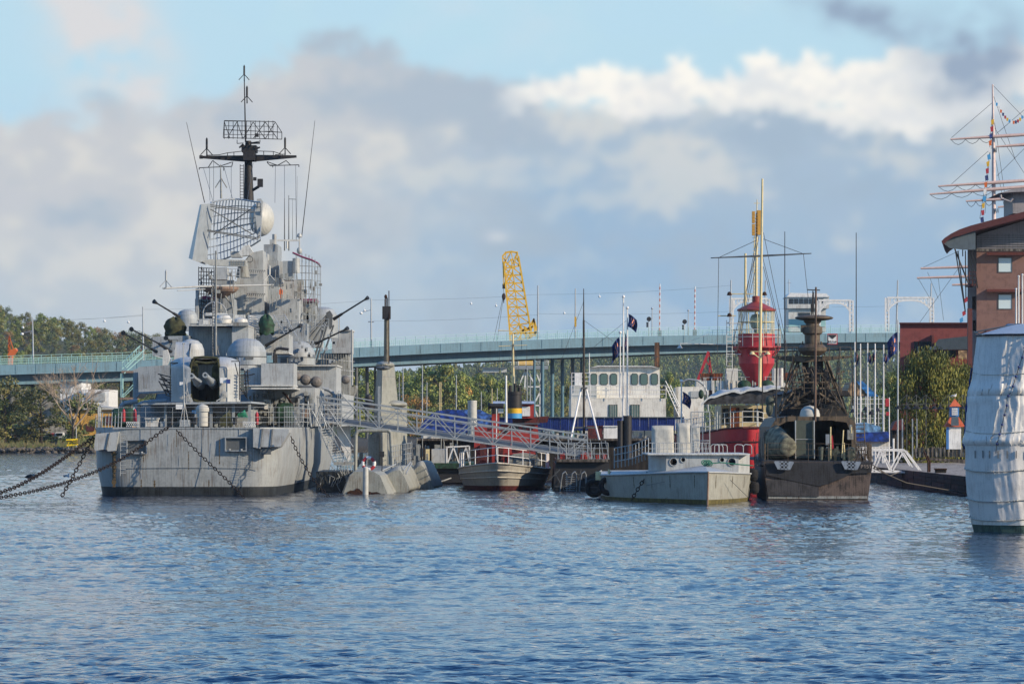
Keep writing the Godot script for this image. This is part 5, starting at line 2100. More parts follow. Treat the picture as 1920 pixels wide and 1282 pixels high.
	# ribs of the reflector, bent about an upright axis
	for k in 17:
		var u := k / 16.0
		var line := []
		for j in 9:
			var v := j / 8.0
			var x := lerpf(392.0, 488.0, u) + (1.0 - pow(2.0 * v - 1.0, 2.0)) * -4.0 * (1.0 - u) + (v - 0.5) * -6.0 * (1.0 - u)
			var y := lerpf(379.0 - 6.0 * sin(PI * minf(u * 1.1, 1.0)), 492.0 - 42.0 * pow(u, 1.6), v)
			line.append(W(x, y, 269.0 + 2.6 * sin(PI * u) + 1.2 * (1.0 - pow(2.0 * v - 1.0, 2.0))))
		for j in 8:
			b.bar(line[j], line[j + 1], 0.05, 0.17)
	obj("reflector_ribs", b, M.radar, rad)
	b = mb()
	for j in 9:
		var v := j / 8.0
		var line := []
		for k in 9:
			var u := k / 8.0
			line.append(W(lerpf(392.0, 488.0, u) - 4.0 * (1.0 - pow(2.0 * v - 1.0, 2.0)) * (1.0 - u) + (v - 0.5) * -6.0 * (1.0 - u), lerpf(379.0 - 6.0 * sin(PI * minf(u * 1.1, 1.0)), 492.0 - 42.0 * pow(u, 1.6), v), 269.1 + 2.6 * sin(PI * u) + 1.2 * (1.0 - pow(2.0 * v - 1.0, 2.0))))
		b.path(line, 0.035 if j % 4 else 0.06, 5)
	obj("reflector_rods", b, M.galvanised, rad)
	b = mb()
	for q in [[394, 384, 475, 394], [388, 431, 484, 446], [394, 392, 474, 440], [470, 392, 400, 440], [388, 433, 484, 449], [394, 387, 475, 397]]:
		pbar(b, q[0], q[1], 267.6, q[2], q[3], 268.4, 1.8)
	obj("back_truss", b, M.grey_dark, rad)
	b = mb()
	pext(b, [481, 373, 489, 372, 492, 377, 488, 446, 483, 447, 478, 400], 270, 0.4)
	obj("edge_panel", b, M.grey_light, rad)
	b = mb()
	pext(b, [378, 490, 392, 486, 462, 487, 462, 499, 420, 499, 392, 497], 267.8, 0.7)
	obj("feed_arm", b, M.cream_white, rad)
	# lightening holes: rings standing on the arm
	b = mb()
	for r in 2:
		for k in 6:
			b.ring(W(433 + k * 5.0, 490.5 + r * 4.6, 267.76), Vector3.BACK, 0.055, 0.02, 10, 5)
	obj("arm_holes", b, M.grey_worn, rad)
	b = mb()
	b.tube(W(455, 498, 270), W(455, 520, 270), 0.35, 0.5, 12)
	obj("pedestal", b, M.grey_worn, rad)
	b = mb()
	var rr := 33.0 * px(284)
	var rp := []
	for k in 9:
		var a := k / 8.0 * PI / 2.0
		rp.append([rr * cos(a), rr * 0.7 * sin(a)])
	b.lathe(W(489, 410, 284), Vector3(1, 0, 0.35), rp, 24)
	b.lathe(W(489, 410, 284), Vector3(-1, 0, -0.35), [[rr, 0.0], [rr * 0.8, 0.5], [0.001, 0.6]], 24)
	var dome := part("radome", b, "cream_white")
	b = mb()
	b.lathe(W(489, 410, 284), Vector3(1, 0, 0.35), [[rr * 1.01, -0.04], [rr * 1.02, 0.0], [rr * 1.01, 0.04]], 24)
	obj("seam", b, M.grey, dome)
	# ------------------------------------------------ black mast with its yards and aerials
	b = mb()
	ptube(b, 466, 376, 290, 465, 300, 290, 9.5, 7.0, 12)
	ptube(b, 465, 300, 290, 465, 264, 290, 8.5, 5.5, 12)
	pbox(b, 452, 272, 480, 284, 289, 1.8)
	pbox(b, 455, 284, 477, 300, 288.8, 2.0)
	for q in [[478, 279, 487, 276], [470, 268, 487, 268], [456, 270, 448, 277]]:
		ptube(b, q[0], q[1], 289, q[2], q[3], 289, 2.0, 1.6, 7)
	var mast := part("foremast", b, "black_mast")
	b = mb()
	ladder(b, W(453, 373, 288.9), W(453, 308, 288.9), Vector3(0.26, 0, 0), 0.2, 0.025)
	obj("rungs", b, M.black_mast, mast)
	b = mb()
	ptube(b, 460, 266, 289.6, 457.5, 148, 289.6, 1.5, 0.9, 6)
	obj("topmast", b, M.black_mast, mast)
	b = mb()
	for q in [[378, 296, 465, 303, 465, 291, 376, 292], [465, 303, 555, 294.5, 555, 291, 465, 290]]:
		pext(b, q, 289.4, 0.6)
	pbox(b, 373, 291, 379, 297, 289.3, 0.4)
	obj("main_yard", b, M.black_mast, mast)
	b = mb()
	for q in [[373, 314.5, 434, 312], [390, 313.5, 398, 301], [398, 301, 412, 311.5], [412, 311.5, 434, 304], [434, 312, 436, 303], [500, 304, 506, 310.5], [506, 310.5, 560, 309], [520, 310, 536, 301], [536, 301, 544, 309], [506, 309.5, 520, 309.8], [500, 303, 520, 310], [373, 314.5, 373, 318], [560, 309, 560, 313], [511, 310, 511, 314], [419, 313, 419, 320]]:
		pbar(b, q[0], q[1], 289.2, q[2], q[3], 289.2, 1.5)
	obj("signal_yard", b, M.black_mast, mast)
	b = mb()
	for q in [[411, 290, 426, 286.5], [426, 286.5, 452, 283.5], [426, 286.5, 426, 294], [438, 285, 438, 293], [480, 283, 512, 284], [512, 284, 530, 290], [494, 284, 494, 293], [512, 284, 512, 292], [388, 291, 412, 290], [534, 289, 515, 290]]:
		pbar(b, q[0], q[1], 289.1, q[2], q[3], 289.1, 1.3)
	obj("yard_rail", b, M.black_mast, mast)
	for q in [[387, 257, 293, 289.2], [534, 256, 291, 289.2], [457.3, 121, 152, 289.6], [462.5, 160, 194, 289.4]]:
		dart(mast, q[0], q[1], q[2], q[3], "black_mast", "dart_aerial")
	b = mb()
	ptube(b, 474, 356, 289, 484, 350, 288.6, 3.0, 3.0, 8)
	pbox(b, 482, 335, 492, 350, 288.4, 0.5)
	pbox(b, 474, 332, 480, 338, 288.6, 0.4)
	obj("lookout_box", b, M.black_mast, mast)
	b = mb()
	for q in [[420, 226, 515, 228], [515, 228, 528, 248], [528, 248, 528, 261], [418, 258, 528, 261], [418, 258, 420, 226], [418, 243, 528, 248], [420, 228, 430, 258], [444, 228, 426, 258], [444, 228, 455, 260], [474, 229, 455, 260], [474, 229, 497, 260], [497, 229, 474, 260], [497, 229, 520, 260], [515, 230, 497, 260], [497, 246, 526, 248], [444, 262, 444, 269], [444, 269, 456, 268], [487, 262, 487, 266], [466, 268, 486, 265]]:
		pbar(b, q[0], q[1], 288.6, q[2], q[3], 288.6, 1.3)
	for k in 13:
		var x := 420.0 + k * 8.3
		var y := 226.5 if x < 514 else 226.5 + (x - 514) * 1.5
		pbar(b, x, y, 289.2, x, 260, 288.2, 1.2)
		pbar(b, x, y, 289.2, x, y + 14, 290.0, 0.9)
	for y in [227.0, 236.0, 252.0]:
		pbar(b, 420, y, 289.6, 514, y + 1, 289.6, 0.9)
	pbox(b, 477, 250, 484, 256, 288, 0.4)
	obj("air_search_aerial", b, M.black_mast, mast)
	b = mb()
	for q in [[381, 315, 400, 382], [392, 315, 393, 376], [420, 315, 437, 378], [433, 312, 433, 376], [516, 310, 515, 380], [554, 309, 555, 450], [533, 310, 533, 372], [474, 306, 463, 376], [400, 300, 400, 660]]:
		ptube(b, q[0], q[1], 286, q[2], q[3], 272, 0.38, 0.38, 4)
	obj("halyards", b, M.wire, mast)
	b = mb()
	ptube(b, 414, 372, 282, 413, 316, 282, 2.0, 1.2, 7)
	ptube(b, 413, 332, 282, 425, 352, 282, 1.0, 1.0, 5)
	ptube(b, 413, 336, 282, 403, 352, 282, 1.0, 1.0, 5)
	ptube(b, 413, 316, 282, 413, 308, 282, 0.7, 0.7, 5)
	part("dipole_post", b, "grey_worn")
	# dense gear round the tower
	for q in [[402, 525, 437, 560, 270, 4, "grey"], [378, 560, 404, 606, 274, 4, "grey_worn"], [497, 520, 523, 606, 276.5, 3, "grey"], [560, 600, 600, 650, 286, 5, "grey_light"], [505, 560, 560, 626, 272, 6, "grey_light"], [464, 590, 505, 626, 262, 4, "grey"], [541, 606, 575, 640, 270, 5, "grey"], [372, 598, 437, 612, 256, 4, "grey_light"], [522, 524, 556, 606, 281.5, 4, "grey_light"], [548, 566, 590, 606, 284, 4, "grey"]]:
		b = mb()
		pbox(b, q[0], q[1], q[2], q[3], q[4], q[5])
		part("upper_block", b, q[6])
	b = mb()
	for i in 110:
		var x := rng.randf_range(372, 600)
		var y := rng.randf_range(505, 606)
		if x > 436 and x < 497:
			continue
		var d := 265.0 if x < 436 else 270.5
		if i % 2:
			pbox(b, x, y, x + rng.randf_range(2, 7), y + rng.randf_range(2, 9), d - rng.randf() * 1.2, 0.5)
		else:
			ptube(b, x, y, d - 0.6, x + rng.randf_range(-4, 4), y + rng.randf_range(8, 34), d - 0.6, 0.8, 0.8, 5)
	part("tower_fittings", b, "grey_worn")
	b = mb()
	for i in 70:
		var x := rng.randf_range(465, 625)
		var y := rng.randf_range(596, 676)
		pbox(b, x, y, x + rng.randf_range(2, 6), y + rng.randf_range(2, 8), 257.0 if x < 545 else 266.5, 0.5)
	for k in 5:
		rail(b, [W(470 + k * 30, 626 - k * 2, 256.5 + k * 2), W(496 + k * 30, 625 - k * 2, 256.5 + k * 2)], 0.7, 3, 0.4, 0.016)
	part("platform_fittings", b, "grey")
	# superstructure bits forward
	b = mb()
	for i in 60:
		var x := rng.randf_range(440, 600)
		var y := rng.randf_range(560, 640)
		if x < 497:
			continue
		pbox(b, x, y, x + rng.randf_range(2, 6), y + rng.randf_range(3, 12), rng.randf_range(274, 281), 0.4)
	part("bridge_fittings", b, "grey_worn")
	b = mb()
	for i in 18:
		var x := rng.randf_range(500, 575)
		pbar(b, x, rng.randf_range(520, 560), 274, x, rng.randf_range(590, 640), 274, 1.0)
	part("bridge_pipes", b, "grey_light")


# ---------------------------------------------------------------- submarine, gangway, chains
func build_submarine() -> void:
	var t := thing("submarine", "grey submarine with tall narrow fin moored beside the warship", "submarine", W(715, 928, 240))
	var b := mb()
	var secs := []
	# casing: a long low body, its plates leaning outward
	for q in [[226.0, 642, 656, 664, 700, 712, 726, 929, 884], [229.0, 638, 655, 664, 712, 724, 742, 929, 883], [236.0, 648, 668, 676, 736, 748, 768, 925, 877], [250.0, 660, 682, 690, 758, 770, 800, 917, 871], [275.0, 690, 706, 712, 766, 774, 800, 908, 868]]:
		var d: float = q[0]
		secs.append([W(q[1], q[7] + 8, d), W(q[1], q[7], d), W(q[2], q[8] + 7, d), W(q[3], q[8], d), W(q[4], q[8], d), W(q[5], q[8] + 7, d), W(q[6], q[7] - 4, d), W(q[6], q[7] + 8, d)])
	b.skin(secs, W(715, 915, 248))
	b.ext(secs[0], Vector3(0, 0, -0.1))
	obj("casing", b, M.grey_sub, t)
	# leaning side plates with softly rounded ridges
	for q in [[[700, 929, 701, 908, 708, 898, 718, 888, 730, 879, 738, 875.5, 744, 874, 748, 875, 752, 881, 758, 894, 766, 914, 764, 922, 735, 927], 229.5], [[762, 922, 763, 895, 768, 884, 775, 873, 780, 867.5, 785, 864.5, 789, 864.5, 792, 868, 800, 886, 811, 913, 806, 918, 788, 921], 243.5]]:
		b = mb()
		var rows := []
		for k in 5:
			var line := []
			for n in range(0, q[0].size(), 2):
				var f: float = [0.86, 0.96, 1.0, 1.0, 0.95][k]
				var y: float = lerpf(925.0, q[0][n + 1], f)
				line.append(W(q[0][n] + [2.0, 0.6, 0.0, 0.0, 0.0][k], y, q[1]) + Vector3([0.0, 0.0, 0.02, 0.3, 0.5][k], 0, -[0.0, 0.25, 0.7, 6.5, 9.0][k]))
			rows.append(line)
		b.loft(rows)
		b.ext(rows[0], Vector3(0, 0, -0.05))
		obj("saddle_plate", b, M.grey_sub, t)
	b = mb()
	for q in [[730, 893, 737, 907, 229.3], [716, 902, 728, 926, 229.3], [742, 906, 744, 916, 229.3]]:
		pbar(b, q[0], q[1], q[4], q[2], q[3], q[4], 1.4)
	for k in 8:
		pbar(b, 776 + k * 3.6, 906 - k * 0.9, 243.3, 772 + k * 4.2, 917 - k * 0.6, 243.3, 1.1)
	pbar(b, 770, 911, 243.3, 796, 900, 243.3, 1.2)
	pbar(b, 796, 900, 243.3, 806, 914, 243.3, 1.2)
	obj("plate_seams", b, M.grey_sub, t).set_meta("kind", "stuff")
	b = mb()
	pext(b, [650, 923, 657, 919, 663, 920, 669, 915, 674, 917, 678, 921, 688, 920, 697, 923, 706, 922, 716, 926, 700, 929, 652, 929], 225.93, 0.3)
	obj("rusted_bow", b, M.rust, t)
	# fin
	b = mb()
	b.hexa([W(700, 876, 250), W(716, 878, 246), W(763, 874, 251), W(748, 872, 257), W(701, 757, 250), W(714, 756, 246), W(763, 757, 251), W(748, 757, 257)])
	obj("fin_base", b, M.grey_sub, t)
	b = mb()
	b.hexa([W(702, 757, 250.2), W(715, 756, 246.5), W(746, 757, 250), W(738, 757, 256), W(707, 684, 250.2), W(717, 684, 247), W(739, 684, 249.5), W(733, 684, 256)])
	obj("fin", b, M.grey_sub, t)
	b = mb()
	b.ball(W(735, 758, 249.5), Vector3(1.0, 0.28, 1.6), 16, 8)
	b.ball(W(722, 684, 249), Vector3(0.6, 0.25, 2.0), 16, 8)
	obj("fin_cap", b, M.grey_sub, t)
	b = mb()
	b.ball(W(718, 690, 246.4), Vector3(0.48, 0.14, 0.3), 14, 6)
	obj("hydroplane_boss", b, M.grey_dark, t)
	b = mb()
	pbox(b, 708, 724, 713, 790, 245.4, 0.12)
	for q in [[716, 706, 739, 706.4], [727, 684, 727.4, 706], [714, 780, 763, 781], [728, 800, 728.4, 872]]:
		pbox(b, q[0], q[1], q[2], q[3], 245.8, 0.2)
	obj("fin_seams", b, M.galvanised, t)
	b = mb()
	ptube(b, 724.5, 684, 248, 725, 598, 248, 5.2, 5.0, 14)
	obj("periscope_tube", b, M.peri, t)
	b = mb()
	pbox(b, 716.5, 574, 732, 598, 247.6, 0.5)
	obj("periscope_head", b, M.black_mast, t)
	b = mb()
	ptube(b, 722, 575, 247.8, 722, 560, 247.8, 1.4, 1.4, 8)
	ptube(b, 725.5, 575, 247.8, 725.5, 558, 247.8, 1.4, 1.4, 8)
	ptube(b, 729, 682, 247.2, 729, 545, 247.8, 1.0, 0.9, 8)
	b.ball(W(723, 556, 247.8), Vector3(0.1, 0.14, 0.1), 8, 6)
	obj("periscope_rods", b, M.rust, t)
	b = mb()
	b.path([W(666, 890, 233), W(667, 815, 233), W(670, 809, 233), W(676, 807.5, 233), W(727, 807, 233), W(732, 811, 233), W(734, 850, 233), W(736, 878, 233)], 0.11, 8)
	obj("pipe_hoop", b, M.grey_sub, t)
	b = mb()
	pbox(b, 690, 814, 711, 874, 247, 2)
	obj("fin_fairing", b, M.grey_sub, t)
	b = mb()
	rail(b, [W(735, 877, 232), W(763, 870, 243), W(772, 868, 246)], 1.3, 4, 1.2, 0.02)
	for q in [[716, 882, 742, 870], [709, 893, 722, 878], [756, 882, 770, 866], [761, 888, 772, 868]]:
		ptube(b, q[0], q[1], 230, q[2], q[3], 231, 1.4, 1.4, 6)
	ptube(b, 697, 916, 228, 701, 888, 228, 0.8, 0.8, 5)
	ptube(b, 668, 898, 228, 700, 902, 228, 0.6, 0.6, 5)
	obj("hand_rail", b, M.galvanised, t)
	b = mb()
	pbox(b, 711, 846, 720, 857, 229, 0.3)
	ptube(b, 716, 857, 229, 716, 884, 229, 0.9, 0.9, 6)
	obj("lamp_post", b, M.black, t)
	b = mb()
	for i in 26:
		var x := rng.randf_range(668, 800)
		pbox(b, x, rng.randf_range(846, 864), x + rng.randf_range(2, 6), rng.randf_range(866, 876), rng.randf_range(248, 262), 0.4)
	obj("deck_gear", b, M.grey_worn, t)
	# black hooded shape above the gangway
	var h := obj("hooded_instrument", (func():
		var s := mb()
		s.lathe(W(690.5, 768, 243), Vector3.UP, [[0.42, 0.0], [0.46, 0.25], [0.3, 0.42], [0.19, 0.5], [0.22, 0.58], [0.23, 0.78], [0.18, 0.92], [0.001, 0.97]], 12)
		return s).call(), M.black)
	tag(h, "black hooded instrument standing behind the gangway rail left of the submarine fin", "instrument")
	# life ring and its post
	var r := thing("life_ring", "red and white life ring hung behind the pale post", "life ring", W(691, 882, 229.5))
	for k in 4:
		b = mb()
		var o := W(691, 869, 229.5)
		b.ring(o, Vector3.BACK, 0.34, 0.1, 7, 8, k * PI / 2 + 0.4, k * PI / 2 + 1.2)
		obj("red_segment", b, M.red, r)
		b = mb()
		b.ring(o, Vector3.BACK, 0.34, 0.099, 7, 8, k * PI / 2 + 1.2, k * PI / 2 + 0.4 + PI / 2)
		obj("white_segment", b, M.white_clean, r)
	var post := obj("mooring_post", (func():
		var s := mb()
		s.tube(W(685, 936, 223), W(685.5, 877, 223), 0.17, 0.155, 14)
		s.lathe(W(685.5, 877, 223), Vector3.UP, [[0.155, 0.0], [0.1, 0.06], [0.001, 0.08]], 14)
		return s).call(), M.cream_white)
	tag(post, "short cream mooring post standing in the water before the submarine", "post")


func truss(b: Mb, tops: Array, lows: Array, d: float, w: float) -> void:
	for i in tops.size():
		pbar(b, tops[i][0], tops[i][1], d, lows[i][0], lows[i][1], d, w)
		if i == 0:
			continue
		pbar(b, tops[i - 1][0], tops[i - 1][1], d, tops[i][0], tops[i][1], d, w * 1.6)
		pbar(b, lows[i - 1][0], lows[i - 1][1], d, lows[i][0], lows[i][1], d, w * 1.6)
		if i % 2:
			pbar(b, tops[i - 1][0], tops[i - 1][1], d, lows[i][0], lows[i][1], d + 0.01, w * 0.8)
		else:
			pbar(b, lows[i - 1][0], lows[i - 1][1], d, tops[i][0], tops[i][1], d + 0.01, w * 0.8)
		for h in [0.35, 0.65]:
			pbar(b, lerpf(tops[i - 1][0], lows[i - 1][0], h), lerpf(tops[i - 1][1], lows[i - 1][1], h), d + 0.02, lerpf(tops[i][0], lows[i][0], h), lerpf(tops[i][1], lows[i][1], h), d + 0.02, w * 0.5)


func build_gangway() -> void:
	var t := thing("gangway", "long grey steel lattice gangway sloping from warship to pontoon", "gangway", W(1100, 860, 239))
	for k in 2:
		var b := mb()
		var tops := []
		var lows := []
		for i in 15:
			var x := 603.0 + i * 35.6
			tops.append([x, remap(x, 603, 1101, 753, 825) - k * 9.0])
			lows.append([x + 1, remap(x, 603, 1101, 789, 857) - k * 8.0])
		truss(b, tops, lows, 237.0 + k * 1.4, 2.1)
		obj("side_truss", b, M.galvanised, t)
	var b := mb()
	for i in 14:
		var x := 603.0 + i * 35.6
		b.hexa([W(x, remap(x, 603, 1101, 788, 856), 237.1), W(x + 34.5, remap(x + 34.5, 603, 1101, 788, 856), 237.1), W(x + 34.5, remap(x + 34.5, 603, 1101, 780, 848), 238.3), W(x, remap(x, 603, 1101, 780, 848), 238.3), W(x, remap(x, 603, 1101, 786.5, 854.5), 237.1), W(x + 34.5, remap(x + 34.5, 603, 1101, 786.5, 854.5), 237.1), W(x + 34.5, remap(x + 34.5, 603, 1101, 778.5, 846.5), 238.3), W(x, remap(x, 603, 1101, 778.5, 846.5), 238.3)])
	obj("walkway", b, M.grey_dark, t)
	var s := thing("accommodation_ladder", "steep grey grated stairway leading down from the warship's deck", "stairs", W(625, 870, 231))
	b = mb()
	for q in [[597, 803, 627, 870], [616, 801, 648, 867]]:
		pbar(b, q[0], q[1], 231, q[2], q[3], 231, 2.4)
	obj("stringer", b, M.galvanised, s)
	for i in 14:
		var v := (i + 0.5) / 14.0
		b = mb()
		var a := W(lerpf(597, 627, v), lerpf(803, 870, v), 231.02)
		var e := W(lerpf(616, 648, v), lerpf(801, 867, v), 231.02)
		b.bar(a, e, 0.16, 0.035)
		for k in 3:
			b.box(a.lerp(e, (k + 1) / 4.0) + Vector3(0, 0.09, -0.05), Vector3(0.03, 0.2, 0.03))
		obj("tread", b, M.white, s)
	b = mb()
	for q in [[600, 775, 655, 850], [618, 770, 662, 838], [600, 775, 597, 803], [655, 850, 648, 867], [627, 812, 622, 836], [640, 832, 636, 852]]:
		ptube(b, q[0], q[1], 230.8, q[2], q[3], 230.8, 0.8, 0.8, 5)
	obj("hand_rail", b, M.galvanised, s)
	b = mb()
	pbox(b, 625, 866, 662, 872, 230.6, 1.4)
	obj("landing", b, M.grey_worn, s)
	var f := thing("landing_stage", "dark steel landing float between the warship and submarine", "float", W(625, 925, 234))
	b = mb()
	pbox(b, 592, 884, 650, 925, 233, 9)
	obj("float_body", b, M.boottop, f)
	b = mb()
	rail(b, [W(632, 883, 232), W(664, 880, 233)], 1.2, 4, 0.3, 0.02)
	for i in 26:
		var x := rng.randf_range(596, 660)
		var y := rng.randf_range(870, 905)
		ptube(b, x, y, 232.6, x + rng.randf_range(-12, 12), y + rng.randf_range(5, 20), 232.6, 0.7, 0.7, 4)
	obj("frame_rails", b, M.galvanised, f)
	b = mb()
	pext(b, [628, 800, 656, 798, 657, 862, 652, 866, 640, 838], 238, 0.5)
	obj("wind_sheet", b, M.tarp_white, f)
	# the crowd of rails at the gangway's head
	var g := thing("gangway_gate", "cluster of grey guard rails at the gangway's upper end", "railing", W(610, 800, 236))
	b = mb()
	rail(b, [W(560, 799, 234), W(600, 801, 235), W(640, 800, 236)], 1.35, 5, 0.32, 0.02)
	for q in [[548, 770, 560, 800], [571, 765, 566, 800], [577, 752, 583, 800], [590, 790, 604, 752], [600, 770, 612, 800], [585, 770, 600, 800], [640, 740, 668, 770], [664, 745, 700, 752]]:
		ptube(b, q[0], q[1], 234.5, q[2], q[3], 234.5, 1.4, 1.4, 6)
	obj("rails", b, M.galvanised, g)
	# chains
	chain("heavy rusty mooring chain running down the warship's stern to the water", [[330, 806, 218.9], [352, 829, 218.6], [388, 865, 218.0], [425, 900, 217.2], [458, 934, 216.4]], 0.25)
	chain("rusty mooring chain hanging at the warship's starboard quarter", [[545, 818, 219.0], [556, 845, 218.6], [575, 880, 218.2], [595, 908, 217.8], [618, 934, 217.4]], 0.25)
	chain("brown chain from the warship's stern crossing left over the hull", [[318, 800, 219.2], [298, 812, 218.4], [262, 838, 217.0], [205, 872, 214.0], [130, 902, 209.0], [60, 921, 204.0], [-20, 936, 200.0]], 0.28)
	chain("upper mooring chain leading from the warship's port quarter to the left", [[186, 812, 221.0], [160, 830, 220.0], [120, 858, 217.0], [80, 885, 213.0], [30, 912, 209.0], [-20, 930, 206.0]], 0.32)
	chain("short steep chain hanging into the water left of the warship", [[178, 820, 221.0], [165, 838, 220.6], [148, 870, 220.0], [130, 903, 219.0], [112, 936, 218.0]], 0.3)


var link_mesh: ArrayMesh


func chain(label: String, pts: Array, l: float) -> void:
	if link_mesh == null:
		var b := mb()
		var q := []
		for i in 12:
			var a := TAU * i / 12.0
			q.append(Vector3(cos(a) * 0.3, sin(a) * 0.3 + signf(sin(a)) * 0.2, 0))
		for i in 12:
			b.tube(q[i], q[(i + 1) % 12], 0.1, 0.1, 6, false)
		link_mesh = b.mesh(Vector3.ZERO)
	var c := Curve3D.new()
	for q in pts:
		c.add_point(W(q[0], q[1], q[2]))
	for i in range(1, pts.size() - 1):
		var d := (c.get_point_position(i + 1) - c.get_point_position(i - 1)) / 6.0
		c.set_point_in(i, -d)
		c.set_point_out(i, d)
	var t := thing("mooring_chain", label, "chain", c.get_point_position(0))
	var n := int(c.get_baked_length() / (l * 0.86))
	for i in n:
		var s := (i + 0.5) / n * c.get_baked_length()
		var p := c.sample_baked(s)
		var d := (c.sample_baked(s + 0.05) - c.sample_baked(s - 0.05)).normalized()
		var x := d.cross(Vector3.FORWARD).normalized()
		var z := x.cross(d)
		var o := MeshInstance3D.new()
		o.mesh = link_mesh
		o.material_override = M.chain
		o.name = "link"
		t.add_child(o, true)
		var basis := Basis(x, d, z) if i % 2 else Basis(z, d, -x)
		o.transform = Transform3D(basis.scaled_local(Vector3(l, l, l)), p - t.position)


# ---------------------------------------------------------------- boats of the middle
# a hull from plan points [x, distance, deck height] running from far left round the stem to far right
func hull(plan: Array, levels: Array, cx: float) -> Array:
	var rows := []
	for l in levels:
		var line := []
		for q in plan:
			var y: float = q[2] * l[0] if l[0] >= 0.0 else l[0]
			line.append(Vector3(cx + (q[0] - cx) * l[1], y, -(q[1] + l[2] * (1.0 - absf(q[0] - cx) / 8.0))))
		rows.append(line)
	return rows


func deck_fan(b: Mb, line: Array, down: float) -> void:
	var n := line.size()
	for i in n / 2:
		var q := Vector3(0, -down, 0)
		b.quad(line[i] + q, line[i + 1] + q, line[n - 2 - i] + q, line[n - 1 - i] + q, Vector3.UP)


func flag(parent: Node, x0: float, y0: float, x1: float, y1: float, d: float, m: String) -> void:
	var b := mb()
	var rows := []
	for i in 9:
		var line := []
		for j in 6:
			var u := i / 8.0
			var v := j / 5.0
			line.append(W(lerpf(x0, x1, u) + 1.5 * sin(v * 4.0), lerpf(y0, y1, v) + absf(y1 - y0) * 0.55 * u * (0.4 + u * 0.5), d + 0.25 * sin(u * 9.0 + v * 2.0)))
		rows.append(line)
	b.loft(rows)
	var f := obj("flag", b, M[m], parent)
	b = mb()
	var rows2 := []
	for i in range(2, 7):
		var line := []
		for j in range(1, 5):
			line.append(rows[i][j] + Vector3(0, 0, 0.02))
		rows2.append(line)
	for i in 4:
		for j in 3:
			if (i + j) % 2 == 0:
				b.quad(rows2[i][j].lerp(rows2[i + 1][j + 1], 0.15), rows2[i][j + 1], rows2[i + 1][j + 1], rows2[i + 1][j].lerp(rows2[i][j], 0.3), Vector3.BACK)
	obj("emblem", b, M.emblem, f)


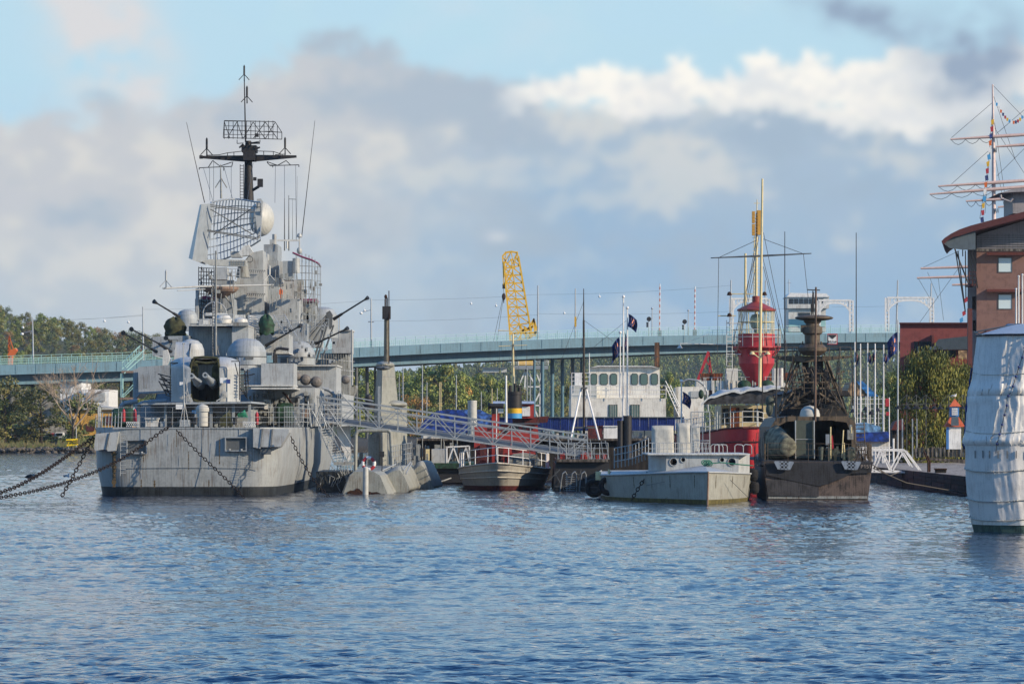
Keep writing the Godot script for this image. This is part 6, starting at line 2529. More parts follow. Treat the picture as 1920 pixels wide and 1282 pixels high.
func build_middle() -> void:
	var b: Mb
	# dark green barge behind
	var bg := thing("green_barge", "low dark green work barge with pale box behind the tug", "barge", W(830, 905, 268))
	b = mb()
	pext(b, [790, 906, 790, 872, 860, 870, 895, 872, 900, 904], 262, 14)
	obj("hull", b, M.black, bg)
	b = mb()
	pbox(b, 788, 868, 902, 878, 261.6, 15)
	obj("gunwale", b, M.green_tarp, bg)
	b = mb()
	pbox(b, 809, 842, 836, 870, 262, 3)
	obj("deck_box", b, M.grey_light, bg)
	b = mb()
	pbox(b, 798, 842, 805, 874, 261.8, 0.6)
	obj("timber_post", b, M.cream, bg)
	b = mb()
	for q in [[836, 838, 880, 836], [838, 838, 838, 874], [880, 836, 880, 872], [838, 872, 850, 838], [850, 838, 862, 872], [862, 872, 874, 838], [874, 838, 880, 866]]:
		pbar(b, q[0], q[1], 262, q[2], q[3], 262, 2.4)
	obj("white_trestle", b, M.white_clean, bg)
	b = mb()
	b.path([W(806, 900, 261.3), W(818, 905, 261.2), W(832, 901, 261.2), W(846, 896, 261.3)], 0.05, 5)
	obj("hanging_rope", b, M.canvas, bg)
	b = mb()
	for i in 30:
		var x := rng.randf_range(770, 880)
		pbox(b, x, rng.randf_range(828, 850), x + rng.randf_range(2, 8), rng.randf_range(856, 868), rng.randf_range(270, 285), 0.6)
	for i in 14:
		var x := rng.randf_range(770, 880)
		ptube(b, x, rng.randf_range(812, 836), 275, x, 868, 275, 0.9, 0.9, 5)
	obj("deck_gear", b, M.grey_worn, bg)
	# a second pier deck behind, dark
	var pr := thing("pier", "dark timber pier with blue hoarding behind the boats", "pier", W(1080, 880, 300))
	b = mb()
	pbox(b, 780, 826, 1300, 900, 279, 5.5)
	obj("piling", b, M.dark_wood, pr)
	b = mb()
	pbox(b, 780, 822, 1300, 826, 278.5, 6.5)
	obj("planking", b, M.old_wood, pr)
	# hoarding of blue sheets, each a panel
	for i in 22:
		b = mb()
		var x := 918.0 + i * 16.6
		pbox(b, x, 783, x + 16.2, 807, 281 + (i % 2) * 0.06, 0.12)
		for k in 5:
			pbox(b, x + 1.4 + k * 3.2, 783.4, x + 2.6 + k * 3.2, 806.6, 280.92 + (i % 2) * 0.06, 0.06)
		obj("hoarding_panel", b, M.navy_panel, pr)
	b = mb()
	for i in 12:
		pbox(b, 920 + i * 32.0, 806, 922 + i * 32.0, 826, 281.4, 0.2)
	pbox(b, 918, 781.5, 1284, 783, 280.8, 0.5)
	obj("hoarding_frame", b, M.lead, pr)
	b = mb()
	for i in 60:
		var x := rng.randf_range(785, 1290)
		pbox(b, x, rng.randf_range(808, 818), x + rng.randf_range(3, 14), 823, rng.randf_range(281.5, 283.5), 0.8)
	obj("stores", b, M.white, pr).set_meta("kind", "stuff")
	for q in [["crate", 1228, 808, 1244, 824, "red", "small red crate on the pier behind the canvas covers"], ["crate", 1132, 800, 1158, 836, "white_clean", "white notice board box beside the black funnel on the pier"], ["crate", 1103, 800, 1130, 842, "red_dark", "dark red drum stack at the gangway's foot"]]:
		b = mb()
		pbox(b, q[1], q[2], q[3], q[4], 279.2, 1.2)
		pbox(b, q[1] - 1, q[2] - 2, q[3] + 1, q[2], 279.1, 1.4)
		tag(obj(q[0], b, M[q[5]]), q[6], "crate")
	# boats under blue covers
	for q in [[[786, 812, 790, 795, 800, 782, 818, 771, 840, 767, 866, 770, 880, 782, 884, 812], 322, "blue_tarp", "boat under a deep blue cover left of the white chimney"], [[838, 800, 846, 774, 852, 768, 900, 768, 924, 780, 926, 800], 335, "blue_mid", "boat under a lighter blue cover behind the white chimney"]]:
		var s := thing("covered_boat", q[3], "boat", W(q[0][0], 812, q[1]))
		b = mb()
		var near := []
		for k in range(0, q[0].size(), 2):
			near.append(W(q[0][k], q[0][k + 1], q[1]))
		var rows := []
		for k in 6:
			var line := []
			for p in near:
				var c: Vector3 = (near[0] + near[near.size() - 1]) / 2.0
				var f := 1.0 - 0.5 * pow(k / 5.0, 2.0)
				var r: Vector3 = c + (p - c) * f + Vector3(0.12 * sin(k * 2.0 + p.x * 3.0), 0.0, -k * 1.7)
				line.append(r)
			rows.append(line)
		b.loft(rows)
		b.ext(near, Vector3(0, 0, -0.05))
		obj("cover", b, M[q[2]], s)
		b = mb()
		pbox(b, q[0][0] + 4, 811, q[0][q[0].size() - 2] - 4, 826, q[1] + 0.5, 6)
		obj("hull", b, M.white_clean, s)
	var ch := obj("round_chimney", (func():
		var s := mb()
		s.tube(W(885.5, 815, 315), W(885.5, 752, 315), 8.6 * px(315), 8.6 * px(315), 20)
		s.lathe(W(885.5, 752, 315), Vector3.UP, [[8.9 * px(315), -0.06], [8.9 * px(315), 0.05], [0.001, 0.06]], 20)
		return s).call(), M.cream_white)
	tag(ch, "plain white round chimney standing between the blue covers", "chimney")
	# masts of the marina
	for q in [[661, 0], [755, 688, 801, 1.2, "thin grey"], [748, 700, 800, 0.7, "leaning pale"], [791.5, 684, 800, 1.3, "tall white"], [824, 716, 800, 1.0, "yellowish"], [826.5, 716, 800, 0.8, "second yellowish"], [855, 703, 800, 1.1, "grey"], [800, 716, 790, 0.9, "dark lattice"], [922, 728, 800, 1.0, "cream"], [932, 728, 800, 0.9, "pale grey"], [1020, 0], [988, 690, 800, 0.9, "white"], [994, 700, 800, 0.9, "thin white"], [902, 735, 790, 1.0, "short silver"], [949, 704, 790, 1.6, "stout white"]]:
		if q.size() < 3:
			continue
		var s := thing("yacht_mast", "%s yacht mast in the marina beneath the bridge" % q[4], "mast", W(q[0], q[2], 470), "yacht masts under the bridge")
		b = mb()
		ptube(b, q[0], q[2] + 20, 470, q[0] + 0.4, q[1], 470, q[3], q[3] * 0.7, 6)
		ptube(b, q[0] - 3, q[1] + 40, 470, q[0] + 3, q[1] + 40, 470, 0.5, 0.5, 4)
		obj("spar", b, M.cream if "yellow" in q[4] or "cream" in q[4] else M.steel, s)
		b = mb()
		ptube(b, q[0], q[1] + 2, 470, q[0] - 7, q[2], 470, 0.28, 0.28, 4)
		ptube(b, q[0], q[1] + 2, 470, q[0] + 6, q[2], 470, 0.28, 0.28, 4)
		obj("stays", b, M.wire, s)
	# ------------------------------------------------ the tug: white hull, red house
	var tg := thing("tug", "small white hulled tug with red deckhouse and black funnel", "boat", W(940, 922, 240))
	var plan := [[-3.3, 256, 1.25], [-3.42, 248, 1.27], [-3.38, 243, 1.32], [-3.0, 239.2, 1.45], [-2.3, 236.4, 1.58], [-1.5, 234.8, 1.68], [-0.88, 234.2, 1.74], [-0.2, 234.7, 1.68], [0.7, 236.2, 1.56], [1.6, 238.6, 1.42], [2.2, 242, 1.3], [2.45, 248, 1.25], [2.45, 256, 1.25]]
	b = mb()
	b.loft(hull(plan, [[1.0, 1.0, 0.0], [0.82, 0.985, 0.2], [0.6, 0.96, 0.6], [0.35, 0.92, 1.1], [0.2, 0.89, 1.4]], -0.6))
	obj("hull", b, M.white_hull, tg)
	b = mb()
	b.loft(hull(plan, [[0.2, 0.892, 1.38], [0.0, 0.85, 1.8], [-0.8, 0.7, 3.0]], -0.6))
	obj("boot_topping", b, M.red_dark, tg)
	for l in [[1.0, 1.0, 0.0, 0.06], [0.74, 0.978, 0.32, 0.05], [0.5, 0.945, 0.8, 0.04]]:
		b = mb()
		b.path(hull(plan, [[l[0], l[1], l[2] - 0.04]], -0.6)[0], l[3], 6)
		obj("rubbing_strake", b, M.white_hull, tg)
	b = mb()
	deck_fan(b, hull(plan, [[0.98, 0.98, 0.05]], -0.6)[0], 0.05)
	obj("deck", b, M.grey_dark, tg)
	b = mb()
	rail(b, hull(plan, [[1.0, 0.97, 0.15]], -0.6)[0], 0.95, 2, 1.5, 0.025)
	obj("railing", b, M.white_clean, tg)
	b = mb()
	pbox(b, 889, 800, 922, 872, 244, 6)
	pbox(b, 922.2, 824, 1004, 872, 243, 7)
	obj("deckhouse", b, M.red_dull, tg)
	b = mb()
	pext(b, [938, 796, 1008, 795, 1011, 828, 938, 826], 245, 4)
	pbox(b, 922, 775, 936, 826, 244.5, 1.2)
	obj("wheelhouse", b, M.red_dull, tg)
	b = mb()
	pbox(b, 936, 793.2, 1012, 795.2, 244.6, 5)
	obj("wheelhouse_roof", b, M.lead, tg)
	for q in [[960, 799, 972, 805], [980, 799, 987, 805], [992, 799, 1000, 805], [945, 802, 952, 812]]:
		b = mb()
		pbox(b, q[0], q[1], q[2], q[3], 244.9, 0.1)
		obj("window", b, M.glass, tg)
	b = mb()
	for q in [[900, 828, 912, 862], [934, 834, 944, 868], [966, 830, 976, 846]]:
		pbox(b, q[0], q[1], q[2], q[3], 242.9, 0.15)
	obj("door", b, M.red_dark, tg)
	b = mb()
	var fo := W(964.5, 796, 247)
	var fr := 14.0 * px(247)
	b.lathe(fo, Vector3.UP, [[fr, 0.45], [fr, 1.9], [fr * 1.08, 1.92], [fr * 1.08, 2.1], [0.001, 2.1]], 20)
	for q in [[-0.25, 0.5], [0.05, 0.62], [0.32, 0.4]]:
		b.tube(fo + Vector3(q[0], 2.0, 0), fo + Vector3(q[0], 2.0 + q[1], 0), 0.11, 0.11, 8)
	b.box(fo + Vector3(0.32, 2.45, 0), Vector3(0.4, 0.08, 0.2))
	var fn := obj("funnel", b, M.black, tg)
	b = mb()
	b.lathe(fo, Vector3.UP, [[fr * 1.006, 0.72], [fr * 1.006, 1.04]], 20)
	obj("yellow_band", b, M.yellow, fn)
	b = mb()
	b.lathe(fo, Vector3.UP, [[fr * 1.006, 0.4], [fr * 1.006, 0.715]], 20)
	obj("blue_band", b, M.blue_band, fn)
	b = mb()
	b.tube(W(916, 761, 244.2), W(944, 761, 244.2), 0.16, 0.16, 12)
	b.tube(W(915, 761, 244.2), W(918, 761, 244.2), 0.22, 0.22, 12)
	b.tube(W(928, 765, 244.2), W(928, 776, 244.2), 0.2, 0.2, 10)
	obj("fire_monitor", b, M.black, tg)
	b = mb()
	ptube(b, 949, 792, 243.5, 949, 704, 243.5, 2.4, 1.6, 8)
	ptube(b, 930.5, 870, 242, 931, 766, 242, 1.0, 0.8, 6)
	obj("white_pipe", b, M.white_clean, tg)
	b = mb()
	pext(b, [953, 872, 955, 858, 962, 851, 985, 849, 1006, 853, 1013, 862, 1013, 872], 240, 2.2)
	obj("covered_dinghy", b, M.grey_worn, tg)
	b = mb()
	for i in 18:
		var x := rng.randf_range(890, 1005)
		pbox(b, x, rng.randf_range(848, 864), x + rng.randf_range(2, 6), 874, rng.randf_range(240.5, 242.5), 0.3)
	obj("deck_gear", b, M.red_dark, tg).set_meta("kind", "stuff")
	b = mb()
	ptube(b, 963, 740, 250, 961.5, 626, 250, 2.6, 1.6, 8)
	for q in [[934, 619.5, 976, 620.5, 0.9], [935, 649, 988, 647, 0.8]]:
		ptube(b, q[0], q[1], 250, q[2], q[3], 250, q[4], q[4], 6)
	obj("mast", b, M.cream, tg)
	b = mb()
	for x in [942, 952, 974, 984]:
		ptube(b, 962, 640, 250, x, 745, 249, 0.35, 0.35, 4)
	for q in [[936, 649, 937, 740], [988, 648, 987, 690]]:
		ptube(b, q[0], q[1], 250, q[2], q[3], 250, 0.3, 0.3, 4)
	obj("shrouds", b, M.wire, tg)
	# another red wheelhouse on a boat behind
	var rb := thing("red_wheelhouse", "small red wheelhouse with pale blue roof behind the black funnel", "boat", W(990, 800, 268))
	b = mb()
	pbox(b, 976, 757, 1001, 784, 268, 3)
	obj("house", b, M.red_dull, rb)
	b = mb()
	pbox(b, 924, 752, 1002, 756.8, 267.6, 4)
	obj("roof", b, M.blue_pale, rb)
	b = mb()
	pbox(b, 979, 762, 994, 780, 267.9, 0.1)
	obj("window", b, M.white_clean, rb)
	b = mb()
	pbox(b, 932, 762, 944, 774, 268.2, 0.6)
	obj("window", b, M.white_clean, rb)
	b = mb()
	pext(b, [960, 784, 1030, 780, 1026, 792, 962, 796], 268.5, 3)
	obj("hull", b, M.red_dark, rb)
	# ------------------------------------------------ black pontoon
	var po := thing("pontoon", "black steel pontoon at the gangway's foot", "pontoon", W(1080, 925, 240))
	b = mb()
	pext(b, [1036, 932, 1042, 868, 1142, 866, 1142, 932], 236, 12)
	obj("float", b, M.black, po)
	b = mb()
	pbox(b, 1044, 861, 1140, 866, 235.6, 13)
	obj("planking", b, M.old_wood, po)
	b = mb()
	for x in [1050, 1068, 1086]:
		b.path([W(x, 926, 235.4), W(x + 2, 904, 235.2), W(x + 5, 888, 235), W(x + 10, 884, 235), W(x + 13, 890, 235.2), W(x + 13, 928, 235.4)], 0.04, 6)
	for k in 9:
		ptube(b, 1060, 890 + k * 4.2, 235.2, 1078, 890 + k * 4.2, 235.2, 0.6, 0.6, 4)
	obj("swim_ladder", b, M.galvanised, po)
	b = mb()
	for q in [[1040, 885, 1062, 926], [1076, 884, 1110, 905], [1090, 880, 1078, 926], [1040, 912, 1130, 914], [1030, 900, 1050, 880]]:
		pbar(b, q[0], q[1], 235.3, q[2], q[3], 235.3, 1.2)
	obj("bracing", b, M.grey_dark, po)
	b = mb()
	rail(b, [W(1046, 861, 235.8), W(1140, 861, 235.8)], 1.0, 3, 0.55, 0.022)
	for i in 30:
		var x := rng.randf_range(1046, 1138)
		pbar(b, x, rng.randf_range(822, 850), 237, x + rng.randf_range(-8, 8), 861, 237, 1.0)
	obj("rails", b, M.galvanised, po)
	b = mb()
	for i in 16:
		var x := rng.randf_range(1042, 1140)
		pbox(b, x, rng.randf_range(848, 856), x + rng.randf_range(2, 7), 862, rng.randf_range(236.5, 239), 0.3)
	obj("gear", b, M.red_dull, po)
	# wooden mast with its white tripod
	var wm := thing("tripod_mast", "tall silvery wooden mast on white tripod legs on the pier", "mast", W(1095, 830, 262))
	b = mb()
	ptube(b, 1095, 845, 262, 1094.6, 600, 262, 2.5, 1.9, 10)
	ptube(b, 1094.6, 600, 262, 1094.6, 541, 262, 1.4, 0.7, 8)
	obj("pole", b, M.old_wood, wm)
	for q in [[1090, 728, 1070, 825], [1099, 728, 1124, 825]]:
		b = mb()
		ptube(b, q[0], q[1], 262, q[2], q[3], 260, 1.9, 1.9, 8)
		obj("leg", b, M.white_clean, wm)
	b = mb()
	pbox(b, 1072, 800, 1122, 803, 261, 1)
	pbox(b, 1089, 726, 1101, 729, 261.4, 0.6)
	obj("crosstree", b, M.grey_dark, wm)
	b = mb()
	for q in [[1094.6, 565, 1005, 800], [1094.6, 600, 1150, 640], [1094.6, 640, 1036, 790], [1170, 640, 1295, 720], [1176, 600, 1065, 690]]:
		ptube(b, q[0], q[1], 262, q[2], q[3], 262, 0.3, 0.3, 4)
	obj("stays", b, M.wire, wm)
	# ------------------------------------------------ the white ferry behind
	var fe := thing("white_ferry", "boxy white ferry superstructure with a row of wheelhouse windows", "ferry", W(1160, 820, 290))
	b = mb()
	pbox(b, 1071, 747, 1249, 800, 286, 12)
	obj("lower_house", b, M.white_ferry, fe)
	b = mb()
	pbox(b, 1071, 722, 1119, 746.8, 286.6, 8)
	obj("side_screen", b, M.rail_white, fe)
	b = mb()
	pext(b, [1106, 746.5, 1107, 690, 1121, 687, 1222, 687.5, 1237, 691, 1238, 746.5], 288, 6)
	obj("wheelhouse", b, M.white_ferry, fe)
	b = mb()
	pext(b, [1105, 690, 1121, 685.4, 1222, 686, 1239, 691, 1222, 687.4, 1121, 687], 287.6, 7)
	obj("roof", b, M.white_clean, fe)
	for q in [[1107.5, 1120], [1125, 1140], [1144.5, 1157.5], [1183.5, 1196.5], [1200.5, 1215], [1220.5, 1234]]:
		b = mb()
		var x0: float = q[0]
		var x1: float = q[1]
		pext(b, [x0, 703, x0 + 3, 700, x1 - 3, 700, x1, 703, x1, 719, x1 - 3, 722, x0 + 3, 722, x0, 719], 287.96, 0.1)
		var w := obj("window", b, M.gunmetal, fe)
		b = mb()
		pext(b, [x0 + 1, 703.5, x0 + 3.5, 701, x1 - 3.5, 701, x1 - 1, 703.5, x1 - 1, 718.5, x1 - 3.5, 721, x0 + 3.5, 721, x0 + 1, 718.5], 287.93, 0.02)
		obj("pane", b, M.green_glass, w)
	for q in [[1141.5, 1158], [1182, 1199.5]]:
		b = mb()
		pbox(b, q[0], 758.5, q[1], 782, 285.96, 0.1)
		var w := obj("lower_window", b, M.gunmetal, fe)
		b = mb()
		pbox(b, q[0] + 1.2, 759.7, q[1] - 1.2, 781, 285.93, 0.03)
		obj("pane", b, M.green_glass, w)
		b = mb()
		for k in 3:
			var x: float = lerpf(q[0], q[1], (k + 1) / 4.0)
			pbox(b, x - 0.4, 759, x + 0.4, 781.5, 285.91, 0.02)
		obj("glazing_bar", b, M.canvas, w)
	b = mb()
	rail(b, [W(1072, 747, 285.8), W(1249, 747, 285.8)], 0.95, 3, 1.3, 0.022)
	rail(b, [W(1072, 722, 286), W(1106, 722, 286)], 0.9, 3, 0.8, 0.022)
	for k in 9:
		pbar(b, 1250 + k * 2.8, 726 + k * 6.8, 286, 1258 + k * 2.8, 726 + k * 6.8, 286, 1.0)
	for q in [[1248, 724, 1276, 786], [1257, 722, 1284, 784], [1248, 714, 1276, 770]]:
		ptube(b, q[0], q[1], 286, q[2], q[3], 286, 0.9, 0.9, 5)
	obj("stair_rail", b, M.white_clean, fe)
	b = mb()
	pbox(b, 1078, 699, 1091, 722, 288, 2)
	ptube(b, 1105, 700, 287, 1105, 662, 287, 0.9, 0.7, 6)
	pbar(b, 1140, 727, 287.8, 1154, 727, 287.8, 0.7)
	pbar(b, 1147, 722, 287.8, 1147, 740, 287.8, 0.7)
	obj("roof_fittings", b, M.white_clean, fe)
	b = mb()
	pbox(b, 1228, 642, 1237, 688, 293, 0.6)
	obj("brown_stack", b, M.wood, fe)
	b = mb()
	ptube(b, 1233, 668, 292, 1194, 691, 290, 0.9, 0.9, 5)
	obj("stack_stay", b, M.gunmetal, fe)
	var wh := thing("white_deckhouse", "plain white deckhouse with a small green covered davit beside it", "deckhouse", W(1300, 790, 290))
	b = mb()
	pbox(b, 1272, 725, 1320, 800, 289, 8)
	obj("wall", b, M.white_ferry, wh)
	b = mb()
	b.path([W(1277, 717, 283), W(1290, 711, 283), W(1308, 713, 283), W(1320, 722, 283), W(1326, 735, 283), W(1328, 770, 283)], 0.07, 8)
	obj("davit", b, M.galvanised, wh)
	b = mb()
	b.ball(W(1315, 739, 282), Vector3(0.2, 0.34, 0.2), 12, 8)
	obj("lamp_cover", b, M.green_tarp, wh)
	b = mb()
	pbox(b, 1296, 733, 1312, 745, 288.9, 0.1)
	obj("door", b, M.grey_light, wh)
	# ------------------------------------------------ flagpoles over the monitor
	for q in [[1169, 557, 850, 2.0, "tall white flagpole with ball top behind the grey low hull"], [1176.5, 578, 790, 1.9, "white flagpole flying a navy flag high up"], [1163, 624, 745, 1.5, "white flagpole with a drooping navy flag"], [1278, 715, 800, 1.7, "short white flagstaff with a navy flag beside the canvas covers"]]:
		var s := thing("flagpole", q[4], "flagpole", W(q[0], q[2], 246))
		b = mb()
		ptube(b, q[0], q[2], 246, q[0], q[1], 246, q[3], q[3] * 0.65, 8)
		b.ball(W(q[0], q[1] - 1, 246), Vector3(0.1, 0.1, 0.1), 8, 6)
		obj("pole", b, M.white_clean, s)
		if q[0] == 1176.5:
			flag(s, 1178, 588, 1194, 612, 246, "navy")
		if q[0] == 1163:
			flag(s, 1161, 632, 1147, 668, 246, "navy")
		if q[0] == 1169:
			flag(s, 1171, 622, 1176, 650, 246.5, "navy")
		if q[0] == 1278:
			flag(s, 1280, 734, 1295, 756, 246, "navy")
	# black tall bollard pipes
	for q in [[1177, 8.0, 780, 860, "thick black upright pipe behind the grey low hull"], [1163.5, 5.6, 789, 860, "thinner black upright pipe left of the thick one"]]:
		b = mb()
		b.tube(W(q[0], q[3], 240), W(q[0], q[2], 240), q[1] * px(240), q[1] * px(240), 18)
		b.lathe(W(q[0], q[2], 240), Vector3.UP, [[q[1] * px(240) * 1.05, -0.1], [q[1] * px(240) * 1.05, 0.02], [0.001, 0.02]], 18)
		tag(obj("black_pipe", b, M.black), q[4], "pipe")
	# ------------------------------------------------ grey low warship with blunt bow
	var mo := thing("gunboat", "pale grey low gunboat with sharp stem and porthole eyes", "gunboat", W(1328, 945, 198))
	plan = [[5.6, 240, 1.25], [4.9, 222, 1.25], [4.68, 214, 1.27], [4.9, 209.5, 1.33], [5.9, 206, 1.4], [7.6, 202.4, 1.52], [9.0, 199.7, 1.6], [10.04, 198, 1.63], [10.9, 199.6, 1.6], [11.8, 202.0, 1.53], [12.65, 205.5, 1.46], [13.05, 209, 1.42], [13.2, 222, 1.35], [13.2, 240, 1.3]]
	var rows := hull(plan, [[1.0, 1.0, 0.0], [0.93, 0.992, 0.1], [0.5, 0.97, 0.15], [0.13, 0.945, 0.3]], 9.4)
	b = mb()
	b.loft([rows[0].slice(0, 8), rows[1].slice(0, 8), rows[2].slice(0, 8), rows[3].slice(0, 8)])
	b.loft([rows[0].slice(7), rows[1].slice(7), rows[2].slice(7), rows[3].slice(7)])
	obj("hull", b, M.gunboat, mo)
	b = mb()
	b.path(rows[0].slice(0, 14), 0.05, 6)
	obj("rubbing_strake", b, M.grey_light, mo)
	var low := hull(plan, [[0.13, 0.946, 0.29], [0.0, 0.935, 0.4], [-0.8, 0.85, 1.2]], 9.4)
	b = mb()
	b.loft([low[0].slice(0, 8), low[1].slice(0, 8), low[2].slice(0, 8)])
	b.loft([low[0].slice(7), low[1].slice(7), low[2].slice(7)])
	obj("weed_line", b, M.weed, mo)
	b = mb()
	b.tube(rows[0][7] + Vector3(0, 0.02, 0.03), rows[3][7] + Vector3(0, -0.3, 0.03), 0.05, 0.05, 6)
	obj("stem_bar", b, M.rust_paint, mo)
	for q in [[6.4, 1.2, 0.5, 0.05], [8.2, 1.3, 0.4, 0.04], [7.3, 1.0, 0.3, 0.03], [11.5, 1.3, 0.45, 0.04], [12.3, 1.2, 0.6, 0.05], [10.5, 1.2, 0.35, 0.03], [9.4, 1.3, 0.7, 0.04]]:
		# a run of rust lying on the plating between two of its frames
		b = mb()
		var i := 3
		while i < 11 and plan[i + 1][0] < q[0]:
			i += 1
		var u: float = inverse_lerp(plan[i][0], plan[i + 1][0], q[0])
		var hi: Vector3 = (rows[1][i] as Vector3).lerp(rows[1][i + 1], u)
		var lo: Vector3 = (rows[2][i] as Vector3).lerp(rows[2][i + 1], u)
		var side: Vector3 = (rows[1][i + 1] as Vector3) - (rows[1][i] as Vector3)
		side = side.normalized()
		var out := Vector3(side.z, 0, -side.x) * 0.012
		if out.z < 0.0:
			out = -out
		var last := [hi + out, hi + out]
		for k in range(1, 9):
			var c: Vector3 = hi.lerp(lo, k / 8.0) + out
			var w: float = q[3] * rng.randf_range(0.3, 1.0)
			b.quad(last[0], last[1], c + side * w, c - side * w, Vector3.BACK)
			last = [c - side * w, c + side * w]
		obj("rust_run", b, M.rust_film, mo)
	b = mb()
	var rim: Array = hull(plan, [[1.0, 0.99, 0.03]], 9.4)[0]
	var apex := W(1322, 871, 203.5)
	for i in range(3, 10):
		b.quad(rim[i], rim[i + 1], apex, apex, Vector3.UP)
	deck_fan(b, [rim[0], rim[1], rim[2], rim[3], rim[10], rim[11], rim[12], rim[13]], 0.02)
	obj("foredeck", b, M.grey_light, mo)
	# plate seams
	b = mb()
	for q in [[1300, 903, 1247, 935], [1247, 903, 1213, 910], [1370, 900, 1403, 932], [1334, 902, 1372, 942]]:
		var d0 := 201.0
		pbar(b, q[0], q[1], d0 - 1.2, q[2], q[3], d0 + 1.0, 0.7)
	obj("weld_seams", b, M.grey_dark, mo)
	b = mb()
	b.hexa([W(1216, 887, 206), W(1249, 889, 203.4), W(1249, 886, 212), W(1216, 886, 212), W(1216, 853, 206), W(1249, 853, 203.4), W(1249, 852, 212), W(1216, 852, 212)])
	b.hexa([W(1385.1, 888, 203.4), W(1406, 886, 206), W(1406, 885, 212), W(1385.1, 886, 212), W(1385.1, 853, 203.4), W(1406, 853, 206), W(1406, 852, 212), W(1385.1, 852, 212)])
	obj("breakwater", b, M.grey_light, mo)
	b = mb()
	pbox(b, 1215, 850.5, 1407, 852.8, 203.2, 9)
	obj("breakwater_cap", b, M.white, mo)
	# the middle of the breakwater, with its fairleads cut through
	var p0 := W(1249.1, 889, 203.4)
	var p1 := W(1385, 853, 203.4)
	var wall := CSGCombiner3D.new()
	wall.name = "pierced_breakwater"
	mo.add_child(wall)
	wall.position = Vector3((p0.x + p1.x) / 2.0, (p0.y + p1.y) / 2.0, -206.4) - mo.position
	var slab := CSGBox3D.new()
	slab.name = "slab"
	slab.size = Vector3(p1.x - p0.x, p1.y - p0.y, 6.0)
	slab.material = M.grey_light
	wall.add_child(slab)
	for q in [[1263, 866, 7.4], [1281, 862, 4.6], [1354, 862, 4.6], [1372.5, 866, 7.6]]:
		var o := W(q[0], q[1], 203.4)
		var hole := CSGCylinder3D.new()
		hole.name = "hole"
		hole.operation = CSGShape3D.OPERATION_SUBTRACTION
		hole.radius = q[2] * px(203)
		hole.height = 9.0
		hole.sides = 20
		hole.material = M.grey_light
		hole.rotation.x = PI / 2
		hole.position = o - (wall.position + mo.position)
		hole.position.z = -1.0
		wall.add_child(hole, true)
		b = mb()
		b.ring(o + Vector3(0, 0, 0.02), Vector3.BACK, q[2] * px(203), 0.03, 18, 6)
		obj("fairlead", b, M.grey, mo)
	b = mb()
	rail(b, [W(1152, 878, 212), W(1186, 872, 210), W(1216, 860, 208)], 1.1, 3, 0.45, 0.022)
	rail(b, [W(1216, 852, 207), W(1331, 852, 207)], 0.62, 2, 0.2, 0.017)
	for x in [1333, 1340, 1348, 1378, 1394]:
		b.path([W(x, 852, 208), W(x, 836, 208), W(x + 4, 833, 208), W(x + 14, 834, 208), W(x + 16, 838, 208), W(x + 16, 852, 208)], 0.025, 5)
	obj("railing", b, M.grey_light, mo)
	b = mb()
	ladder(b, W(1304, 852, 207.5), W(1304, 773, 207.5), Vector3(0.4, 0, 0), 0.3, 0.025)
	for q in [[1296, 772, 1331, 772], [1331, 772, 1331, 852], [1296, 772, 1296, 852], [1296, 800, 1331, 800], [1296, 826, 1331, 826], [1318, 772, 1318, 852]]:
		ptube(b, q[0], q[1], 207.8, q[2], q[3], 207.8, 1.0, 1.0, 5)
	for k in 10:
		pbar(b, 1297 + k * 3.4, 828, 207.9, 1300 + k * 3.4, 850, 207.9, 0.8)
	obj("ladder_frame", b, M.grey_light, mo)
	for q in [[1222, 798, 1264, 853], [1269, 793, 1295, 852], [1296, 796, 1312, 845]]:
		b = mb()
		var c := (W(q[0], q[3], 210) + W(q[2], q[1], 210)) / 2.0
		var w := W(q[2], 0, 210).x - W(q[0], 0, 210).x
		var h := W(0, q[1], 210).y - W(0, q[3], 210).y
		var rr := []
		for k in 7:
			var v := k / 6.0
			var line := []
			for j in 17:
				var a := TAU * j / 17.0 + 0.2
				var sx := clampf(cos(a) * 1.35, -1.0, 1.0) * w / 2.0 * (1.0 + 0.02 * sin(a * 6.0 + k) - 0.05 * v)
				var sz := clampf(sin(a) * 1.35, -1.0, 1.0) * 0.6 * (1.0 + 0.05 * sin(a * 5.0 - k))
				line.append(Vector3(c.x + sx, c.y - h / 2.0 + h * v, c.z + sz))
			rr.append(line)
		var cap := []
		for j in 17:
			cap.append(Vector3(c.x, c.y + h / 2.0 + 0.03, c.z))
		rr.append(cap)
		b.loft(rr, true, true)
		obj("canvas_cover", b, M.canvas, mo)
	b = mb()
	b.path([W(1413, 873, 202.6), W(1390, 871, 202.4), W(1352, 867, 202.2), W(1330, 869, 202.2), W(1322, 871, 202.6)], 0.035, 6)
	for k in 6:
		b.ring(W(1320 + k * 2.4, 867 + (k % 2) * 2, 202.4), Vector3(0.3, 0.2, 1), 0.12, 0.03, 10, 5)
	obj("green_rope", b, M.green_rope, mo)
	b = mb()
	pbox(b, 1117, 884, 1127, 900, 211, 0.4)
	ptube(b, 1142, 890, 211, 1142, 880, 211, 2.0, 2.0, 10)
	obj("bitts", b, M.cream, mo)
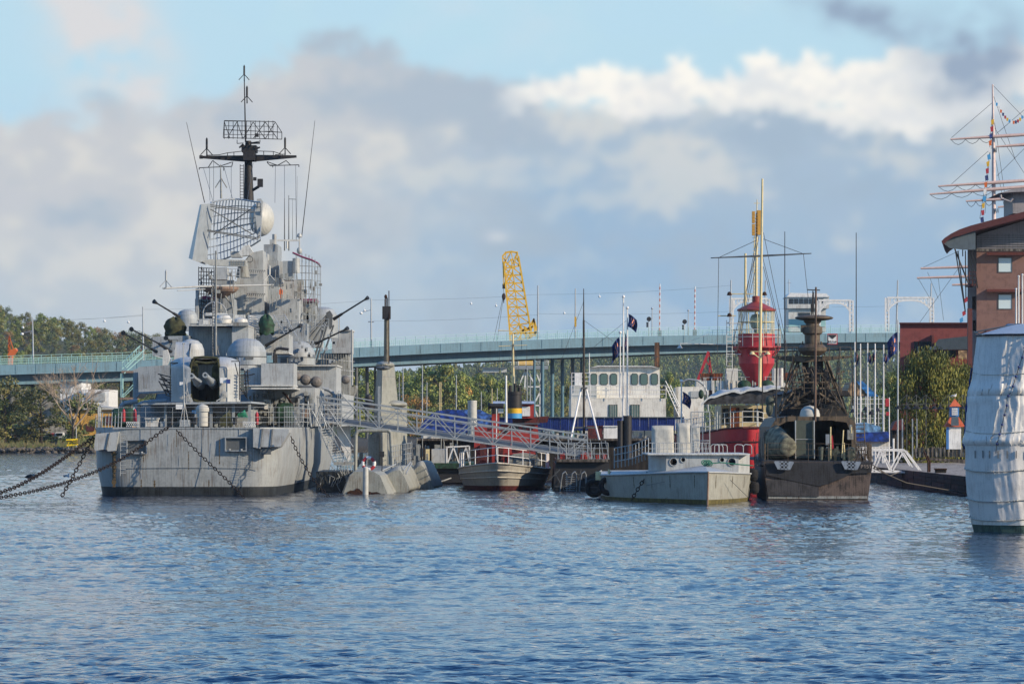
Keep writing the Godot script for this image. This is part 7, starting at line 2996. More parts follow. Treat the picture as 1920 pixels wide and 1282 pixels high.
	for q in [[1140, 911, 209.2, "large black tyre fender hung at the gunboat's side"], [1114, 915, 212.6, "second black tyre fender half behind the first"]]:
		b = mb()
		b.ring(W(q[0], q[1], q[2]), Vector3(-0.25, 0, 1), 0.37, 0.155, 24, 12)
		var ty := thing("tyre_fender", q[3], "tyre", W(q[0], q[1] + 18, q[2]))
		obj("tyre", b, M.rubber, ty)
		b = mb()
		b.tube(W(q[0], q[1] - 16, q[2]), W(q[0] + 6, q[1] - 28, q[2] + 0.2), 0.02, 0.02, 5)
		obj("lanyard", b, M.rope, ty)
	chain("dark chain hanging from the gunboat's rail to the water", [[1213, 886, 204.4], [1208, 898, 204.0], [1198, 914, 203.6], [1184, 938, 203.0]], 0.26)


# ---------------------------------------------------------------- lightship and dark patrol boat
func build_right() -> void:
	var b: Mb
	var ls := thing("lightship", "red lightship with a glazed lantern tower and cream masts", "lightship", W(1420, 880, 240))
	var D := 240.0
	b = mb()
	var plan := [[11.0, 262, 2.2], [11.4, 252, 2.2], [12.2, 245, 2.3], [13.2, 240.5, 2.45], [14.2, 238.4, 2.5], [15.2, 238.6, 2.5], [16.0, 241, 2.4], [16.6, 246, 2.3], [16.8, 254, 2.2], [16.8, 262, 2.2]]
	b.loft(hull(plan, [[1.55, 1.0, 0.0], [1.0, 0.98, 0.3], [0.55, 0.94, 0.8]], 14.2))
	obj("hull", b, M.red, ls)
	b = mb()
	b.loft(hull(plan, [[0.55, 0.942, 0.79], [0.2, 0.9, 1.3], [-0.8, 0.8, 2.0]], 14.2))
	obj("boot_topping", b, M.black, ls)
	b = mb()
	b.path(hull(plan, [[1.55, 1.0, -0.03]], 14.2)[0], 0.07, 6)
	b.path(hull(plan, [[1.2, 0.985, 0.15]], 14.2)[0], 0.05, 6)
	obj("rubbing_strake", b, M.red_dark, ls)
	b = mb()
	deck_fan(b, hull(plan, [[1.5, 0.98, 0.05]], 14.2)[0], 0.02)
	obj("deck", b, M.old_wood, ls)
	b = mb()
	rail(b, hull(plan, [[1.55, 0.98, 0.1]], 14.2)[0], 1.0, 3, 1.2, 0.022)
	obj("railing", b, M.white, ls)
	b = mb()
	pbox(b, 1353, 760, 1440, 806, 246, 8)
	obj("deckhouse", b, M.canvas_house, ls)
	for q in [[1369, 764, 1387, 804]]:
		b = mb()
		pbox(b, q[0], q[1], q[2], q[3], 245.9, 0.12)
		var dr := obj("door", b, M.teak, ls)
		b = mb()
		b.tube(W(1378, 772, 245.8), W(1378, 772, 245.7), 0.12, 0.12, 14)
		obj("porthole", b, M.glass, dr)
	for q in [[1395, 766, 1412, 790], [1417, 766, 1432, 790], [1355, 766, 1366, 796]]:
		b = mb()
		pbox(b, q[0], q[1], q[2], q[3], 245.95, 0.06)
		obj("window", b, M.glass, ls)
	# awning with a dark side curtain hung below its edge
	b = mb()
	var prof := [1315, 760, 1322, 751, 1332, 744, 1350, 737, 1380, 732.5, 1420, 729, 1464, 727]
	var rows := []
	for i in 25:
		var x := 1315.0 + i * 6.2
		var y := at_curve(prof, x) + 0.8 * sin(i * 1.7)
		var line := []
		for j in 7:
			var v := j / 6.0
			line.append(W(x, y - 5.0 * sin(PI * v) * smoothstep(0.0, 6.0, i), 239.5 + v * 7.0) + Vector3(0, 0.06 * sin(i * 0.9 + j), 0))
		rows.append(line)
	b.loft(rows)
	for i in 24:
		var q := Vector3(0, -0.13, 0)
		b.quad(rows[i][0], rows[i + 1][0], rows[i + 1][0] + q, rows[i][0] + q, Vector3.BACK)
	obj("awning", b, M.awning, ls)
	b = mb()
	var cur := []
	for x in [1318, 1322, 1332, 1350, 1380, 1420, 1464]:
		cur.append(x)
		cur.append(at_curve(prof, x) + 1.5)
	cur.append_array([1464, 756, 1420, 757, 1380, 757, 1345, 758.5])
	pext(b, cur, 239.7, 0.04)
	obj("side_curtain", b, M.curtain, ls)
	b = mb()
	for q in [[1370, 752], [1345, 757], [1420, 748], [1452, 745]]:
		ptube(b, q[0], q[1], 240.2, q[0], 806, 240.2, 0.9, 0.9, 6)
	obj("stanchion", b, M.white, ls)
	# tower: cone, drum, gallery, lantern
	D = 244.0
	var o := W(1419, 726, D)
	var s := px(D)
	b = mb()
	b.lathe(o, Vector3.UP, [[11 * s, 0], [33.5 * s, 44 * s], [33.5 * s, 73 * s]], 28)
	b.lathe(o, Vector3.UP, [[34.5 * s, 72 * s], [34.5 * s, 100 * s], [30 * s, 100 * s]], 28)
	obj("tower", b, M.red, ls)
	b = mb()
	b.lathe(o, Vector3.UP, [[33 * s, 71 * s], [46 * s, 74 * s], [46 * s, 76.5 * s], [33 * s, 77 * s]], 28)
	for k in 12:
		var a := TAU * k / 12.0
		b.bar(o + Vector3(cos(a) * 33 * s, 58 * s, sin(a) * 33 * s), o + Vector3(cos(a) * 44 * s, 73 * s, sin(a) * 44 * s), 0.06)
	obj("gallery", b, M.red, ls)
	b = mb()
	for k in 14:
		var a := TAU * k / 14.0
		var p := o + Vector3(cos(a) * 45 * s, 76 * s, sin(a) * 45 * s)
		b.tube(p, p + Vector3(0, 32 * s, 0), 0.02, 0.02, 5)
	for h in [18.0, 32.0]:
		b.ring(o + Vector3(0, (76 + h) * s, 0), Vector3.UP, 45 * s, 0.02, 28, 5)
	obj("gallery_rail", b, M.white, ls)
	b = mb()
	for k in 12:
		var a := TAU * k / 12.0
		var p := o + Vector3(cos(a) * 33 * s, 100 * s, sin(a) * 33 * s)
		b.bar(p, p + Vector3(0, 44 * s, 0), 0.05)
	for h in [100.0, 122.0, 143.0]:
		b.ring(o + Vector3(0, h * s, 0), Vector3.UP, 33 * s, 0.03, 28, 5)
	obj("glazing_bar", b, M.cream, ls)
	for k in 12:
		var a := TAU * k / 12.0
		var a2 := TAU * (k + 1) / 12.0
		b = mb()
		var p := o + Vector3(cos(a) * 32.5 * s, 100.5 * s, sin(a) * 32.5 * s)
		var q := o + Vector3(cos(a2) * 32.5 * s, 100.5 * s, sin(a2) * 32.5 * s)
		b.quad(p, q, q + Vector3(0, 42.5 * s, 0), p + Vector3(0, 42.5 * s, 0), p - o)
		obj("pane", b, M.pane, ls)
	b = mb()
	b.lathe(o, Vector3.UP, [[4 * s, 100 * s], [5 * s, 108 * s], [10 * s, 112 * s], [12 * s, 120 * s], [12 * s, 130 * s], [9 * s, 136 * s], [0.001, 138 * s]], 18)
	b.box(o + Vector3(0, 124 * s, 0), Vector3(22 * s, 4 * s, 22 * s))
	obj("lens", b, M.lens, ls)
	b = mb()
	b.lathe(o, Vector3.UP, [[36 * s, 143 * s], [36.5 * s, 146 * s], [24 * s, 152 * s], [10 * s, 159 * s], [8 * s, 160 * s], [8 * s, 171 * s], [0.001, 171.5 * s]], 28)
	obj("lantern_roof", b, M.roof_brick, ls)
	b = mb()
	ladder(b, W(1368, 700, 243), W(1368, 600, 243), Vector3(0.35, 0, 0), 0.3, 0.025)
	for y in [606.0, 640.0, 664.0, 694.0]:
		ptube(b, 1362, y, 243, 1390, y, 243, 0.9, 0.9, 5)
	obj("ladder", b, M.white, ls)
	b = mb()
	ptube(b, 1425, 735, 241.5, 1430, 335, 241.5, 3.2, 1.8, 10)
	obj("fore_mast", b, M.cream, ls)
	b = mb()
	ptube(b, 1418, 590, 246, 1419.5, 400, 246, 2.8, 2.0, 10)
	ptube(b, 1419.5, 400, 246, 1420, 374, 246, 1.0, 0.8, 8)
	ptube(b, 1414, 560, 246.2, 1415, 440, 246.2, 0.9, 0.9, 6)
	for k in 24:
		pbar(b, 1411, 548 - k * 6.0, 246, 1424, 548 - k * 6.0, 246, 0.8)
	pbar(b, 1414, 381, 246, 1425, 381, 246, 1.2)
	obj("main_mast", b, M.cream, ls)
	b = mb()
	ptube(b, 1398, 580, 247, 1398, 475, 247, 2.6, 2.0, 10)
	for q in [[1367, 551, 1412, 551], [1346, 592, 1380, 592]]:
		ptube(b, q[0], q[1], 247, q[2], q[3], 247, 1.1, 1.1, 6)
	obj("mizzen_mast", b, M.cream, ls)
	for q in [[1368, 550], [1368, 590], [1434, 550]]:
		b = mb()
		b.lathe(W(q[0], q[1], 246.6), Vector3.DOWN, [[0.001, -0.12], [0.1, -0.08], [0.17, 0.12], [0.001, 0.14]], 10)
		obj("horn_lamp", b, M.rust, ls)
	b = mb()
	for q in [[1411, 396, 1416, 418], [1411, 420, 1416, 441], [1421, 394, 1427.5, 440]]:
		pbox(b, q[0], q[1], q[2], q[3], 245.6, 0.4)
	for k in 8:
		pbar(b, 1410, 398 + k * 5.6, 245.4, 1428, 397 + k * 5.6, 245.4, 0.8)
	obj("radar_beacon", b, M.ochre, ls)
	b = mb()
	ptube(b, 1333, 483.5, 243, 1430, 479.5, 243, 0.9, 2.0, 8)
	ptube(b, 1430, 479.5, 243, 1522, 475, 243, 2.0, 0.9, 8)
	obj("signal_yard", b, M.grey_dark, ls)
	b = mb()
	for q in [[1350, 482, 1420, 450], [1505, 475, 1432, 448], [1348, 484, 1345, 700], [1507, 476, 1516, 560], [1432, 436, 1478, 660], [1420, 440, 1370, 720], [1424, 440, 1392, 610], [1430, 480, 1490, 720], [1416, 480, 1360, 700], [1432, 500, 1462, 620], [1418, 500, 1382, 660]]:
		ptube(b, q[0], q[1], 242.5, q[2], q[3], 242.5, 0.5, 0.5, 4)
	obj("rigging", b, M.wire, ls)
	b = mb()
	for q in [[1424, 667, 1410, 660], [1426, 668, 1440, 659]]:
		ptube(b, q[0], q[1] + 4, 241.3, q[2], q[3], 241.3, 0.9, 0.9, 5)
	pbar(b, 1408, 659, 241.3, 1444, 659, 241.3, 1.2)
	for x in [1411, 1440]:
		b.lathe(W(x, 659, 241.3), Vector3.DOWN, [[0.05, 0.0], [0.16, 0.12], [0.16, 0.18], [0.001, 0.18]], 10)
	obj("deck_lamps", b, M.cream, ls)
	for q in [[1396, 722, 0.4], [1438, 722, 0.42]]:
		b = mb()
		b.ball(W(q[0], q[1], 243), Vector3(q[2] * 1.1, 0.33, 0.5), 14, 8)
		b.box(W(q[0], q[1] + 8, 243), Vector3(0.7, 0.3, 0.5))
		obj("covered_winch", b, M.green_tarp, ls)
	b = mb()
	pbox(b, 1363, 690, 1384, 722, 247, 2)
	pbox(b, 1452, 690, 1466, 726, 247, 2)
	b.tube(W(1465, 724, 245.5), W(1465, 690, 245.5), 0.14, 0.14, 10)
	obj("upper_house", b, M.white, ls)
	b = mb()
	pext(b, [1314, 700, 1356, 700, 1354, 712, 1318, 714], 250, 1.6)
	pbox(b, 1330, 698, 1336, 742, 249, 0.4)
	pext(b, [1440, 700, 1488, 698, 1486, 712, 1444, 714], 252, 1.6)
	obj("lifeboat", b, M.teak, ls)
	b = mb()
	ptube(b, 1275, 644, 244, 1366, 646, 244, 1.0, 1.0, 6)
	b.lathe(W(1275, 646, 244), Vector3.DOWN, [[0.03, -0.05], [0.08, 0.08], [0.18, 0.22], [0.001, 0.23]], 12)
	ptube(b, 1283, 644, 244, 1330, 626, 244, 0.3, 0.3, 4)
	obj("lamp_arm", b, M.white, ls)
	b = mb()
	for i in 40:
		var x := rng.randf_range(1325, 1470)
		pbox(b, x, rng.randf_range(712, 726), x + rng.randf_range(2, 8), 731, rng.randf_range(244, 249), 0.5)
	for i in 16:
		var x := rng.randf_range(1318, 1470)
		ptube(b, x, 708, 243.5, x, 732, 243.5, 0.7, 0.7, 5)
	pbar(b, 1318, 708, 243.5, 1470, 706, 243.5, 0.8)
	obj("boat_deck_gear", b, M.white, ls)
	var rc := thing("red_derrick", "bright red derrick arm rising left of the lightship tower", "derrick", W(1320, 720, 300))
	b = mb()
	pbar(b, 1309, 712, 300, 1329, 659, 300, 5.0)
	for q in [[1329, 659, 1336, 706], [1324, 676, 1333, 690], [1331, 668, 1330, 706]]:
		pbar(b, q[0], q[1], 300, q[2], q[3], 300, 2.0)
	obj("arm", b, M.red, rc)
	b = mb()
	pbox(b, 1306, 712, 1340, 740, 301, 2)
	obj("base", b, M.white, rc)
	# ------------------------------------------------ dark camouflaged patrol boat
	var pb := thing("patrol_boat", "dark brown and black camouflaged patrol boat seen from astern", "patrol boat", W(1535, 938, 207))
	D = 207.0
	b = mb()
	var sec := []
	for q in [[D, 1434, 1440, 1628, 1637, 938, 865], [D + 4, 1427, 1434, 1627, 1637, 936, 863], [D + 14, 1414, 1422, 1614, 1624, 932, 858], [D + 30, 1420, 1430, 1588, 1596, 925, 850]]:
		var d: float = q[0]
		sec.append([W(q[2], q[5] + 10, d), W(q[2] - 2, q[5], d), W(q[1], q[6], d), W(q[4], q[6] + 3, d), W(q[3], q[5] - 1, d), W(q[3] - 2, q[5] + 10, d)])
	b.skin(sec, W(1535, 900, D + 12))
	b.ext(sec[0], Vector3(0, 0, -0.1))
	obj("hull", b, M.camo_brown, pb)
	for q in [[[1437, 866, 1636, 868, 1634, 886, 1596, 888, 1582, 896, 1538, 912, 1513, 907, 1470, 898, 1437, 890], "camo_black"], [[1436, 900, 1468, 899, 1511, 908, 1536, 913, 1536, 931, 1441, 929], "camo_dusk"]]:
		b = mb()
		pext(b, q[0], D - 0.12, 0.03)
		obj("camouflage_patch", b, M[q[1]], pb)
	b = mb()
	pbox(b, 1441, 930, 1627, 935, D - 0.06, 0.05)
	obj("waterline_scum", b, M.grey_worn, pb)
	# exhaust blocks
	for x in [1462, 1588]:
		b = mb()
		for k in [[x - 9, 865.5, x + 26, 866.5], [x - 4, 872, x + 22, 872.8], [x - 2, 878.5, x + 19, 879.5], [x - 9, 865, x - 2, 879.5], [x + 26, 866, x + 19, 880], [x + 1, 865, x + 2, 879.5], [x + 8.6, 865, x + 8.8, 879.5], [x + 15.6, 865, x + 15, 879.5]]:
			pbar(b, k[0], k[1], D - 0.3, k[2], k[3], D - 0.3, 2.8)
		pext(b, [x - 9, 865, x, 865, x + 1, 879, x - 2, 879], D - 0.34, 0.06)
		pext(b, [x + 17, 865, x + 26, 866, x + 19, 880, x + 16, 879.5], D - 0.34, 0.06)
		obj("bracket", b, M.grey_blue, pb)
	letters("P151", W(1624.5, 874.5, D - 0.2), 6.6 * px(D), M.letter_grey, pb, "hull_number")
	# deck
	b = mb()
	pext(b, [1436, 866, 1436, 863, 1638, 866, 1638, 868.5], D + 0.1, 26)
	obj("deck", b, M.camo_black, pb)
	# superstructure: after housing with a dark arch
	b = mb()
	pext(b, [1444, 864, 1446, 800, 1456, 784, 1480, 780, 1590, 780, 1602, 790, 1606, 810, 1607, 864, 1598, 864, 1597, 812, 1588, 792, 1560, 788, 1476, 790, 1458, 800, 1454, 864], 214, 10)
	obj("housing", b, M.camo_frame, pb)
	b = mb()
	pbox(b, 1448, 782, 1604, 864, 223.8, 0.2)
	pbox(b, 1470, 790, 1500, 864, 219, 2)
	pbox(b, 1530, 788, 1560, 806, 217, 3)
	pbox(b, 1566, 800, 1590, 864, 221, 1.5)
	obj("bulkhead", b, M.camo_green, pb)
	b = mb()
	pext(b, [1460, 781, 1472, 760, 1480, 738, 1560, 735, 1580, 742, 1592, 781], 219, 9)
	pext(b, [1474, 738, 1490, 730, 1590, 732, 1596, 742], 217, 12)
	obj("bridge_house", b, M.camo_black, pb)
	b = mb()
	pbox(b, 1493, 788, 1527, 859, 210.5, 1.2)
	obj("locker", b, M.camo_green, pb)
	b = mb()
	for x in [1492.5, 1527.5]:
		pbox(b, x - 0.8, 788, x + 0.8, 860, 210.3, 0.15)
	pbox(b, 1493, 823, 1527, 824, 210.45, 0.05)
	obj("locker_edge", b, M.grey_light, pb)
	# covered gun: canvas hood with a round end
	b = mb()
	var rr := []
	for k in 8:
		var v := k / 7.0
		var c := W(lerpf(1456, 1477, v), lerpf(832, 838, v), lerpf(212.0, 209.6, v))
		var r := lerpf(0.8, 0.54, v)
		var line := []
		for j in 16:
			var a := TAU * j / 16.0
			line.append(c + Vector3(cos(a) * r * 0.85, sin(a) * r * (1.0 + 0.25 * (1.0 - v)) * (1.0 + 0.03 * sin(a * 5.0)), 0.1 * cos(a)))
		rr.append(line)
	b.loft(rr, true, true)
	b.ball(W(1478, 838, 209.5), Vector3(0.46, 0.54, 0.12), 18, 10)
	obj("gun_hood", b, M.hood_light, pb)
	b = mb()
	pext(b, [1438, 862, 1440, 808, 1456, 800, 1480, 806, 1462, 822, 1462, 862], 212, 2.5)
	obj("gun_shield", b, M.camo_green, pb)
	b = mb()
	b.lathe(W(1519, 781, 211.5), Vector3.UP, [[19 * px(211), 0.0], [19 * px(211), 0.1], [17 * px(211), 0.35], [10 * px(211), 0.55], [0.001, 0.62]], 20)
	obj("canvas_dome", b, M.canvas, pb)
	# lattice mast: four legs, stays, crosstree
	b = mb()
	for q in [[1458, 775, 1495, 660], [1464, 770, 1516, 733], [1520, 733, 1464, 770], [1586, 775, 1550, 678], [1584, 768, 1536, 736], [1536, 736, 1584, 770], [1458, 776, 1490, 730], [1586, 776, 1555, 732], [1552, 676, 1572, 730], [1480, 722, 1498, 672], [1464, 728, 1517, 728], [1536, 728, 1572, 728]]:
		pbar(b, q[0], q[1], 214, q[2], q[3], 214.5, 3.0)
	obj("mast_leg", b, M.camo_frame, pb)
	b = mb()
	for q in [[1495, 662, 1506, 730], [1550, 680, 1540, 730], [1506, 690, 1545, 690], [1500, 706, 1552, 706], [1510, 720, 1545, 720], [1524, 670, 1512, 735], [1524, 670, 1540, 735], [1516, 670, 1516, 740], [1534, 670, 1538, 740], [1506, 690, 1540, 720], [1545, 690, 1506, 720], [1528, 690, 1515, 785], [1528, 690, 1545, 785], [1470, 690, 1474, 720], [1492, 686, 1500, 720], [1572, 676, 1566, 730]]:
		pbar(b, q[0], q[1], 214.3, q[2], q[3], 214.3, 2.0)
	for i in 26:
		var x := rng.randf_range(1495, 1555)
		pbox(b, x, rng.randf_range(685, 735), x + rng.randf_range(3, 8), rng.randf_range(737, 742), rng.randf_range(214, 217), 0.3)
	for q in [[1506, 672, 1516, 700], [1532, 676, 1544, 702], [1514, 700, 1538, 716]]:
		pbox(b, q[0], q[1], q[2], q[3], 215, 0.6)
	obj("mast_lattice", b, M.camo_black, pb)
	b = mb()
	for q in [[1455, 776, 1510, 700], [1590, 776, 1540, 700], [1470, 752, 1580, 752], [1462, 765, 1588, 765], [1480, 740, 1570, 765], [1570, 740, 1480, 765], [1476, 712, 1490, 668], [1484, 716, 1560, 716], [1490, 700, 1556, 700], [1500, 676, 1486, 730], [1546, 676, 1566, 730], [1560, 700, 1580, 740], [1492, 700, 1470, 745], [1450, 740, 1462, 780], [1598, 745, 1590, 782], [1506, 640, 1500, 668], [1540, 640, 1548, 668]]:
		pbar(b, q[0], q[1], 213.2 + rng.randf() * 1.5, q[2], q[3], 213.2 + rng.randf() * 1.5, 1.8)
	for i in 60:
		var x := rng.randf_range(1470, 1582)
		var y := rng.randf_range(684, 778)
		if i % 3:
			pbox(b, x, y, x + rng.randf_range(2, 7), y + rng.randf_range(2, 8), rng.randf_range(212.5, 215.5), 0.3)
		else:
			ptube(b, x, y, 213, x + rng.randf_range(-10, 10), y + rng.randf_range(6, 26), 213, 0.8, 0.8, 5)
	rail(b, [W(1474, 736, 213), W(1594, 738, 213)], 0.8, 3, 0.5, 0.016)
	rail(b, [W(1454, 668, 213.8), W(1596, 668, 213.8)], 0.5, 1, 0.6, 0.02)
	var mf := obj("mast_fittings", b, M.camo_frame, pb)
	mf.set_meta("kind", "stuff")
	b = mb()
	pext(b, [1451, 667, 1500, 667, 1524, 668, 1598, 667, 1598, 670, 1560, 675, 1510, 679, 1480, 676, 1451, 670], 214, 1.6)
	obj("crosstree", b, M.camo_frame, pb)
	b = mb()
	ptube(b, 1529, 790, 211, 1530.5, 538, 211, 2.4, 1.8, 8)
	obj("pole_mast", b, M.pole_brown, pb)
	b = mb()
	b.lathe(W(1524, 654, 214), Vector3.UP, [[0.001, -0.4], [0.5, -0.36], [0.8, -0.12], [0.82, 0.06], [0.6, 0.24], [0.001, 0.3]], 22)
	obj("radar_drum", b, M.camo_frame, pb)
	b = mb()
	b.lathe(W(1524, 645, 214), Vector3.UP, [[0.42, 0.0], [0.42, 0.5], [0.55, 0.6], [0.55, 0.95], [0.4, 1.0], [0.34, 1.2], [0.28, 1.3], [0.001, 1.32]], 16)
	b.box(W(1510, 616, 214), Vector3(0.45, 0.4, 0.5))
	b.lathe(W(1524, 606, 214), Vector3.UP, [[0.3, -0.1], [0.5, 0.1], [0.4, 0.3], [0.2, 0.4]], 14)
	obj("director", b, M.camo_frame, pb)
	b = mb()
	b.ball(W(1527, 596, 214), Vector3(1.08, 0.17, 0.7), 24, 8)
	obj("radar_dish", b, M.camo_frame, pb)
	b = mb()
	for q in [[1522, 592, 1525, 545], [1514, 543, 1538, 544], [1525, 590, 1526, 548]]:
		ptube(b, q[0], q[1], 214, q[2], q[3], 214, 1.1, 1.1, 6)
	pbox(b, 1521, 570, 1527, 584, 213.9, 0.2)
	obj("upper_aerials", b, M.camo_black, pb)
	b = mb()
	for q in [[1472, 434, 1461, 700], [1606, 436, 1596, 780], [1454, 780, 1461, 600], [1600, 760, 1598, 660], [1486, 650, 1490, 735], [1430, 660, 1430, 770], [1456, 664, 1452, 790], [1574, 650, 1568, 735]]:
		whip(b, q[0], q[3] if q[3] > q[1] else q[1], q[2] if q[3] < q[1] else q[0], q[1] if q[3] > q[1] else q[3], 213.0, 0.045)
	obj("whip_aerials", b, M.camo_black, pb)
	b = mb()
	rail(b, [W(1434, 864, 208), W(1440, 864, 207.4), W(1630, 866, 207.4), W(1635, 866, 208), W(1626, 860, 218)], 0.95, 3, 1.0, 0.013)
	rail(b, [W(1440, 862, 216), W(1434, 864, 208)], 0.95, 3, 0.5, 0.013)
	obj("guard_rail", b, M.camo_frame, pb)
	b = mb()
	ladder(b, W(1615, 864, 210.5), W(1612, 792, 211), Vector3(0.5, 0, 0), 0.22, 0.035)
	for i in 30:
		var x := rng.randf_range(1606, 1636)
		pbar(b, x, rng.randf_range(826, 850), 209.5, x + rng.randf_range(-6, 6), 866, 209.5, 1.0)
	for i in 20:
		var x := rng.randf_range(1412, 1442)
		pbar(b, x, rng.randf_range(800, 840), 212, x + rng.randf_range(-6, 6), 868, 212, 1.0)
	obj("ladder", b, M.camo_frame, pb)
	b = mb()
	for i in 22:
		var x := rng.randf_range(1530, 1600)
		pbox(b, x, rng.randf_range(836, 850), x + rng.randf_range(2, 8), 865, rng.randf_range(210, 214), 0.3)
	b.tube(W(1540, 862, 210), W(1540, 838, 210), 0.1, 0.14, 10)
	b.lathe(W(1595, 860, 211), Vector3.UP, [[0.3, 0.0], [0.32, 0.5], [0.2, 0.62], [0.001, 0.66]], 12)
	obj("deck_gear", b, M.camo_green, pb)
	b = mb()
	pext(b, [1559, 818, 1562, 816, 1564, 840, 1561, 842], 210.8, 0.15)
	obj("red_bottle", b, M.red, pb)
	b = mb()
	pbox(b, 1549, 814, 1556, 834, 211.5, 0.3)
	pbox(b, 1550, 838, 1557, 858, 211.5, 0.3)
	obj("blue_box", b, M.grey_blue, pb)
	b = mb()
	for q in [[1579, 858, 1582, 806], [1558, 862, 1558, 800], [1585, 862, 1583, 830], [1597, 812, 1597, 800]]:
		ptube(b, q[0], q[1], 210.4, q[2], q[3], 210.4, 1.2, 1.2, 6)
	obj("boat_hook", b, M.cream, pb)
	b = mb()
	pbox(b, 1590, 806, 1601, 824, 211.8, 0.4)
	pbox(b, 1594, 796, 1599, 808, 211, 0.3)
	obj("switch_box", b, M.grey_worn, pb)
	for q in [[1413, 892, "upper"], [1415, 916, "lower"]]:
		b = mb()
		b.lathe(W(q[0], q[1] + 10, 206.5), Vector3.UP, [[0.001, 0.0], [0.2, 0.05], [0.26, 0.2], [0.26, 0.5], [0.2, 0.62], [0.001, 0.66]], 14)
		b.tube(W(q[0], q[1] - 10, 206.5), W(q[0] + 4, q[1] - 30, 206.8), 0.02, 0.02, 5)
		tag(obj("rubber_fender", b, M.rubber), "%s black rubber fender between the gunboat and the patrol boat" % q[2], "fender")
	b = mb()
	b.ball(W(1443, 768, 213.5), Vector3(0.2, 0.36, 0.25), 12, 8)
	b.ball(W(1444, 752, 213.5), Vector3(0.25, 0.3, 0.25), 12, 8)
	obj("covered_light", b, M.camo_green, pb)
	for i in 3:
		b = mb()
		var p := [[1638, 878, 1700, 905, 1815, 925], [1420, 872, 1450, 876, 1500, 880], [1638, 872, 1668, 892, 1690, 884]][i] as Array
		var line := []
		for k in 13:
			var u := k / 12.0
			var q := W(p[0], p[1], 207).lerp(W(p[2], p[3], 212), u * 2.0) if u < 0.5 else W(p[2], p[3], 212).lerp(W(p[4], p[5], 218), u * 2.0 - 1.0)
			line.append(q)
		b.path(line, 0.03, 5)
		tag(obj("mooring_rope", b, M.rope), ["long slack mooring rope from the patrol boat to the quay", "taut rope between the gunboat and the patrol boat", "short rope from the patrol boat's rail to the quay edge"][i], "rope")


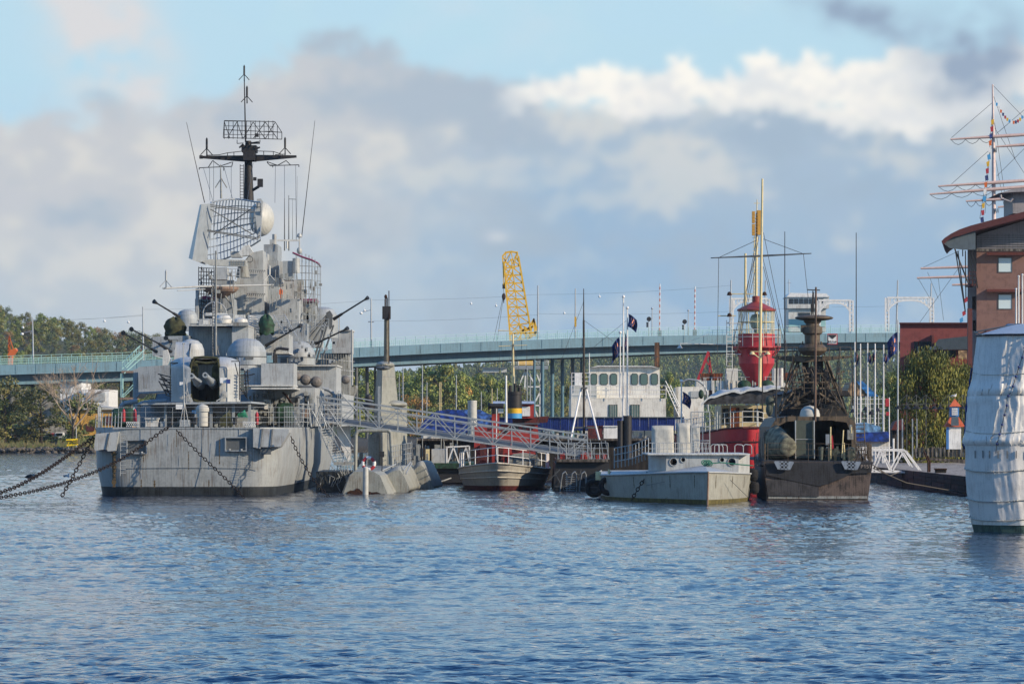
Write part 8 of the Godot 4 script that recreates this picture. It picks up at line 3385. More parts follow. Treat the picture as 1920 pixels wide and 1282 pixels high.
# ---------------------------------------------------------------- quay, buildings, wrapped ship
func build_quay() -> void:
	var b := mb()
	# quay: top sheet and timber face, running towards the camera at the right
	var edge := [W(1560, 893, 300), W(1640, 905, 270), W(1815, 930, 220), W(1990, 952, 190)]
	for q in edge:
		q.y = 0.0
	var top := []
	for i in 4:
		edge[i].y = 1.12
		top.append(edge[i])
	b.quad(top[0], top[1], W(2400, 800, 270) * Vector3(1, 0, 1) + Vector3(0, 1.12, 0), W(2400, 800, 420) * Vector3(1, 0, 1) + Vector3(0, 1.12, 0), Vector3.UP)
	b.quad(top[0], W(1560, 800, 420) * Vector3(1, 0, 1) + Vector3(0, 1.12, 0), W(2400, 800, 420) * Vector3(1, 0, 1) + Vector3(0, 1.12, 0), W(2400, 800, 420) * Vector3(1, 0, 1) + Vector3(0, 1.12, 0.01), Vector3.UP)
	b.quad(top[1], top[2], W(2600, 800, 220) * Vector3(1, 0, 1) + Vector3(0, 1.12, 0), W(2400, 800, 270) * Vector3(1, 0, 1) + Vector3(0, 1.12, 0), Vector3.UP)
	b.quad(top[2], top[3], W(2600, 800, 190) * Vector3(1, 0, 1) + Vector3(0, 1.12, 0), W(2600, 800, 220) * Vector3(1, 0, 1) + Vector3(0, 1.12, 0), Vector3.UP)
	var qy := struct("quay", b, M.paving)
	# fender timbers on the face, one by one
	for i in 3:
		for k in 16:
			for r in 5:
				b = mb()
				var a: Vector3 = edge[i].lerp(edge[i + 1], k / 16.0)
				var e: Vector3 = edge[i].lerp(edge[i + 1], (k + 0.98) / 16.0)
				var y := 1.0 - r * 0.27
				var out := Vector3(-0.06 - rng.randf() * 0.05, 0, 0.02)
				b.bar(Vector3(a.x, y, a.z) + out, Vector3(e.x, y, e.z) + out, 0.16, 0.25)
				obj("plank", b, [M.dark_wood, M.quay_wood, M.quay_wood2][rng.randi() % 3], qy)
	# white trestle gangplank
	var gp := thing("white_gangplank", "white steel truss gangplank lying on the quay edge", "gangplank", W(1690, 886, 255))
	for k in 2:
		b = mb()
		var z := 250.0 + k * 1.6
		var sh := -5.0 * k
		for q in [[1600, 844, 1700, 845], [1600, 884, 1731, 886], [1700, 845, 1730, 885], [1640, 884, 1656, 846], [1656, 846, 1674, 884], [1674, 884, 1694, 847], [1694, 847, 1712, 876], [1640, 884, 1622, 846], [1612, 884, 1628, 846]]:
			pbar(b, q[0] + sh, q[1] + sh * 0.5, z, q[2] + sh, q[3] + sh * 0.5, z, 2.4)
		obj("side_truss", b, M.white_clean, gp)
	b = mb()
	b.hexa([W(1600, 886, 250), W(1728, 888, 250), W(1722, 884, 251.8), W(1595, 883, 251.8), W(1600, 885, 250), W(1728, 887, 250), W(1722, 883, 251.8), W(1595, 882, 251.8)])
	obj("walkway", b, M.white, gp)
	# quay fittings
	var bo := thing("quay_bollard", "low black and ochre bollard on the quay edge", "bollard", W(1764, 892, 236))
	b = mb()
	pext(b, [1757, 893, 1755, 879, 1776, 879, 1774, 893], 236, 0.6)
	obj("post", b, M.dark_wood, bo)
	b = mb()
	pbox(b, 1754.5, 878, 1776.5, 880.2, 235.9, 0.8)
	obj("cap", b, M.rust, bo)
	var ld := thing("quay_ladder", "bent rusty ladder rail standing on the quay edge", "ladder", W(1741, 888, 240))
	b = mb()
	b.path([W(1741, 890, 240), W(1741, 866, 240), W(1737, 856, 240), W(1733, 845, 240)], 0.06, 6)
	b.path([W(1744, 890, 240.4), W(1744, 866, 240.4), W(1740, 854, 240.4)], 0.06, 6)
	obj("rail", b, M.rust, ld)
	# palisade of pale boards
	var fc := thing("board_fence", "low fence of weathered upright boards at the back of the quay", "fence", W(1765, 856, 290))
	for i in 27:
		b = mb()
		var x := 1716.0 + i * 3.9
		var h := rng.randf_range(-1.5, 1.5)
		pext(b, [x, 857, x, 840 + h, x + 1.7, 838 + h, x + 3.3, 840 + h, x + 3.3, 857], 290.0 + (i % 2) * 0.08, 0.08)
		obj("board", b, [M.old_wood, M.board_pale, M.board_grey][rng.randi() % 3], fc)
	b = mb()
	pbar(b, 1714, 848, 290.3, 1822, 848, 290.3, 1.6)
	obj("rail", b, M.old_wood, fc)
	b = mb()
	pext(b, [1716, 866, 1745, 858, 1822, 862, 1822, 870, 1740, 862, 1718, 869], 282, 0.4)
	tag(obj("kerb_beam", b, M.old_wood), "low curved timber kerb beam before the board fence", "kerb")
	# willow-like tree
	var foot := W(1742, 850, 300)
	foot.y = 1.1
	tree("willow", "quay_tree", "broad yellow green tree on the quay before the red brick buildings", foot, (W(1742, 664, 300).y - 1.1) * 1.08, 158 * px(300) * 1.12)
	foot = W(1800, 850, 308)
	foot.y = 1.1
	tree("willow", "quay_tree", "smaller dark tree behind the little tile roofed kiosk", foot, (W(1800, 684, 308).y - 1.1) * 1.05, 92 * px(308) * 1.2)
	# kiosk with tiled roof and cupola
	var ki := thing("kiosk", "small white kiosk with orange tiled roof and louvred cupola", "kiosk", W(1790, 838, 286))
	b = mb()
	pbox(b, 1779, 799, 1803, 842, 286, 1.2)
	obj("wall", b, M.white_clean, ki)
	b = mb()
	for x in [1776.5, 1779]:
		pbox(b, x - 1, 799, x + 1, 842, 285.9, 0.12)
	obj("corner_board", b, M.blue_trim, ki)
	b = mb()
	var c := W(1790, 800, 286.6)
	var e := W(1790, 781, 286.6)
	var g := 22.0 * px(286)
	var h2 := 8.0 * px(286)
	for k in 4:
		var a0 := PI / 4 + k * PI / 2
		var a1 := a0 + PI / 2
		b.quad(c + Vector3(cos(a0), 0, sin(a0)) * g * 1.2, c + Vector3(cos(a1), 0, sin(a1)) * g * 1.2, e + Vector3(cos(a1), 0, sin(a1)) * h2 * 1.3, e + Vector3(cos(a0), 0, sin(a0)) * h2 * 1.3, Vector3(cos(a0 + PI / 4), 0.5, sin(a0 + PI / 4)))
	for k in 5:
		b.bar(c.lerp(e, k / 5.0) + Vector3(-g * (1.0 - k * 0.14) * 0.84, 0.02, g * (1.0 - k * 0.14) * 0.85), c.lerp(e, k / 5.0) + Vector3(g * (1.0 - k * 0.14) * 0.84, 0.02, g * (1.0 - k * 0.14) * 0.85), 0.05)
	obj("roof", b, M.roof_tile, ki)
	b = mb()
	pext(b, [1785, 781, 1798, 781, 1799, 798, 1784, 798], 285.6, 0.1)
	obj("dormer", b, M.lead, ki)
	b = mb()
	pbox(b, 1783, 763, 1799, 781, 286.2, 0.6)
	obj("cupola", b, M.blue_trim, ki)
	for k in 4:
		b = mb()
		pbox(b, 1785.5, 765 + k * 3.6, 1796.5, 767.4 + k * 3.6, 286.1, 0.08)
		obj("louvre", b, M.white_clean, ki)
	b = mb()
	e = W(1791, 762, 286.5)
	for k in 4:
		var a0 := PI / 4 + k * PI / 2
		var a1 := a0 + PI / 2
		b.quad(e + Vector3(cos(a0), 0, sin(a0)) * 0.62, e + Vector3(cos(a1), 0, sin(a1)) * 0.62, e + Vector3(0, 0.58, 0), e + Vector3(0, 0.58, 0), Vector3(cos(a0 + PI / 4), 0.5, sin(a0 + PI / 4)))
	obj("cupola_roof", b, M.roof_tile, ki)
	var gl := thing("gull", "white gull perched on top of the tile roofed kiosk", "gull", W(1791, 746, 286.5))
	b = mb()
	var gb := W(1790, 742, 286.5)
	b.ball(gb, Vector3(0.17, 0.085, 0.08), 12, 8)
	b.ball(gb + Vector3(0.13, 0.1, 0), Vector3(0.055, 0.05, 0.05), 10, 6)
	b.tube(gb + Vector3(0.08, 0.03, 0), gb + Vector3(0.13, 0.1, 0), 0.05, 0.04, 8)
	b.tube(gb + Vector3(-0.13, 0.0, 0), gb + Vector3(-0.28, -0.04, 0), 0.05, 0.01, 8)
	obj("body", b, M.white_clean, gl)
	b = mb()
	b.ball(gb + Vector3(-0.05, 0.03, 0.05), Vector3(0.17, 0.05, 0.04), 10, 6)
	obj("wing", b, M.grey_light, gl)
	# quay lamps with gabled light frames
	for q in [[[1701, 745, 1719, 741, 1737, 741], "row of dark lamps on thin posts with gabled frames before the tree"], [[1780, 745, 1806, 735], "pair of dark lamps with gabled frame beside the kiosk"]]:
		var s := thing("quay_lights", q[1], "lamp", W(q[0][0], 850, 292))
		b = mb()
		var heads := mb()
		for k in range(0, q[0].size(), 2):
			var x: float = q[0][k]
			ptube(b, x, 850, 292, x, 740, 292, 0.6, 0.5, 6)
			pbar(b, x - 18, 758, 292, x, 740, 292, 0.6)
			pbar(b, x + 18, 758, 292, x, 740, 292, 0.6)
			pbar(b, x - 20, 759, 292, x + 20, 757, 292, 0.6)
			for u in [-16, 0, 16]:
				heads.lathe(W(x + u, 760, 292), Vector3.DOWN, [[0.04, 0.0], [0.1, 0.1], [0.24, 0.24], [0.24, 0.28], [0.001, 0.28]], 10)
		obj("frame", b, M.grey_dark, s)
		obj("lamp_heads", heads, M.black, s)
	# row of flagpoles
	var names := ["leftmost", "second", "third", "fourth", "rightmost"]
	for i in 5:
		var x: float = [1603.5, 1614, 1627.5, 1641.5, 1657.5][i]
		var s := thing("quay_flagpole", "%s of the five slim white flagpoles on the quay" % names[i], "flagpole", W(x, 860, 275), "flagpoles in a row")
		b = mb()
		ptube(b, x, 868, 275, x, [641, 644, 643, 644, 646][i], 275, 1.5, 1.1, 8)
		obj("pole", b, M.white_clean, s)
		if i > 1 or i == 0:
			flag(s, x + 1, 655 + i, x + (6 if i != 3 else -6), 676, 275.1, "navy")
	var big := thing("banner_pole", "tall pole with a long dark navy banner left of the brick building", "flagpole", W(1684, 860, 296))
	b = mb()
	ptube(b, 1684, 868, 296, 1684.5, 600, 296, 1.7, 1.3, 8)
	obj("pole", b, M.steel, big)
	flag(big, 1683, 622, 1664, 662, 296, "navy")
	# tents and blue covers on the quay
	var tn := thing("boat_shelter", "pitched shelter half tan and half bright blue sheeting", "shelter", W(1620, 850, 310))
	b = mb()
	pext(b, [1586, 742, 1597, 716, 1620, 716, 1646, 742], 310, 6)
	obj("tan_sheet", b, M.tan, tn)
	b = mb()
	pext(b, [1606, 715, 1618, 714.4, 1648, 743, 1630, 743.4], 309.9, 6.2)
	obj("blue_sheet", b, M.blue_light, tn)
	b = mb()
	for k in 8:
		ptube(b, 1600 + k * 8.0, 743, 309, 1600 + k * 8.0, 868, 309, 0.8, 0.8, 5)
	for k in 10:
		pbar(b, 1598, 748 + k * 9.0, 309, 1662, 748 + k * 9.0, 309, 0.8)
	obj("scaffold", b, M.white_clean, tn)
	b = mb()
	for q in [[1600, 766], [1624, 762], [1646, 764], [1634, 770], [1616, 772]]:
		b.lathe(W(q[0], q[1], 290), Vector3.DOWN, [[0.05, 0.0], [0.14, 0.1], [0.28, 0.28], [0.001, 0.3]], 10)
		ptube(b, q[0], q[1], 290, q[0], 860, 290, 0.9, 0.9, 5)
	obj("lamp_heads", b, M.black, tn)
	var cb := thing("small_covered_boat", "small boat under light and dark blue covers behind the patrol boat", "boat", W(1640, 830, 265))
	b = mb()
	pext(b, [1606, 812, 1606, 795, 1624, 792, 1652, 800, 1652, 812], 264, 2.2)
	obj("upper_cover", b, M.blue_pale2, cb)
	b = mb()
	pext(b, [1606, 828, 1606, 811, 1668, 809, 1668, 828], 263.6, 2.6)
	obj("lower_cover", b, M.blue_tarp, cb)
	b = mb()
	pbox(b, 1608, 828, 1668, 846, 264, 2)
	obj("cradle", b, M.white, cb)
	b = mb()
	for k in 10:
		ptube(b, 1610 + k * 6.4, 868, 262, 1610 + k * 6.4, 838, 262, 0.8, 0.8, 5)
	pbar(b, 1606, 838, 262, 1672, 838, 262, 1.2)
	pbar(b, 1606, 852, 262, 1672, 852, 262, 1.0)
	tag(obj("quay_rail", b, M.white_clean), "white guard rail on the quay behind the patrol boat", "railing")
	var sg := thing("red_signal", "tall post carrying red round signal boards near the quay tree", "signal", W(1667, 860, 280))
	b = mb()
	ptube(b, 1668, 866, 280, 1668, 745, 280, 1.2, 1.0, 6)
	ptube(b, 1676, 866, 280, 1676, 822, 280, 1.8, 1.8, 8)
	obj("post", b, M.white_clean, sg)
	b = mb()
	pbox(b, 1661, 747, 1668, 762, 279.8, 0.1)
	pbox(b, 1662, 772, 1668, 779, 279.8, 0.1)
	obj("board", b, M.red, sg)
	var sd := thing("dark_kiosk", "dark little booth with red awning under the quay tree", "booth", W(1690, 850, 296))
	b = mb()
	pbox(b, 1674, 800, 1696, 856, 297, 2)
	obj("wall", b, M.dark_wood, sd)
	b = mb()
	pext(b, [1672, 806, 1680, 790, 1694, 786, 1697, 800, 1697, 806], 296.6, 2.4)
	obj("awning", b, M.red_dark, sd)
	b = mb()
	for x in [1693, 1712, 1720]:
		pbox(b, x - 1, 785, x + 1, 858, 294, 0.12)
	obj("posts", b, M.steel, sd)
	# low red brick building
	var lb := thing("brick_hall", "low dark red brick hall behind the quay tree", "building", W(1750, 850, 350))
	b = mb()
	pboxv(b, 1688, 607, 1830, 860, 350, Vector3(1.5, 0, -12))
	obj("wall", b, M.brick_red, lb)
	b = mb()
	pboxv(b, 1687, 604.5, 1831, 607, 349.6, Vector3(1.6, 0, -13))
	pbox(b, 1748, 628, 1752, 700, 349.4, 0.8)
	obj("coping", b, M.roof_red, lb)
	b = mb()
	pextv(b, [1748, 655, 1760, 636, 1816, 630, 1816, 655], 345, Vector3(0.7, 0, -5))
	obj("glass_roof", b, M.lead, lb)
	for q in [[1715, 640, 1722, 662], [1724, 640, 1737, 662], [1738, 640, 1747, 662], [1764, 657, 1776, 670], [1779, 657, 1793, 670]]:
		b = mb()
		pbox(b, q[0], q[1], q[2], q[3], 349.85 if q[0] < 1750 else 344.9, 0.2)
		obj("window", b, M.glass, lb)
	b = mb()
	pbox(b, 1798, 657, 1814, 673, 344.85, 0.2)
	obj("tan_board", b, M.tan, lb)  # plain board in one even tan
	b = mb()
	for x in [1723, 1746]:
		ptube(b, x, 650, 343, x, 690, 343, 1.3, 1.3, 6)
	obj("roof_vents", b, M.white_clean, lb)
	# tall brick building with the curved roof
	var tb := thing("brick_building", "brown brick building with curved overhanging roof at picture's right", "building", W(1880, 850, 322))
	var D := 322.0
	b = mb()
	pboxv(b, 1832, 470, 2150, 870, D, Vector3(2.0, 0, -14))
	obj("wall", b, M.brick, tb)
	b = mb()
	pextv(b, [1832, 469.6, 1832, 441, 1920, 414, 2000, 396, 2150, 380, 2150, 469.6], D + 0.05, Vector3(2.0, 0, -13.8))
	obj("gable_cladding", b, M.cladding, tb)
	b = mb()
	for k in 7:
		pbox(b, 1832, 441 + k * 4.2, 2150, 441.5 + k * 4.2, D - 0.02, 0.1)
	pbox(b, 1831.5, 467.5, 2150, 470.5, D - 0.1, 0.3)
	obj("board_joint", b, M.board_grey, tb)
	b = mb()
	pboxv(b, 1815, 460, 1832, 870, D + 3, Vector3(1.3, 0, -10))
	obj("stair_tower", b, M.cladding, tb)
	b = mb()
	# curved roof: an arc in section, thick, with ribs below
	var arc := [[1766, 452], [1772, 446], [1784, 438], [1800, 430], [1820, 423], [1850, 415], [1885, 406], [1920, 397], [2000, 380], [2150, 362]]
	var low := []
	var up := []
	for q in arc:
		up.append(q[0])
		up.append(q[1])
	for k in arc.size():
		var q: Array = arc[arc.size() - 1 - k]
		up.append(q[0] + (4.0 if q[0] < 1790 else 0.0))
		up.append(q[1] + (6.0 if q[0] < 1790 else 12.0))
	pextv(b, up, D - 3.0, Vector3(2.3, 0, -18))
	obj("roof", b, M.roof_red, tb)
	for k in 5:
		b = mb()
		var z := D - 2.6 + k * 3.0
		pext(b, [1770 + k, 456, 1784 + k, 445, 1830 + k, 432, 1830 + k, 468, 1808 + k, 468, 1782 + k, 465], z, 0.25)
		obj("eave_rib", b, M.lead, tb)
	b = mb()
	for q in [[1792, 468, 1811, 585], [1797, 470, 1811, 585], [1791, 466, 1816, 530], [1811, 470, 1812, 560], [1815, 450, 1828, 540], [1820, 445, 1834, 540], [1806, 462, 1806, 480]]:
		pbar(b, q[0], q[1], D - 1.5, q[2], q[3], D - 1.0, 2.0)
	obj("brace", b, M.gunmetal, tb)
	b = mb()
	pbox(b, 1818, 532, 1831, 536, D - 0.8, 3)
	rail(b, [W(1818, 532, D - 0.8), W(1831, 532, D - 0.8)], 1.0, 3, 0.3, 0.03)
	pbox(b, 1816, 578, 1824, 700, D - 0.4, 0.5)
	obj("balcony", b, M.roof_red, tb)
	for q in [[1872, 482, 1899, 511], [1872, 551, 1899, 580]]:
		b = mb()
		for k in [[q[0], q[1], q[2], q[1] + 1.6], [q[0], q[3] - 1.6, q[2], q[3]], [q[0], q[1] + 1.65, q[0] + 1.6, q[3] - 1.65], [q[2] - 1.6, q[1] + 1.65, q[2], q[3] - 1.65]]:
			pbox(b, k[0], k[1], k[2], k[3], D - 0.05, 0.2)
		var w := obj("window", b, M.grey_dark, tb)
		b = mb()
		pbox(b, q[0] + 1.65, q[1] + 1.65, q[2] - 1.65, q[3] - 1.65, D - 0.02, 0.05)
		obj("pane", b, M.window_pale, w)
		b = mb()
		b.hexa([W(q[0] - 21, q[1] - 4, D - 0.7), W(q[2] + 30, q[1] - 4, D - 0.7), W(q[2] + 30, q[1] - 6, D), W(q[0] - 21, q[1] - 6, D), W(q[0] - 21, q[1] - 5.4, D - 0.7), W(q[2] + 30, q[1] - 5.4, D - 0.7), W(q[2] + 30, q[1] - 9, D), W(q[0] - 21, q[1] - 9, D)])
		obj("canopy", b, M.roof_red, w)
	for q in [[1850, 620, 1940, 623]]:
		b = mb()
		pbox(b, q[0], q[1], q[2], q[3], D - 0.6, 0.6)
		obj("canopy", b, M.roof_red, tb)
	b = mb()
	pbox(b, 1824, 556, 1830, 580, D + 2.9, 0.2)
	pbox(b, 1825, 600, 1830, 620, D + 2.9, 0.2)
	obj("side_window", b, M.glass, tb)
	b = mb()
	pbox(b, 1900, 358, 2000, 400, D + 4, 6)
	b.path([W(1877, 365, D + 2), W(1878, 372, D + 2), W(1895, 378, D + 2), W(1900, 372, D + 2)], 0.1, 6)
	pext(b, [1874, 362, 1902, 354, 2000, 348, 2000, 356, 1902, 360], D + 3, 8)
	obj("roof_plant", b, M.cladding, tb)
	# slim white poles before it
	for q in [[1906, 542], [1911, 518], [1918, 515]]:
		b = mb()
		b.tube(W(q[0], 640, 200), W(q[0], q[1], 200), 1.6 * px(200), 1.4 * px(200), 8)
		b.ball(W(q[0], q[1], 200), Vector3(0.06, 0.06, 0.06), 8, 6)
		tag(obj("slim_pole", b, M.white_clean), "slim white pole rising behind the wrapped ship's tent", "pole", "slim poles behind the wrapped ship")
	# the big sailing ship's masts beyond
	var bq := thing("sailing_ship_mast", "tall pinkish mast with long yards and signal flags behind the building", "mast", W(1864, 420, 480))
	D = 480.0
	b = mb()
	ptube(b, 1866, 820, D, 1864, 300, D, 5.0, 3.6, 12)
	ptube(b, 1864, 300, D, 1862, 158, D, 3.4, 1.4, 10)
	obj("mast_pole", b, M.spar_pale, bq)
	for q in [[1783, 261, 1990, 248], [1760, 349, 1990, 334], [1744, 364, 2000, 344], [1812, 377, 1990, 367], [1868, 275, 1990, 266], [1872, 388, 1990, 380]]:
		b = mb()
		var m := [(q[0] + q[2]) / 2.0, (q[1] + q[3]) / 2.0]
		ptube(b, q[0], q[1], D - 0.6, m[0], m[1], D - 0.6, 1.6, 3.4, 8)
		ptube(b, m[0], m[1], D - 0.6, q[2], q[3], D - 0.6, 3.4, 2.4, 8)
		obj("yard", b, M.spar, bq)
		b = mb()
		var line := []
		for k in 13:
			var u := k / 12.0
			line.append(W(lerpf(q[0] + 2, 1864, u), lerpf(q[1], remap(1864, q[0], q[2], q[1], q[3]), u) + 9.0 * absf(sin(u * PI * 3.0)) + 2.0, D - 0.4))
		b.path(line, 0.03, 4)
		obj("foot_rope", b, M.wire, bq)
	b = mb()
	for q in [[1862, 192, 1785, 258], [1863, 275, 1785, 345], [1864, 180, 1905, 300], [1866, 240, 1925, 330], [1866, 230, 1890, 400], [1860, 270, 1838, 410], [1862, 200, 1848, 400], [1868, 300, 1886, 400], [1870, 250, 1940, 190], [1870, 330, 1940, 260], [1863, 160, 1930, 230]]:
		ptube(b, q[0], q[1], D, q[2], q[3], D, 0.4, 0.4, 4)
	obj("rigging", b, M.wire, bq)
	var cols := ["red", "yellow", "blue_band", "white_clean", "orange", "navy"]
	for k in 15:
		b = mb()
		var u := k / 14.0
		var x := lerpf(1862, 1842, u)
		var y := lerpf(225, 408, u)
		pext(b, [x - 3, y, x + 3, y - 2, x + 3 + (k % 3) - 1, y + 8, x - 2, y + 9], D - 0.8, 0.02)
		obj("signal_flag", b, M[cols[(k * 5 + 1) % 6]], bq)
	for k in 14:
		b = mb()
		var x := 1870.0 + k * 4.0
		var y := 192.0 + 34.0 * sin(PI * minf(k / 16.0, 1.0)) 
		pext(b, [x - 2, y, x + 2, y + 1, x + 1, y + 7, x - 2, y + 6], D - 0.8, 0.02)
		obj("signal_flag", b, M[cols[(k * 7 + 2) % 6]], bq)
	bq = thing("fore_yards", "pair of pale yards of the sailing ship left of the building", "yard", W(1770, 520, 500))
	for q in [[1727, 503, 1850, 499], [1720, 521, 1850, 517], [1786, 534, 1850, 532]]:
		b = mb()
		ptube(b, q[0], q[1], 500, q[2], q[3], 500, 1.8, 3.2, 8)
		obj("yard", b, M.spar, bq)
	b = mb()
	for q in [[1728, 503, 1800, 470], [1722, 521, 1745, 560], [1760, 520, 1770, 600], [1800, 500, 1725, 605], [1740, 510, 1760, 560]]:
		ptube(b, q[0], q[1], 500, q[2], q[3], 500, 0.35, 0.35, 4)
	obj("rigging", b, M.wire, bq)
	for q in [[1808, 585, "red"], [1803, 598, "blue_band"], [1812, 560, "red"]]:
		b = mb()
		pext(b, [q[0] - 3, q[1], q[0] + 3, q[1] - 4, q[0] + 4, q[1] + 4, q[0] - 2, q[1] + 8], 499, 0.02)
		obj("signal_flag", b, M[q[2]], bq)
	wrapped_ship()


func wrapped_ship() -> void:
	var t := thing("wrapped_ship", "old ship wrapped in white sheeting with ropes round it", "ship", W(1900, 1000, 146))
	var folds := noise(88, 1.0, 3)
	# stern outline in plan, and how far it leans in at each height
	var plan := [[4.2, 1.9, 26.0], [2.1, 1.0, 14.0], [1.0, 0.3, 7.0], [0.42, 0.0, 3.4], [0.16, 0.2, 1.8], [0.4, 0.5, 0.9], [1.0, 0.9, 0.25], [1.8, 1.4, 0.0], [2.8, 2.0, 0.1], [3.8, 2.8, 0.9], [4.6, 3.6, 2.4], [5.2, 4.4, 6.0], [5.6, 5.0, 26.0]]
	var left := [612, 1837, 625, 1836, 660, 1832, 700, 1827, 735, 1822, 745, 1816, 760, 1818, 800, 1815, 835, 1812, 850, 1813, 870, 1812.5, 900, 1814, 930, 1817, 960, 1821, 985, 1825, 1000, 1829, 1015, 1832]
	var ring_at := func(y: float, bulge: float, wr: float) -> Array:
		var line := []
		var n := 180
		for k in n + 1:
			var s := k / float(n) * (plan.size() - 1)
			var i := mini(int(s), plan.size() - 2)
			var f := s - i
			var px0: float = lerpf(plan[i][0], plan[i + 1][0], f)
			var dz: float = lerpf(plan[i][2], plan[i + 1][2], f)
			var at := W(at_line(left, y), y, 144.0)
			var p := Vector3(at.x + px0, at.y, at.z - dz)
			var nn := 0.7 * folds.get_noise_3d(s * 1.6, y * 0.01, 1.0) + 0.75 * folds.get_noise_3d(s * 9.0 + y * 0.01, y * 0.009, 5.0) + 0.35 * folds.get_noise_3d(s * 5.0, y * 0.09, 9.0)
			p.x += wr * nn - bulge * (1.0 if px0 < 2.6 else -1.0) * 0.6
			p.z += wr * nn * 1.2 + bulge
			line.append(p)
		return line
	# upper sheet, its gathered hem, middle sheet, hem, lower hull sheet
	for q in [[626, 742, 0.05, "upper_sheet"], [742, 836, 0.05, "middle_sheet"]]:
		var b := mb()
		var rows := []
		for k in 15:
			var y: float = lerpf(q[0], q[1], k / 14.0)
			var hem := smoothstep(0.72, 0.95, k / 14.0)
			rows.append(ring_at.call(y, 0.09 * hem * (1.0 if k < 14 else -0.3), q[2] * (1.2 + 2.2 * hem * (1.0 if k < 14 else 0.3))))
		b.loft(rows, false, true)
		obj(q[3], b, M.tarp_white, t)
	var b := mb()
	var rows := []
	for k in 19:
		rows.append(ring_at.call(lerpf(836, 984, k / 18.0), -0.02, 0.03))
	b.loft(rows, false, true)
	obj("lower_sheet", b, M.tarp_grey, t)
	b = mb()
	rows = []
	for k in 4:
		rows.append(ring_at.call(lerpf(984, 1014, k / 3.0), -0.03, 0.0))
	b.loft(rows, false, true)
	obj("boot_topping", b, M.green_boot, t)
	b = mb()
	rows = []
	for k in 3:
		rows.append(ring_at.call(lerpf(976, 985, k / 2.0), 0.005, 0.0))
	b.loft(rows, false, true)
	obj("stained_band", b, M.white, t)
	# ropes round the wrapping, sagging between ties
	for q in [[872, 0.028], [928, 0.028], [964, 0.022], [800, 0.015], [690, 0.012]]:
		b = mb()
		var line: Array = ring_at.call(q[0], 0.03, 0.03)
		for k in line.size():
			line[k].y -= 0.25 * sin(PI * clampf((k - 42) / 90.0, 0.0, 1.0))
		b.path(line, q[1], 6)
		obj("rope", b, M.canvas, t)
	# laced seam running down the sheet
	b = mb()
	var ties := mb()
	for k in 60:
		var y := 634.0 + k * 3.6
		var l0: Array = ring_at.call(y, 0.06, 0.02)
		var l1: Array = ring_at.call(y + 3.6, 0.06, 0.02)
		var s := 106.0 - k * 0.22
		var a: Vector3 = (l0[int(s)] as Vector3).lerp(l0[int(s) + 1], s - int(s))
		var e: Vector3 = (l1[int(s - 0.22)] as Vector3).lerp(l1[int(s - 0.22) + 1], (s - 0.22) - int(s - 0.22))
		b.bar(a, e, 0.022, 0.02)
		if k % 5 == 0:
			ties.ball(a + Vector3(0, 0, 0.03), Vector3(0.05, 0.05, 0.04), 8, 6)
	obj("laced_seam", b, M.gunmetal, t)
	obj("tie", ties, M.navy, t)
	# openings below the hem
	for k in 10:
		b = mb()
		var l: Array = ring_at.call(852.0, 0.02, 0.03)
		var a: Vector3 = l[76 + k * 6]
		b.box(a + Vector3(0, 0, 0.01), Vector3(0.035, 0.28, 0.03))
		obj("port_slot", b, M.grey_dark, t)
	# tent roof
	b = mb()
	var r0: Array = ring_at.call(627.0, 0.06, 0.02)
	var ridge := W(1912, 607, 152)
	for k in range(24, 168):
		b.quad(r0[k], r0[k + 1], ridge + Vector3((k - 90) * 0.007, 0, 0), ridge + Vector3((k - 91) * 0.007, 0, 0), Vector3.UP)
	obj("tent_roof", b, M.tent, t)
	b = mb()
	b.path(r0.slice(24, 168), 0.035, 5)
	b.tube(W(1828, 622, 146.5), W(1845, 629, 144.5), 0.03, 0.03, 5)
	b.tube(W(1830, 622, 147), W(1912, 607, 152), 0.03, 0.03, 5)
	obj("roof_edge", b, M.gunmetal, t)
	b = mb()
	b.path([W(1823, 690, 148), W(1813, 760, 148.5), W(1811, 800, 148.5), W(1809, 838, 148)], 0.04, 6)
	b.ring(W(1812, 835, 146.5), Vector3(0.3, 0.2, 1), 0.12, 0.04, 12, 6)
	obj("side_lashing", b, M.navy, t)


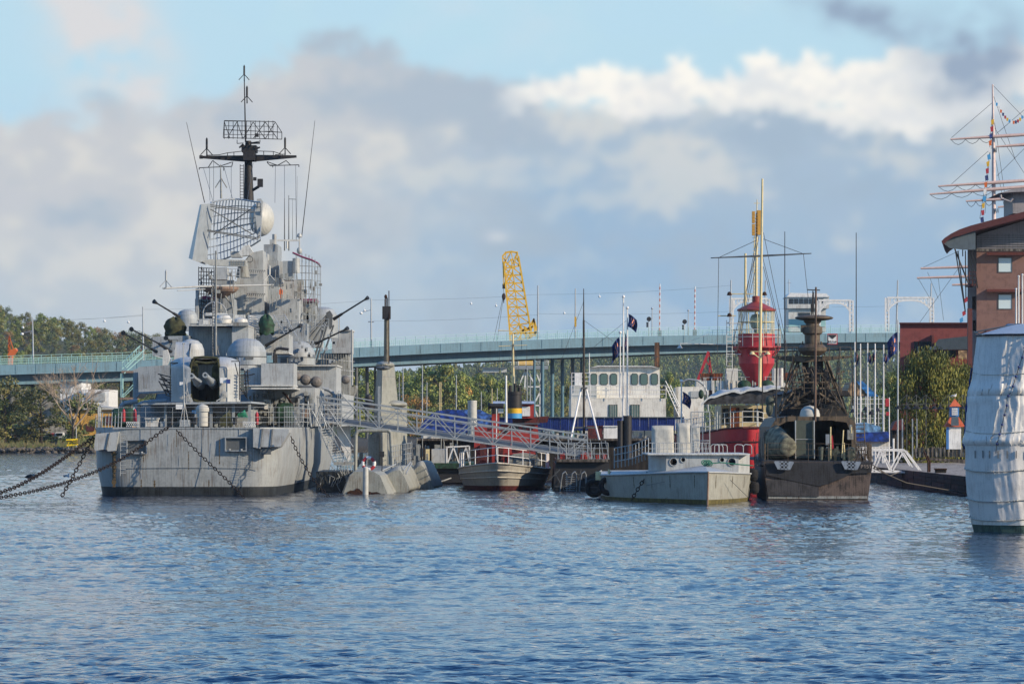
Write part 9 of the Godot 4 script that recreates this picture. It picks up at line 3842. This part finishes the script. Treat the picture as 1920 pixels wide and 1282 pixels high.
# ---------------------------------------------------------------- small things
func build_small() -> void:
	var b := mb()
	var s := thing("number_sign", "yellow board reading 7743 on the far bank", "sign", W(134, 850, 545))
	pext(b, [123, 823.5, 144.5, 822, 145.5, 834, 124.5, 836.5], 545, 0.1)
	obj("board", b, M.yellow_sign, s)
	b = mb()
	ptube(b, 142, 850, 545.3, 142, 800, 545.3, 0.8, 0.8, 6)
	ptube(b, 127, 850, 545.3, 127, 830, 545.3, 0.8, 0.8, 6)
	obj("post", b, M.steel, s)
	var l := letters("7743", W(134.2, 829.2, 544.9), 7.4 * px(545), M.black, s, "digits")
	l.rotation.z = 0.06
	# buoy-like float and a gull on the water at the left
	var f := thing("dark_float", "black wedge shaped float lying in the water at the left", "float", W(55, 896, 295))
	b = mb()
	b.loft([[W(40, 898, 295), W(40, 898, 296), W(40, 898, 297)], [W(50, 891, 295), W(50, 890, 296), W(50, 898, 297)], [W(57, 889, 295), W(57, 888, 296), W(58, 898, 297)], [W(69, 897, 295), W(69, 897, 296), W(69, 898, 297)]])
	b.ext([W(40, 899, 294.9), W(50, 891, 294.9), W(57, 889, 294.9), W(69, 898, 294.9)], Vector3(0, 0, -2.0))
	obj("body", b, M.black, f)
	b = mb()
	var g := W(124, 893, 298)
	b.ball(g, Vector3(0.22, 0.12, 0.1), 12, 8)
	b.ball(g + Vector3(0.16, 0.16, 0), Vector3(0.07, 0.06, 0.06), 10, 6)
	b.tube(g + Vector3(0.1, 0.05, 0), g + Vector3(0.16, 0.16, 0), 0.05, 0.045, 8)
	var fg := thing("floating_gull", "pale gull floating on the water beneath the chains", "gull", g)
	obj("body", b, M.white_clean, fg)
	b = mb()
	b.ball(g + Vector3(-0.08, 0.05, 0.05), Vector3(0.2, 0.07, 0.06), 10, 6)
	obj("wing", b, M.grey_light, fg)
	# landing steps in pale green on the bridge, left of the ship
	var st := thing("bridge_stairs", "pale green steel stairway down from the bridge left of the warship", "stairs", W(245, 850, 628))
	b = mb()
	for q in [[228, 692, 262, 660], [232, 700, 268, 668], [228, 680, 262, 648], [236, 690, 270, 655]]:
		pbar(b, q[0], q[1], 626, q[2], q[3], 627, 1.8)
	for k in 8:
		pbar(b, 229 + k * 4.4, 692 - k * 4.2, 626, 229 + k * 4.4, 680 - k * 4.2, 626, 1.0)
	obj("handrail", b, M.rail_green, st)
	b = mb()
	pbox(b, 227, 695, 252, 699, 626, 3)
	pbox(b, 224, 745, 256, 749, 626, 3)
	obj("landing", b, M.rust_paint, st)
	b = mb()
	for x in [229, 250]:
		ptube(b, x, 695, 627, x, 850, 627, 1.6, 1.6, 6)
	for q in [[226, 745, 250, 720], [230, 745, 254, 722], [226, 700, 226, 745]]:
		pbar(b, q[0], q[1], 626, q[2], q[3], 626, 1.6)
	obj("frame", b, M.rail_green, st)
